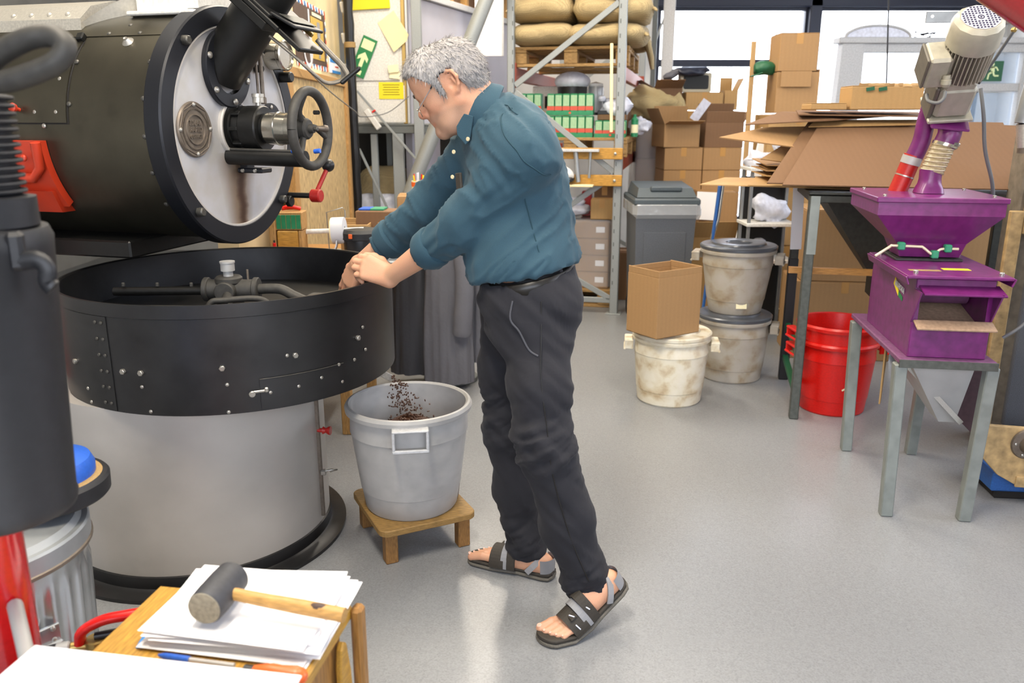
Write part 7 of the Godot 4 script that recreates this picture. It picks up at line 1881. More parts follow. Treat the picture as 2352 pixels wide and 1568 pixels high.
	obj("cable_gland", S.new().at(m0 + md * 0.15 - mx * 0.058 + mb.z * 0.062, to_dir(mb.z * 0.6 - md)).lathe([Vector2(0, -0.02), Vector2(0.014, -0.02), Vector2(0.014, -0.005), Vector2(0.018, -0.003), Vector2(0.018, 0.012), Vector2(0.012, 0.022), Vector2(0, 0.024)], 12), "motor", tb)
	var g0 := m0 + md * 0.128 - mx * 0.058 + mb.z * 0.08
	obj("motor_cable", S.new().tube(smoothed([g0, g0 + V(-0.004, -0.025, 0.005), g0 + V(-0.022, -0.04, 0.0), g0 + V(-0.045, -0.032, -0.03), g0 + V(-0.04, -0.01, -0.07)], 5), 0.0065, 8), "cable", tb)
	var cb := thing("grey_cable", "grey cable hanging from the motor down to the right hand post", "cable", V(0, 0, 0))
	obj("wire", S.new().tube(smoothed([V(1.80, 1.60, -3.32), V(1.815, 1.50, -3.30), V(1.84, 1.37, -3.30), V(1.91, 1.24, -3.34), V(1.975, 1.13, -3.42)], 6), 0.0075, 8), "cable", cb)
	obj("wire_clip", S.new().at(V(1.975, 1.125, -3.42)).box(V(0.02, 0.03, 0.02), 0.003), "cable_black", cb)

func ring_set(A: Vector3) -> Array:
	var out := []
	for q in [[0.0, 0.052, 4.0], [0.02, 0.046, 4.0], [0.035, 0.041, 3.0], [0.055, 0.041, 2.0], [0.09, 0.042, 2.0]]:
		var ring := []
		for k in 32:
			var t := TAU * k / 32
			var c := cos(t)
			var s := -sin(t)
			var e: float = 2.0 / q[2]
			ring.append(A + V(signf(c) * pow(absf(c), e) * q[1], q[0], signf(s) * pow(absf(s), e) * q[1]))
		out.append(ring)
	return out

# ---------------------------------------------------------------- right edge
func build_right_edge() -> void:
	var t := thing("concrete_post", "grey brown square post at the right edge behind the purple mill", "post", V(2.315, 0, -3.72), -10)
	obj("shaft", S.new().at(V(0.0, 1.6, 0)).box(V(0.16, 3.2, 0.16), 0.008), "post_stone", t)
	for k in 4: stick("screw", round_screw(0.006), "bolt", t, V(-0.05 + 0.1 * (k % 2), 1.1 + 0.25 * (k / 2), 0.08), V(0, 0, 1))
	obj("timber_edge", S.new().at(V(-0.10, 0.55, 0.12)).box(V(0.055, 1.1, 0.03), 0.004), "birch", t)
	obj("timber_edge", S.new().at(V(-0.02, 1.1, 0.12)).box(V(0.10, 0.20, 0.03), 0.004), "birch", t)
	t = thing("felt_board", "dark grey felt covered board behind the stand legs at the right edge", "board", V(2.285, 0, -3.40), -10)
	obj("panel", S.new().at(V(0, 0.66, 0)).box(V(0.26, 0.95, 0.03), 0.006), "felt", t)
	obj("foot_rail", S.new().at(V(0, 0.09, 0)).box(V(0.26, 0.18, 0.03), 0.004), "brown_ply", t)
	t = thing("plywood_trolley", "plywood base with a rounded corner, steel flange and blue underside at the right edge", "trolley", V(2.0, 0, -3.12), -6)
	obj("front_board", S.new().at(V(0, 0.0, 0.10)).prism(PackedVector2Array([Vector2(-0.155, 0.30), Vector2(-0.135, 0.335), Vector2(0.3, 0.315), Vector2(0.3, 0.06), Vector2(0.02, 0.08), Vector2(-0.07, 0.13), Vector2(-0.155, 0.22)]), -0.012, 0.012, 0.002), "birch", t)
	obj("lower_strip", S.new().at(V(0.17, 0.105, 0.113)).box(V(0.34, 0.045, 0.01), 0.002), "birch", t)
	obj("edge_trim", S.new().at(V(0.19, 0.075, 0.115)).box(V(0.28, 0.03, 0.012), 0.002), "brown_ply", t)
	obj("flange", S.new().at(V(0.02, 0.265, 0.112), to_dir(V(0, 0, 1))).lathe([Vector2(0, 0), Vector2(0.06, 0), Vector2(0.062, 0.003), Vector2(0.058, 0.010), Vector2(0.035, 0.014), Vector2(0.03, 0.04), Vector2(0, 0.042)], 32), "bronze", t)
	for k in 5: stick("flange_bolt", round_screw(0.007), "bolt", t, V(0.02 + 0.046 * cos(k * 1.256 + 0.6), 0.265 + 0.046 * sin(k * 1.256 + 0.6), 0.124), V(0, 0, 1))
	obj("blue_base", S.new().at(V(0.16, 0.075, -0.05)).box(V(0.44, 0.08, 0.22), 0.006), "blue_paint", t)
	obj("foot", S.new().at(V(0.16, 0.018, -0.05)).box(V(0.40, 0.036, 0.20), 0.006), "hole_dark", t)
	# silver taped duct hanging at the edge
	t = thing("taped_duct", "silver taped duct with a ribbed sleeve hanging at the right edge", "duct", V(0.045, 0, 0))
	var dp := [V(1.975, 1.80, -3.22), V(1.96, 1.70, -3.22), V(1.935, 1.60, -3.22), V(1.925, 1.52, -3.22)]
	obj("lower_sleeve", S.new().tube([V(1.895, 1.47, -3.24), V(1.905, 1.415, -3.24), V(1.912, 1.385, -3.24)], 0.028, 20, [0.027, 0.028, 0.027]), "alu", t)
	obj("open_end", S.new().at(V(1.914, 1.372, -3.24)).lathe([Vector2(0.020, 0.014), Vector2(0.022, -0.012), Vector2(0.027, -0.012), Vector2(0.027, 0.014)], 20), "bronze", t)
	obj("main_duct", S.new().tube([V(1.892, 1.47, -3.24), V(1.905, 1.56, -3.24), V(1.925, 1.66, -3.24)], 0.036, 20, [0.031, 0.036, 0.04]), "galv", t)
	for k in 3: obj("dark_smear", S.new().at(V(1.885 + 0.022 * k, 1.505 + 0.012 * (k % 2), -3.205 - 0.004 * k)).ball(V(0, 0, 0), V(0.014, 0.012, 0.004), 8), "frame_dark", t)
	obj("tape_wrap", S.new().tube([V(1.918, 1.635, -3.24), V(1.928, 1.68, -3.24), V(1.938, 1.72, -3.24)], 0.042, 18, [0.041, 0.043, 0.040]), "alu", t)
	var rp := []
	for k in 9:
		rp += [Vector2(0.034, 0.011 * k), Vector2(0.04, 0.011 * k + 0.002), Vector2(0.04, 0.011 * k + 0.006), Vector2(0.034, 0.011 * k + 0.008)]
	obj("ribbed_sleeve", S.new().at(V(1.938, 1.715, -3.24), to_dir(V(0.22, 1, 0))).lathe([Vector2(0, 0)] + rp + [Vector2(0, 0.1)], 28), "plate_grey", t)
	obj("upper_duct", S.new().tube([V(1.958, 1.81, -3.24), V(2.0, 2.0, -3.24), V(2.05, 2.6, -3.3), V(2.05, 3.98, -3.3)], 0.034, 16), "plate_grey", t)
	# flat steel bar behind the motor and the black stay
	t = thing("steel_bar", "flat grey steel bar with holes reaching out behind the motor", "bar", V(1.93, 1.90, -3.72), -6)
	obj("bar", S.new().at(V(0, 0, 0)).box(V(0.36, 0.045, 0.008), 0.002), "galv", t)
	obj("hole", S.new().at(V(-0.155, 0.003, 0.0045), to_dir(V(0, 0, 1))).cyl(0.007, 0, 0.0006, 10), "paper", t)
	obj("bracket", S.new().at(V(0.16, 0, -0.0), B(0, 0, 0)).box(V(0.03, 0.06, 0.10), 0.003), "galv", t)
	t = thing("black_stay", "thin black stay running down from the red pipe to behind the motor", "stay", V(0, 0, 0))
	obj("rod", S.new().tube([V(1.95, 1.815, -3.42), V(1.81, 1.62, -3.36)], 0.006, 8), "cable_black", t)
	obj("end_eye", S.new().ball(V(1.95, 1.82, -3.42), V(0.012, 0.012, 0.012), 8), "brass", t)
	# big red pipe crossing the top right corner
	t = thing("red_pipe", "thick glossy red pipe crossing the top right corner", "pipe", V(0, 0, 0))
	obj("pipe", S.new().tube([V(0.80, 2.022, -2.06), V(1.62, 1.547, -2.06), V(1.86, 1.408, -2.06), V(1.98, 1.25, -2.06), V(2.0, 0.0, -2.06)], 0.085, 36), "red_gloss", t)
	obj("wall_hook", S.new().tube([V(0.80, 2.02, -2.06), V(0.75, 2.1, -2.06), V(0.75, 3.98, -2.06)], 0.03, 12), "red_gloss", t)
	# thin cable down at the right of the mill
	t = thing("floor_cable", "thin grey cable curving up beside the mill body to the right edge", "cable", V(0, 0, 0))
	obj("wire", S.new().tube(smoothed([V(1.83, 0.70, -2.98), V(1.89, 0.76, -2.96), V(1.95, 0.85, -2.98), V(1.99, 0.93, -3.0)], 5), 0.006, 8), "cable", t)
	obj("wire_end", S.new().at(V(1.99, 0.935, -3.0)).box(V(0.014, 0.02, 0.014), 0.003), "cable_black", t)
# ---------------------------------------------------------------- smooth skins from joined capsules
class F:
	var a := PackedVector3Array()
	var d := PackedVector3Array()
	var inv := PackedFloat32Array()
	var r := PackedFloat32Array()
	var dr := PackedFloat32Array()
	var k := PackedFloat32Array()
	var cuts := []
	var holes := []
	func add(p: Vector3, q: Vector3, r0: float, r1: float, kk := 0.02) -> F:
		a.append(p)
		d.append(q - p)
		inv.append(1.0 / maxf((q - p).length_squared(), 1e-9))
		r.append(r0)
		dr.append(r1 - r0)
		k.append(kk)
		return self
	func dot(p: Vector3, r0: float, kk := 0.02) -> F:
		return add(p, p + Vector3(0.0001, 0, 0), r0, r0, kk)
	func path(pts: Array, rs: Array, kk := 0.02) -> F:
		for i in pts.size() - 1: add(pts[i], pts[i + 1], rs[i], rs[i + 1], kk)
		return self
	func near(p: Vector3, reach: float) -> PackedInt32Array:   # the capsules that matter within reach of p
		var ds := PackedFloat32Array()
		var best := 1e3
		for i in a.size():
			var pa := p - a[i]
			var h := clampf(pa.dot(d[i]) * inv[i], 0.0, 1.0)
			var dist := (pa - d[i] * h).length() - r[i] - dr[i] * h
			ds.append(dist)
			best = minf(best, dist)
		var out := PackedInt32Array()
		for i in a.size(): if ds[i] < best + 2.2 * reach + k[i]: out.append(i)
		return out
	func all() -> PackedInt32Array:
		return PackedInt32Array(range(a.size()))
	func e(p: Vector3, which: PackedInt32Array) -> float:
		var res := 1e3
		for i in which:
			var pa := p - a[i]
			var h := clampf(pa.dot(d[i]) * inv[i], 0.0, 1.0)
			var dist := (pa - d[i] * h).length() - r[i] - dr[i] * h
			var kk := k[i]
			var m := kk - absf(res - dist)
			if m > 0.0: res = minf(res, dist) - m * m * 0.25 / kk
			elif dist < res: res = dist
		for c in holes:
			var hd: float = c[1] - (p - c[0]).length()
			var m: float = c[2] - absf(res - hd)
			res = maxf(res, hd) + (m * m * 0.25 / c[2] if m > 0.0 else 0.0)
		for c in cuts: res = maxf(res, (p - c[0]).dot(c[1]))
		return res

class Nets:
	var v := PackedVector3Array()
	var n := PackedVector3Array()
	var c := PackedColorArray()
	var t := PackedInt32Array()
	# surface nets over a box; push (optional) moves each point along its normal, tint gives it a colour
	func nets(f: F, lo: Vector3, hi: Vector3, s: float, push = null, tint = null) -> void:
		var nb := 6
		var bx := ceili((hi.x - lo.x) / s / nb)
		var by := ceili((hi.y - lo.y) / s / nb)
		var bz := ceili((hi.z - lo.z) / s / nb)
		var nx := bx * nb + 1
		var ny := by * nb + 1
		var nz := bz * nb + 1
		var g := PackedFloat32Array()
		g.resize(nx * ny * nz)
		g.fill(9.0)
		var id := PackedInt32Array()
		id.resize(nx * ny * nz)
		id.fill(-1)
		var reach := s * nb * 0.5 * 1.7321 * 1.15 + s
		var live := []
		var every := f.all()
		for i in bx:
			for j in by:
				for l in bz:
					var mid := lo + Vector3(i + 0.5, j + 0.5, l + 0.5) * (s * nb)
					var m := f.e(mid, every)
					if absf(m) < reach:
						live.append(Vector3i(i, j, l))
						var some := f.near(mid, s * nb * 0.8661)
						for x in nb + 1:
							for y in nb + 1:
								var row := ((i * nb + x) * ny + j * nb + y) * nz + l * nb
								for z in nb + 1:
									if g[row + z] > 8.0: g[row + z] = f.e(lo + Vector3(i * nb + x, j * nb + y, l * nb + z) * s, some)
		var sx := ny * nz
		var first := v.size()
		for q in live:
			for x in range(q.x * nb, q.x * nb + nb):
				for y in range(q.y * nb, q.y * nb + nb):
					for z in range(q.z * nb, q.z * nb + nb):
						var o := x * sx + y * nz + z
						var w := [g[o], g[o + sx], g[o + nz], g[o + sx + nz], g[o + 1], g[o + sx + 1], g[o + nz + 1], g[o + sx + nz + 1]]
						var neg := 0
						for e in 8: if w[e] < 0.0: neg += 1
						if neg == 0 or neg == 8: continue
						var sum := Vector3.ZERO
						var cnt := 0
						for e in EDGES:
							var u: float = w[e[0]]
							var m: float = w[e[1]]
							if (u < 0.0) != (m < 0.0):
								sum += (CORNER[e[0]] as Vector3).lerp(CORNER[e[1]], u / (u - m))
								cnt += 1
						id[o] = v.size()
						v.append(lo + (Vector3(x, y, z) + sum / cnt) * s)
						n.append(Vector3.ZERO)
		for q in live:
			for x in range(q.x * nb, q.x * nb + nb):
				for y in range(q.y * nb, q.y * nb + nb):
					for z in range(q.z * nb, q.z * nb + nb):
						var o := x * sx + y * nz + z
						if id[o] < 0: continue
						var inside := g[o] < 0.0
						if y > 0 and z > 0 and inside != (g[o + sx] < 0.0): face(id[o - nz - 1], id[o - 1], id[o], id[o - nz], inside)
						if x > 0 and z > 0 and inside != (g[o + nz] < 0.0): face(id[o - sx - 1], id[o - sx], id[o], id[o - 1], inside)
						if x > 0 and y > 0 and inside != (g[o + 1] < 0.0): face(id[o - sx - nz], id[o - nz], id[o], id[o - sx], inside)
		for i in range(first, v.size()): n[i] = n[i].normalized()
		if push != null:
			for i in range(first, v.size()): v[i] += n[i] * push.call(v[i], n[i])
			for i in range(first, n.size()): n[i] = Vector3.ZERO
			for i in range(0, t.size(), 3): if t[i] >= first: turn(t[i], t[i + 1], t[i + 2])
			for i in range(first, v.size()): n[i] = n[i].normalized()
		for i in range(first, v.size()): c.append(tint.call(v[i], n[i]) if tint != null else Color.WHITE)
	func turn(i: int, j: int, l: int) -> void:
		var q := (v[l] - v[i]).cross(v[j] - v[i])
		n[i] += q
		n[j] += q
		n[l] += q
	func face(i: int, j: int, l: int, m: int, fwd: bool) -> void:
		if i < 0 or j < 0 or l < 0 or m < 0: return
		if fwd: t.append_array([i, l, j, i, m, l])
		else: t.append_array([i, j, l, i, l, m])
		var e := t.size()
		turn(t[e - 6], t[e - 5], t[e - 4])
		turn(t[e - 3], t[e - 2], t[e - 1])
	func mesh(origin: Vector3) -> ArrayMesh:
		var arr := []
		arr.resize(Mesh.ARRAY_MAX)
		var vv := PackedVector3Array()
		for p in v: vv.append(p - origin)
		arr[Mesh.ARRAY_VERTEX] = vv
		arr[Mesh.ARRAY_NORMAL] = n
		arr[Mesh.ARRAY_COLOR] = c
		arr[Mesh.ARRAY_INDEX] = t
		var m := ArrayMesh.new()
		m.add_surface_from_arrays(Mesh.PRIMITIVE_TRIANGLES, arr)
		return m
	const CORNER := [Vector3(0, 0, 0), Vector3(1, 0, 0), Vector3(0, 1, 0), Vector3(1, 1, 0), Vector3(0, 0, 1), Vector3(1, 0, 1), Vector3(0, 1, 1), Vector3(1, 1, 1)]
	const EDGES := [[0, 1], [2, 3], [4, 5], [6, 7], [0, 2], [1, 3], [4, 6], [5, 7], [0, 4], [1, 5], [2, 6], [3, 7]]

# ---------------------------------------------------------------- the man
const HC := Vector3(-0.187, 1.595, -2.46)
const HF := Vector3(-0.866, -0.5, 0.0)
const HU := Vector3(-0.5, 0.866, 0.0)
const HL := Vector3(0.0, 0.0, 1.0)

func hd(f: float, u: float, l := 0.0) -> Vector3:   # a point on the head: forwards, up, to his left
	return HC + HF * f + HU * u + HL * l

func head_field() -> F:
	var f := F.new()
	# skull
	f.add(hd(-0.035, 0.012, 0.012), hd(0.02, 0.022, 0.012), 0.068, 0.066, 0.03)
	f.add(hd(-0.035, 0.012, -0.012), hd(0.02, 0.022, -0.012), 0.068, 0.066, 0.03)
	f.add(hd(0.040, 0.030, 0.022), hd(0.040, 0.030, -0.022), 0.052, 0.052, 0.03)
	f.add(hd(0.050, -0.006, 0.026), hd(0.050, -0.006, -0.026), 0.0345, 0.0345, 0.02)
	# face, cheeks, jaw, chin
	f.add(hd(0.040, -0.04, 0.030), hd(0.052, -0.085, 0.016), 0.034, 0.026, 0.03)
	f.add(hd(0.040, -0.04, -0.030), hd(0.052, -0.085, -0.016), 0.034, 0.026, 0.03)
	f.add(hd(0.060, -0.046, 0.034), hd(0.066, -0.055, 0.026), 0.022, 0.018, 0.02)
	f.add(hd(0.060, -0.046, -0.034), hd(0.066, -0.055, -0.026), 0.022, 0.018, 0.02)
	for s in [-1, 1]:
		f.add(hd(-0.012, -0.065, 0.050 * s), hd(0.045, -0.108, 0.032 * s), 0.020, 0.020, 0.03)
		f.add(hd(-0.012, -0.03, 0.054 * s), hd(-0.012, -0.065, 0.050 * s), 0.020, 0.020, 0.03)
	f.add(hd(0.045, -0.108, 0.028), hd(0.074, -0.116, 0.010), 0.022, 0.020, 0.02)
	f.add(hd(0.045, -0.108, -0.028), hd(0.074, -0.116, -0.010), 0.022, 0.020, 0.02)
	f.add(hd(0.030, -0.10, 0.02), hd(0.030, -0.10, -0.02), 0.034, 0.034, 0.03)
	f.dot(hd(0.080, -0.116, 0.0), 0.019, 0.015)
	# muzzle and lips
	f.add(hd(0.074, -0.075, 0.012), hd(0.074, -0.075, -0.012), 0.020, 0.020, 0.015)
	f.add(hd(0.089, -0.083, 0.012), hd(0.089, -0.083, -0.012), 0.0065, 0.0065, 0.008)
	f.add(hd(0.0865, -0.0935, 0.010), hd(0.0865, -0.0935, -0.010), 0.0070, 0.0070, 0.006)
	# brow and nose
	f.add(hd(0.083, 0.002, 0.034), hd(0.089, 0.0, 0.008), 0.012, 0.010, 0.012)
	f.add(hd(0.083, 0.002, -0.034), hd(0.089, 0.0, -0.008), 0.012, 0.010, 0.012)
	f.add(hd(0.080, -0.010, 0), hd(0.105, -0.044, 0), 0.0090, 0.0115, 0.010)
	f.add(hd(0.086, -0.03, 0), hd(0.086, -0.066, 0), 0.014, 0.014, 0.012)
	f.dot(hd(0.1065, -0.048, 0), 0.0120, 0.008)
	f.dot(hd(0.094, -0.053, 0.012), 0.0095, 0.008)
	f.dot(hd(0.094, -0.053, -0.012), 0.0095, 0.008)
	# lowered lids
	f.dot(hd(0.0775, -0.020, 0.031), 0.0135, 0.006)
	f.dot(hd(0.0775, -0.020, -0.031), 0.0135, 0.006)
	# neck, thrust forward from the shoulders
	f.path([hd(-0.045, -0.035), V(-0.095, 1.520, -2.47), V(-0.03, 1.45, -2.48)], [0.058, 0.060, 0.06], 0.04)
	f.path([hd(0.0, -0.085), V(-0.10, 1.49, -2.47)], [0.045, 0.055], 0.04)
	# ears
	for s in [-1, 1]:
		var e := func(x: float, y: float, z := 0.0) -> Vector3: return hd(-0.012 + x, -0.018 + y, s * (0.074 + z - x * 0.35))
		f.path([e.call(0.010, 0.012), e.call(0.008, 0.028, 0.004), e.call(-0.004, 0.034, 0.008), e.call(-0.018, 0.026, 0.012), e.call(-0.023, 0.008, 0.013), e.call(-0.017, -0.012, 0.009), e.call(-0.006, -0.026, 0.004), e.call(0.004, -0.028, 0.001), e.call(0.008, -0.018, 0.0)], [0.0035, 0.0042, 0.0045, 0.0048, 0.0048, 0.0045, 0.006, 0.006, 0.005], 0.004)
		f.path([e.call(0.0, 0.018, 0.002), e.call(-0.010, 0.012, 0.006), e.call(-0.012, -0.002, 0.006), e.call(-0.004, -0.016, 0.003)], [0.003, 0.0038, 0.0038, 0.004], 0.003)
		f.path([e.call(-0.012, 0.014, -0.002), e.call(-0.012, -0.006, -0.002), e.call(0.0, -0.02, -0.002)], [0.0075, 0.008, 0.007], 0.006)
		f.holes.append([e.call(0.001, -0.006, 0.013), 0.0095, 0.004])
	return f

func finger(f: F, p: Vector3, dirs: Array, lens: Array, r0: float) -> Vector3:
	var r := r0
	for i in dirs.size():
		var q: Vector3 = p + (dirs[i] as Vector3).normalized() * lens[i]
		f.add(p, q, r, r * 0.92, 0.005)
		r *= 0.92
		p = q
	return p

func build_man() -> void:
	var O := V(0.06, 0, -2.38)
	var t := thing("person", "grey haired man in a teal shirt, dark trousers and sandals bending over the cooling pan", "person", O)
	# joints
	var Ls := V(0.045, 1.400, -2.345)
	var Le := V(-0.128, 1.200, -2.42)
	var Lw := V(-0.388, 1.003, -2.60)
	var Rs := V(-0.095, 1.395, -2.62)
	var Re := V(-0.262, 1.215, -2.70)
	var Rw := V(-0.522, 1.008, -2.80)
	var legL := [V(0.065, 0.96, -2.40), V(0.080, 0.735, -2.305), V(0.100, 0.56, -2.265), V(0.165, 0.33, -2.25), V(0.222, 0.14, -2.245)]
	var legR := [V(0.020, 0.94, -2.555), V(-0.015, 0.72, -2.55), V(-0.010, 0.50, -2.55), V(0.018, 0.28, -2.545), V(0.047, 0.09, -2.53)]
	var skin := Nets.new()
	var tone := func(p: Vector3, nn: Vector3) -> Color:
		var q := p - HC
		var fx := q.dot(HF)
		var ux := q.dot(HU)
		var lx := absf(q.dot(HL))
		var c := Color(1, 1, 1)
		if q.length() < 0.2:
			c = c.lerp(Color(1.02, 0.66, 0.60), clampf(1.0 - (Vector2(fx - 0.108, ux + 0.052)).length() / 0.03, 0, 1) * 0.55)   # nose
			c = c.lerp(Color(1.02, 0.74, 0.68), clampf(1.0 - (Vector3(fx - 0.065, ux + 0.05, lx - 0.045)).length() / 0.035, 0, 1) * 0.5)  # cheeks
			var beard := smoothstep(-0.058, -0.075, ux + 0.35 * maxf(0.0, 0.03 - fx)) * smoothstep(-0.02, 0.01, fx + 0.4 * (ux + 0.1))
			c = c.lerp(Color(0.66, 0.74, 0.80), beard * 0.75)
			c = c.lerp(Color(0.95, 0.62, 0.56), clampf(1.0 - Vector2(fx - 0.09, ux + 0.088).length() / 0.009, 0, 1) * 0.7)   # lips
			if lx > 0.074 and absf(fx + 0.02) < 0.04: c = c.lerp(Color(1.03, 0.86, 0.80), 0.4)
		return c
	# body under the clothes (one skin with head, hands and feet)
	var bd := F.new()
	for s in [-1, 1]:
		bd.path([V(-0.005, 1.385, -2.51 + 0.03 * s), V(0.008, 1.30, -2.52 + 0.025 * s), V(0.026, 1.15, -2.51 + 0.025 * s), V(0.046, 0.98, -2.48 + 0.03 * s)], [0.085, 0.098, 0.100, 0.098], 0.03)
	bd.path([V(-0.10, 1.51, -2.475), V(-0.02, 1.42, -2.48)], [0.056, 0.07], 0.05)
	bd.path([Ls, Le, Lw], [0.054, 0.043, 0.03], 0.02)
	bd.path([Rs, Re, Rw], [0.058, 0.045, 0.03], 0.03)
	bd.path([V(0.0, 1.40, -2.50), Ls], [0.065, 0.055], 0.03)
	bd.path([V(-0.02, 1.40, -2.50), Rs], [0.065, 0.055], 0.03)
	bd.path(legL, [0.085, 0.07, 0.058, 0.05, 0.036], 0.03)
	bd.path(legR, [0.085, 0.07, 0.058, 0.05, 0.036], 0.03)
	skin.nets(bd, V(-0.56, 0.05, -2.90), V(0.30, 1.60, -2.15), 0.014, null, tone)
	skin.nets(head_field(), V(-0.36, 1.40, -2.58), V(0.05, 1.74, -2.34), 0.0028, null, tone)
	# left hand gripping the rim, thumb side up
	var h := V(-0.90, 0.27, -0.33).normalized()
	var b := V(0.12, 0.34, 0.93)
	b = (b - h * b.dot(h)).normalized()
	var u := b.cross(h).normalized()
	if u.y < 0: u = -u
	var lf := F.new()
	lf.add(Lw.lerp(Le, 0.55), Lw, 0.042, 0.029, 0.02)
	var K := Lw + h * 0.094
	for i in 4:
		var off: float = [0.032, 0.012, -0.009, -0.029][i]
		var kn: Vector3 = K + u * off + h * [-0.004, 0.004, 0.0, -0.010][i] + b * 0.003
		lf.add(Lw + u * off * 0.55 - h * 0.004, kn, 0.018, 0.0128, 0.016)
		finger(lf, kn, [h * 0.86 - b * 0.35 - u * 0.05, h * 0.05 - b * 1.0 - u * 0.25, -h * 0.75 - b * 0.45 - u * 0.35], [[0.042, 0.046, 0.043, 0.034][i], [0.026, 0.029, 0.027, 0.021][i], 0.02], [0.0102, 0.0106, 0.0102, 0.0092][i])
	lf.path([Lw + h * 0.02 + u * 0.018 - b * 0.006, Lw + h * 0.06 + u * 0.042 - b * 0.02, Lw + h * 0.092 + u * 0.047 - b * 0.026, Lw + h * 0.122 + u * 0.044 - b * 0.028], [0.019, 0.0135, 0.012, 0.0095], 0.010)
	skin.nets(lf, V(-0.60, 0.90, -2.76), V(-0.20, 1.14, -2.48), 0.003, null, tone)
	# right hand reaching down among the beans
	var rh := V(-0.50, -0.80, -0.32).normalized()
	var rb := V(-0.45, 0.45, 0.75)
	rb = (rb - rh * rb.dot(rh)).normalized()
	var ru := rh.cross(rb).normalized()
	var rf := F.new()
	rf.add(Rw.lerp(Re, 0.5), Rw, 0.040, 0.029, 0.02)
	var RK := Rw + rh * 0.088
	for i in 4:
		var off: float = [0.033, 0.012, -0.010, -0.031][i]
		var kn: Vector3 = RK + ru * off + rh * [-0.002, 0.005, 0.0, -0.010][i]
		rf.add(Rw + ru * off * 0.55, kn, 0.018, 0.0128, 0.016)
		finger(rf, kn, [rh + ru * off * 3.0 - rb * 0.18, rh - rb * 0.4 + ru * off * 2.0, rh * 0.8 - rb * 0.6], [[0.048, 0.053, 0.050, 0.040][i], 0.031, 0.025], [0.0102, 0.0106, 0.0102, 0.0092][i])
	rf.path([Rw + rh * 0.02 + ru * 0.018, Rw + rh * 0.055 + ru * 0.048 - rb * 0.012, Rw + rh * 0.088 + ru * 0.060 - rb * 0.024, Rw + rh * 0.115 + ru * 0.060 - rb * 0.034], [0.019, 0.0135, 0.012, 0.0095], 0.010)
	skin.nets(rf, V(-0.68, 0.80, -2.94), V(-0.34, 1.16, -2.68), 0.003, null, tone)
	# feet
	var feet := [[V(0.300, 0.135, -2.232), V(0.172, 0.040, -2.160), V(0.108, 0.028, -2.128), legL[4], 1.0], [V(0.108, 0.045, -2.485), V(-0.045, 0.040, -2.553), V(-0.118, 0.030, -2.588), legR[4], -1.0]]
	for q in feet:
		var ff := F.new()
		var fwd: Vector3 = ((q[2] - q[0]) * V(1, 0, 1)).normalized()
		var out: Vector3 = V(-fwd.z, 0, fwd.x) * -1.0
		if q[4] * (out.z) < 0: out = -out
		ff.path([q[3] + V(0, 0.06, 0), q[3] * 0.55 + q[0] * 0.45], [0.038, 0.034], 0.03)
		ff.add(q[3], (q[0] as Vector3).lerp(q[1], 0.62) + V(0, 0.026, 0), 0.037, 0.026, 0.03)
		ff.add(q[0], q[1] + out * 0.012, 0.028, 0.022, 0.03)
		ff.add(q[0], q[1] - out * 0.014, 0.026, 0.024, 0.03)
		for i in 5:
			var w: float = [-0.032, -0.010, 0.008, 0.024, 0.038][i]
			var base: Vector3 = q[1] + out * w * 0.9 - fwd * [0.0, 0.0, 0.004, 0.01, 0.018][i]
			var tip: Vector3 = q[2] + out * w - fwd * [-0.008, -0.004, 0.006, 0.017, 0.03][i]
			ff.path([base, base.lerp(tip, 0.55) + V(0, 0.006, 0), tip], [0.015, [0.0125, 0.0095, 0.009, 0.0085, 0.0085][i], [0.0145, 0.0098, 0.0092, 0.0088, 0.0085][i]], 0.006)
		var lo: Vector3 = (q[0] as Vector3).min(q[2]).min(q[3]) - V(0.07, 0.06, 0.07)
		var hi: Vector3 = (q[0] as Vector3).max(q[2]).max(q[3]) + V(0.07, 0.06, 0.07)
		skin.nets(ff, lo, hi, 0.0034, null, tone)
	var body := obj("body", skin.mesh(O), "skin", t)
	# ---- shirt
	var fold := FastNoiseLite.new()
	fold.seed = 4
	fold.frequency = 1.0
	fold.fractal_octaves = 2
	var sh := F.new()
	for s in [-1, 1]:
		sh.path([V(0.0, 1.385, -2.510 + 0.055 * s), V(0.008, 1.30, -2.520 + 0.045 * s), V(0.022, 1.17, -2.510 + 0.045 * s), V(0.036, 1.06, -2.495 + 0.055 * s), V(0.042, 0.98, -2.48 + 0.055 * s)], [0.125, 0.140, 0.147, 0.157, 0.148], 0.05)
		sh.path([V(-0.060, 1.500, -2.478 + 0.02 * s), V(0.0, 1.455, -2.482 + 0.04 * s), V(0.01, 1.42, -2.485 + 0.10 * s)], [0.062, 0.078, 0.09], 0.05)
	sh.path([V(-0.02, 1.415, -2.43), Ls], [0.088, 0.088], 0.045)
	sh.path([V(-0.05, 1.41, -2.54), Rs], [0.09, 0.086], 0.05)
	sh.path([Ls, Ls.lerp(Le, 0.35)], [0.088, 0.085], 0.03)
	sh.path([Ls.lerp(Le, 0.35), Le, Lw.lerp(Le, 0.52)], [0.085, 0.079, 0.056], 0.012)
	sh.path([Rs, Re, Rw.lerp(Re, 0.42)], [0.084, 0.074, 0.058], 0.035)
	sh.cuts.append([V(-0.115, 1.026, -2.48), V(0.205, -1.0, 0.0).normalized()])
	var ad := (Le - Ls).normalized()
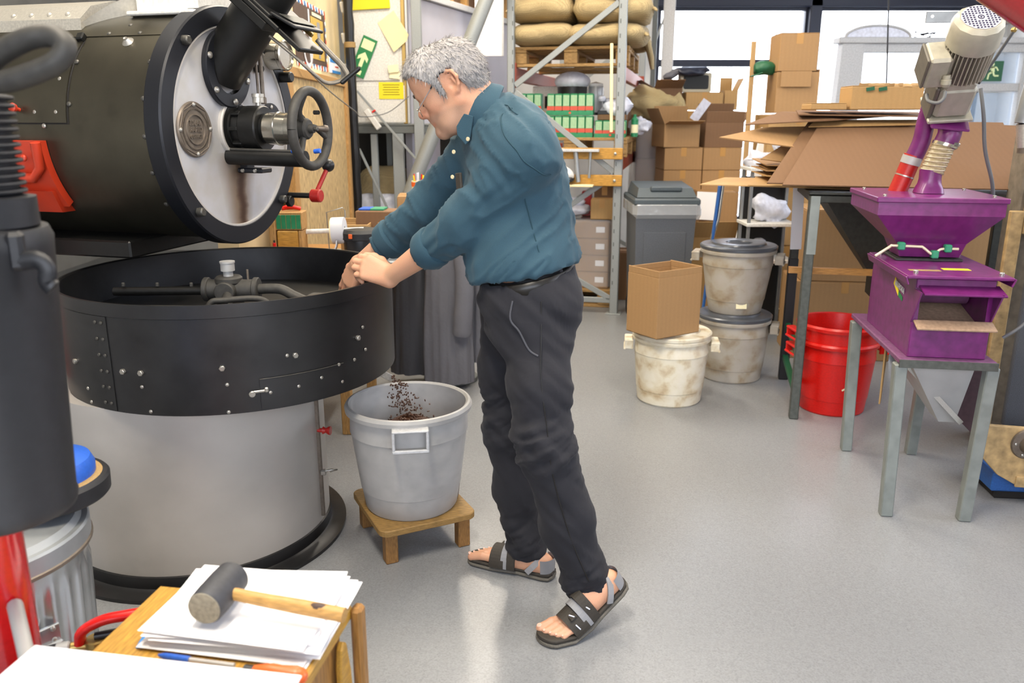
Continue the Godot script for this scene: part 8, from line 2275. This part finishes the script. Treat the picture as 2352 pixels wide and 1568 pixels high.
	var ruffle := func(p: Vector3, nn: Vector3) -> float:
		var arm := clampf((p.z + 2.455 - (p.x) * 0.15) / 0.05, 0, 1) * clampf((1.36 - p.y + 0.3 * p.x) / 0.1, 0, 1)
		# folds run along the sleeve on the arm, and sweep from the armpit to the back of the belt on the body
		var al := p.dot(V(-0.62, -0.66, -0.42))
		var ac := p.dot(V(-0.70, 0.71, 0.0))
		var f1 := fold.get_noise_3d(al * 2.2, ac * 13.0, p.z * 5.0)
		var bl := p.dot(V(0.62, -0.78, 0.0))
		var bc := p.dot(V(0.78, 0.62, 0.0))
		var f2 := fold.get_noise_3d(bl * 3.0 + 7.0, bc * 14.0, p.z * 4.0)
		var m := lerpf(f2, f1, arm)
		m = 0.55 - sqrt(absf(m)) * 1.1 + m * 0.4
		var low := smoothstep(1.16, 1.06, p.y)
		return 0.015 * m + 0.009 * low * fold.get_noise_3d(p.x * 14, p.y * 5, p.z * 14)
	var ss := Nets.new()
	ss.nets(sh, V(-0.50, 0.98, -2.90), V(0.26, 1.60, -2.24), 0.0085, ruffle)
	var shirt := obj("shirt", ss.mesh(O), "shirt", t)
	# collar band and points, rolled cuffs, placket, seams, buttons
	var cn := V(-0.93, 0.37, 0).normalized()
	var cb := to_dir(cn)
	var cc := V(-0.098, 1.512, -2.472) - O
	obj("collar", S.new().at(cc, cb * Basis.from_scale(V(1, 1, 1))).lathe([Vector2(0.074, -0.040), Vector2(0.091, -0.045), Vector2(0.092, -0.035), Vector2(0.082, 0.016), Vector2(0.077, 0.019), Vector2(0.073, 0.012), Vector2(0.072, -0.03)], 40), "shirt", shirt)
	var cp := V(-0.135, 1.462, -2.398) - O
	obj("collar_point", S.new().at(cp, Basis(V(-0.35, 0.1, 0.93).normalized().cross(V(0, 1, 0)).normalized() * -1.0, V(0, 1, 0), V(-0.35, 0.1, 0.93).normalized())).prism(PackedVector2Array([Vector2(-0.025, 0.05), Vector2(0.03, 0.035), Vector2(0.018, -0.03), Vector2(0.005, -0.042), Vector2(-0.02, -0.015)]), -0.003, 0.003, 0.001), "shirt", shirt)
	for q in [[Lw.lerp(Le, 0.49), Le - Lw, 0.054, 0.044], [Rw.lerp(Re, 0.40), Re - Rw, 0.056, 0.04]]:
		var wav := S.new().at(q[0] - O, to_dir(q[1]))
		var rr: float = q[2]
		wav.lathe([Vector2(rr - 0.008, -0.006), Vector2(rr + 0.004, -0.010), Vector2(rr + 0.009, 0.0), Vector2(rr + 0.012, q[3] * 0.8), Vector2(rr + 0.008, q[3]), Vector2(rr - 0.002, q[3] + 0.004)], 32)
		obj("rolled_cuff", wav, "shirt", shirt)
	var bt := S.new().lathe([Vector2(0, 0), Vector2(0.0058, 0), Vector2(0.006, 0.002), Vector2(0.0045, 0.003), Vector2(0, 0.0024)], 12).mesh()
	for p in [V(-0.123, 1.436, -2.385), V(-0.255, 1.055, -2.49), V(-0.118, 1.032, -2.415), V(-0.165, 1.40, -2.41), V(-0.170, 1.33, -2.41)]:
		var o := obj("button", bt, "button", shirt)
		o.transform = Transform3D(to_dir(V(-0.5, 0, 0.86)), p - O)
	# seams, laid on the cloth
	var lay := func(pts: Array, up: float) -> Array:
		var out := []
		for p in pts:
			var best := 0
			var bd2 := 1e9
			for i in ss.v.size():
				var q: float = ss.v[i].distance_squared_to(p)
				if q < bd2:
					bd2 = q
					best = i
			out.append(ss.v[best] + ss.n[best] * up - O)
		return out
	var ax1 := ad.cross(V(0, 0, 1)).normalized()
	var ax2 := ad.cross(ax1)
	var ringp := []
	for k in 15:
		var a := deg_to_rad(-150 + 20 * k)
		ringp.append(Ls - ad * 0.01 + (ax1 * cos(a) + ax2 * sin(a)) * 0.10)
	obj("shoulder_seam", S.new().tube(smoothed(lay.call(ringp, 0.0008), 3), 0.0022, 5), "stitch", shirt)
	obj("side_seam", S.new().tube(smoothed(lay.call([V(0.04, 1.27, -2.3), V(0.055, 1.20, -2.3), V(0.075, 1.13, -2.3), V(0.085, 1.08, -2.3)], 0.0008), 4), 0.0018, 5), "stitch", shirt)
	obj("yoke_seam", S.new().tube(smoothed(lay.call([V(-0.055, 1.47, -2.38), V(-0.03, 1.50, -2.40), V(0.02, 1.49, -2.36), V(0.08, 1.46, -2.36)], 0.0008), 4), 0.0018, 5), "stitch", shirt)
	# pocket with dark notebook
	obj("notebook", S.new().at(V(-0.150, 1.318, -2.385) - O, B(0, -55, 8)).box(V(0.028, 0.05, 0.008), 0.002), "sandal", shirt)
	# ---- trousers
	var tr := F.new()
	for s in [-1, 1]: tr.path([V(0.045, 1.06, -2.48 + 0.055 * s), V(0.056, 0.95, -2.475 + 0.055 * s), V(0.055, 0.90, -2.475 + 0.06 * s)], [0.140, 0.142, 0.125], 0.05)
	tr.path(legL, [0.112, 0.088, 0.086, 0.076, 0.073], 0.04)
	tr.path(legR, [0.108, 0.088, 0.080, 0.072, 0.070], 0.04)
	tr.cuts.append([V(0.04, 1.046, -2.48), V(-0.205, 1.0, 0.0).normalized()])
	tr.cuts.append([V(0.225, 0.118, -2.24), V(0.35, -0.93, 0.08).normalized()])
	var rum := func(p: Vector3, nn: Vector3) -> float:
		var w := fold.get_noise_3d(p.x * 5.0 + p.y * 3.0, p.y * 11.0 + p.x * 9.0, p.z * 5.0)
		var knee := exp(-pow((p.y - 0.58) / 0.09, 2.0)) + 0.9 * smoothstep(0.30, 0.12, p.y)
		var k2 := fold.get_noise_3d(p.x * 7.0, p.y * 26.0 - p.x * 12.0, p.z * 6.0)
		return 0.012 * w + 0.015 * knee * k2
	var ts := Nets.new()
	# the far leg's hem lies lower than the near leg's raised one, so the two legs are cut apart
	var trL := F.new()
	for i in tr.a.size(): trL.add(tr.a[i], tr.a[i] + tr.d[i], tr.r[i], tr.r[i] + tr.dr[i], tr.k[i])
	trL.cuts.append(tr.cuts[0])
	trL.cuts.append([V(0.0, 0.06, -2.48), V(0.0, -1.0, 0.0)])
	ts.nets(trL, V(-0.16, 0.04, -2.72), V(0.34, 1.12, -2.12), 0.0085, rum)
	var trousers := obj("trousers", ts.mesh(O), "trousers", t)
	# belt
	var br := []
	for e in [[0.142, -0.02], [0.150, -0.017], [0.150, 0.017], [0.142, 0.02]]:
		var ring := []
		for k in 48:
			var a := TAU * k / 48
			var x: float = e[0] * cos(a) * 0.955
			ring.append(V(0.046 + x, 1.030 + e[1] + x * 0.205, -2.48 - (e[0] + 0.058) * sin(a)) - O)
		br.append(ring)
	var belt := obj("belt", S.new().loft(br, true, false), "belt", t)
	obj("belt_loop", S.new().at(V(0.135, 1.048, -2.335) - O, B(0, 40, -12)).box(V(0.012, 0.055, 0.012), 0.002), "trousers", belt)
	# seams: side pocket edge and back pocket welt
	var layt := func(pts: Array, up: float) -> Array:
		var out := []
		for p in pts:
			var best := 0
			var bd2 := 1e9
			for i in ts.v.size():
				var q: float = ts.v[i].distance_squared_to(p)
				if q < bd2:
					bd2 = q
					best = i
			out.append(ts.v[best] + ts.n[best] * up - O)
		return out
	obj("outer_seam", S.new().tube(smoothed(layt.call([V(0.085, 1.0, -2.27), V(0.08, 0.9, -2.25), V(0.085, 0.78, -2.2), V(0.10, 0.65, -2.15), V(0.12, 0.5, -2.15), V(0.17, 0.33, -2.15), V(0.22, 0.18, -2.15)], 0.0006), 5), 0.0016, 5), "belt", trousers)
	obj("pocket_edge", S.new().tube(smoothed(layt.call([V(0.0, 1.0, -2.27), V(-0.012, 0.95, -2.25), V(0.005, 0.90, -2.24), V(0.04, 0.865, -2.23), V(0.075, 0.85, -2.23)], 0.001), 5), 0.0032, 6), "coat_dark", trousers)
	obj("pocket_edge", S.new().at(V(0.168, 0.968, -2.37) - O, B(0, 58, -6)).box(V(0.07, 0.022, 0.006), 0.002), "belt", trousers)
	# ---- hair: a cap of short grey hair with strands standing off it
	var hf := F.new()
	hf.add(hd(-0.037, 0.016, 0.013), hd(0.02, 0.026, 0.013), 0.077, 0.075, 0.03)
	hf.add(hd(-0.037, 0.016, -0.013), hd(0.02, 0.026, -0.013), 0.077, 0.075, 0.03)
	hf.add(hd(0.042, 0.038, 0.022), hd(0.042, 0.038, -0.022), 0.0600, 0.0600, 0.03)
	hf.add(hd(-0.055, -0.02, 0.02), hd(-0.058, -0.045, 0.015), 0.058, 0.045, 0.03)
	hf.add(hd(-0.055, -0.02, -0.02), hd(-0.058, -0.045, -0.015), 0.058, 0.045, 0.03)
	for s in [-1, 1]:
		hf.add(hd(0.022, 0.0, 0.071 * s), hd(0.020, -0.032, 0.070 * s), 0.010, 0.006, 0.012)
	var edge := func(p: Vector3) -> float:   # height above the hair line on the head
		var q := p - HC
		var x := q.dot(HF)
		var y := q.dot(HU)
		var line := 0.0
		if x > 0.034: line = lerpf(-0.002, 0.060, clampf((x - 0.034) / 0.05, 0, 1))
		elif x > 0.012: line = -0.040
		elif x > -0.030: line = 0.018
		else: line = lerpf(0.0, -0.078, clampf((-0.030 - x) / 0.022, 0, 1))
		return y - line
	var strand := FastNoiseLite.new()
	strand.seed = 9
	strand.frequency = 1.0
	var hs := Nets.new()
	var shade := func(p: Vector3, nn: Vector3) -> Color:
		var q := strand.get_noise_3d(p.x * 60, p.y * 60, p.z * 60)
		var g := 0.92 + 0.16 * q
		var back := smoothstep(0.02, -0.09, (p - HC).dot(HF)) * 0.22
		return Color(g - back, g - back, g - back * 0.95)
	hs.nets(hf, V(-0.36, 1.48, -2.575), V(-0.03, 1.76, -2.345), 0.0036, func(p: Vector3, nn: Vector3) -> float:
		var e: float = edge.call(p)
		return 0.004 * strand.get_noise_3d(p.x * 55, p.y * 55, p.z * 55) + 0.0025 * strand.get_noise_3d(p.x * 130, p.y * 130, p.z * 130) - 0.030 * smoothstep(0.006, -0.012, e), shade)
	# strands: thin tapering blades that lie back over the cap
	var r := RandomNumberGenerator.new()
	r.seed = 6
	var tris := hs.t.size() / 3
	for k in 5200:
		var i := hs.t[(r.randi() % tris) * 3]
		var p := hs.v[i]
		if edge.call(p) < 0.0035: continue
		var nn := hs.n[i]
		var q := p - HC
		# combed forward at the front, down at the sides and back
		var flow := HF * clampf(q.dot(HF) * 8.0, -0.6, 0.9) - HU * (0.25 + 1.0 * clampf(absf(q.z) / 0.07, 0, 1) + 0.9 * clampf(-q.dot(HF) / 0.08, 0, 1))
		flow = (flow - nn * flow.dot(nn)).normalized()
		flow = (flow + V(r.randfn(0, 0.28), r.randfn(0, 0.28), r.randfn(0, 0.28)) + nn * r.randf_range(0.12, 0.50)).normalized()
		var len := r.randf_range(0.010, 0.024)
		var side := flow.cross(nn).normalized() * r.randf_range(0.0006, 0.0012)
		var tip := p + flow * len
		var mid := p + flow * len * 0.55 + nn * 0.0014
		var g := r.randf_range(0.82, 1.12)
		var c := Color(g, g * 0.99, g * 0.97)
		var o := hs.v.size()
		for w in [p - side, p + side, mid - side * 0.7, mid + side * 0.7, tip]:
			hs.v.append(w)
			hs.n.append(nn)
			hs.c.append(c)
		hs.t.append_array([o, o + 3, o + 1, o, o + 2, o + 3, o + 2, o + 4, o + 3])
	obj("hair", hs.mesh(O), "hair", t)
	# eyebrows, lashes
	for s in [-1, 1]:
		obj("eyebrow", S.new().tube(smoothed([hd(0.1005, 0.004, 0.010 * s), hd(0.0995, 0.008, 0.022 * s), hd(0.0945, 0.007, 0.036 * s), hd(0.083, 0.001, 0.046 * s)].map(func(p): return p - O), 3), 0.0036, 6), "brow", body)
		obj("eyelid_line", S.new().tube(smoothed([hd(0.0885, -0.027, 0.022 * s), hd(0.0905, -0.0295, 0.031 * s), hd(0.086, -0.026, 0.041 * s)].map(func(p): return p - O), 3), 0.0013, 5), "ink", body)
	obj("mouth_line", S.new().tube(smoothed([hd(0.078, -0.090, 0.028), hd(0.090, -0.0885, 0.018), hd(0.0955, -0.0885, 0.0), hd(0.090, -0.0885, -0.018), hd(0.078, -0.090, -0.028)].map(func(p): return p - O), 3), 0.0014, 5), "photo_brown", body)
	# glasses
	var gl := obj("glasses", S.new().tube(smoothed([hd(0.112, -0.030, 0.008), hd(0.114, -0.026, 0.0), hd(0.112, -0.030, -0.008)].map(func(p): return p - O), 3), 0.0014, 6), "steel", t)
	for s in [-1, 1]:
		var lens := []
		for k in 25:
			var a := TAU * k / 24
			lens.append(hd(0.107 - 0.006 * absf(cos(a)) * 0.4, -0.040 + 0.0125 * sin(a), (0.030 + 0.021 * cos(a)) * s) - O)
		obj("rim", S.new().tube(lens, 0.0011, 5, [], false), "steel", gl)
		var tmp := smoothed([hd(0.105, -0.032, 0.052 * s), hd(0.095, -0.027, 0.066 * s), hd(0.045, -0.003, 0.080 * s), hd(0.0, 0.020, 0.084 * s), hd(-0.02, 0.008, 0.080 * s)].map(func(p): return p - O), 4)
		obj("temple", S.new().tube(tmp, 0.0013, 6), "sandal_grey", gl)
		obj("temple_tip", S.new().tube([tmp[8], tmp[10], tmp[12], tmp[14], tmp[16]], 0.0022, 6), "black_plastic", gl)
		obj("nose_pad", S.new().ball(hd(0.103, -0.036, 0.009 * s) - O, V(0.003, 0.004, 0.002), 8), "lens", gl)
		obj("lens", S.new().at(hd(0.1045, -0.040, 0.030 * s) - O, Basis(HL, HU, HF * -1.0 * -1.0)).prism(ngon(0.020, 20, 0, 0.0115), -0.0006, 0.0006), "lens", gl)
	# ---- sandals
	for q in feet:
		sandal(t, q, O)

func sandal(t: Node3D, q: Array, O: Vector3) -> void:
	var heel: Vector3 = q[0]
	var ball: Vector3 = q[1]
	var toe: Vector3 = q[2]
	var fwd: Vector3 = ((toe - heel) * V(1, 0, 1)).normalized()
	var out := V(fwd.z, 0, -fwd.x)
	if q[4] * out.z < 0: out = -out
	var up0: Vector3 = (ball - heel).normalized().cross(out)
	if up0.y < 0: up0 = -up0
	up0 = up0.normalized()
	var mid := heel.lerp(ball, 0.5)
	# sole: stations [point, up, half width, way out]
	var back := (heel - ball).normalized()
	var sts := [
		[heel + back * 0.036 - up0 * 0.020, up0, 0.016, 0.0], [heel + back * 0.026 - up0 * 0.026, up0, 0.030, 0.0], [heel - up0 * 0.028, up0, 0.036, 0.0], [mid - up0 * 0.025, up0, 0.036, 0.004],
		[heel.lerp(ball, 0.8) - up0 * 0.023, up0, 0.043, 0.004], [ball + fwd * 0.01 + V(0, -0.026, 0), V(0, 1, 0), 0.049, 0.003], [toe + fwd * 0.0 + V(0, -0.016, 0), V(0, 1, 0), 0.046, 0.0], [toe + fwd * 0.012 + V(0, -0.015, 0), V(0, 1, 0), 0.039, -0.002], [toe + fwd * 0.021 + V(0, -0.014, 0), V(0, 1, 0), 0.030, -0.004], [toe + fwd * 0.027 + V(0, -0.013, 0), V(0, 1, 0), 0.020, -0.006], [toe + fwd * 0.030 + V(0, -0.012, 0), V(0, 1, 0), 0.008, -0.007]]
	for layer in 2:
		var rings := []
		for s in sts:
			var c: Vector3 = s[0] + out * s[3] - (s[1] as Vector3) * (0.013 * layer)
			var th := 0.007
			c.y = maxf(c.y, th + 0.0125 * (1 - layer) + 0.001)
			var ring := []
			for k in 16:
				var a := TAU * k / 16
				var cx := signf(cos(a)) * pow(absf(cos(a)), 0.5)
				var sy := signf(sin(a)) * pow(absf(sin(a)), 0.5)
				ring.append(c + out * cx * (s[2] + 0.003 * layer) + (s[1] as Vector3) * sy * th - O)
			if out.cross(s[1]).dot(fwd) < 0: ring.reverse()
			rings.append(ring)
		obj("sole" if layer else "footbed", S.new().loft(rings), "sandal_sole" if layer else "sandal", t)
	# straps: [where along (0 heel, 1 ball), half width, height, strip width, look]
	var tilt: Vector3 = (ball - heel).normalized()
	var bands := [[0.93, 0.049, 0.056, 0.052, "sandal", tilt], [0.62, 0.045, 0.078, 0.030, "sandal", tilt], [0.77, 0.047, 0.066, 0.022, "sandal_grey", tilt], [0.28, 0.040, 0.07, 0.020, "sandal_grey", (tilt + up0 * 0.9).normalized()]]
	for w in bands:
		var c: Vector3 = heel.lerp(ball, w[0]) - up0 * 0.018
		var along: Vector3 = w[5]
		var upw := along.cross(out).normalized()
		if upw.dot(up0) < 0: upw = -upw
		var outer := []
		for k in 17:
			var a := PI * k / 16
			outer.append([c + out * cos(a) * w[1] + upw * sin(a) * w[2], c + out * cos(a) * (w[1] + 0.0045) + upw * sin(a) * (w[2] + 0.0045)])
		var s := S.new()
		for k in 16:
			var c0: Array = outer[k]
			var c1: Array = outer[k + 1]
			var e: Vector3 = along * (w[3] as float) * 0.5
			s.hexa([c0[0] - e - O, c1[0] - e - O, c1[0] + e - O, c0[0] + e - O, c0[1] - e - O, c1[1] - e - O, c1[1] + e - O, c0[1] + e - O] if out.cross(upw).dot(along) < 0 else [c0[0] + e - O, c1[0] + e - O, c1[0] - e - O, c0[0] - e - O, c0[1] + e - O, c1[1] + e - O, c1[1] - e - O, c0[1] - e - O])
		obj("strap", s, w[4], t)
	# heel counter
	var hr := []
	for e in [[-0.018, 0.0], [0.012, 0.002], [0.03, 0.0]]:
		var ring := []
		for k in 13:
			var a := PI * k / 12
			ring.append(heel + up0 * e[0] + out * cos(a) * 0.036 + back * (sin(a) * (0.036 + e[1]) + 0.0) - O)
		hr.append(ring)
	obj("heel_counter", S.new().loft(hr, false, false), "sandal_grey", t)
	# fastening flap with light marks
	var fc: Vector3 = heel.lerp(ball, 0.92) + up0 * 0.036 + out * 0.010
	obj("fastener", S.new().at(fc - O, Basis(out, up0, out.cross(up0))).box(V(0.055, 0.008, 0.024), 0.003), "sandal", t)
	for k in 3: obj("light_mark", S.new().at(heel.lerp(ball, [0.92, 0.96, 0.64][k]) + up0 * [0.041, 0.012, 0.034][k] + out * [0.026, 0.048, 0.038][k] - O, Basis(out, up0, out.cross(up0)) * B(0, 20, [0, -70, -38][k])).box(V(0.022, 0.0025, 0.004), 0.001), "poly", t)
	for i in 5:
		var w: float = [-0.032, -0.010, 0.008, 0.024, 0.038][i]
		var tip: Vector3 = toe + out * w - fwd * [-0.008, -0.004, 0.006, 0.017, 0.03][i]
		obj("toenail", S.new().at(tip + V(0, [0.0125, 0.008, 0.0075, 0.007, 0.007][i], 0) + fwd * 0.006 - O, Basis(out, V(0, 1, 0), out.cross(V(0, 1, 0))) * B(25, 0, 0)).ball(V(0, 0, 0), V([0.0085, 0.0055, 0.005, 0.005, 0.0045][i], 0.002, [0.008, 0.005, 0.005, 0.0045, 0.004][i]), 8), "nail", t)
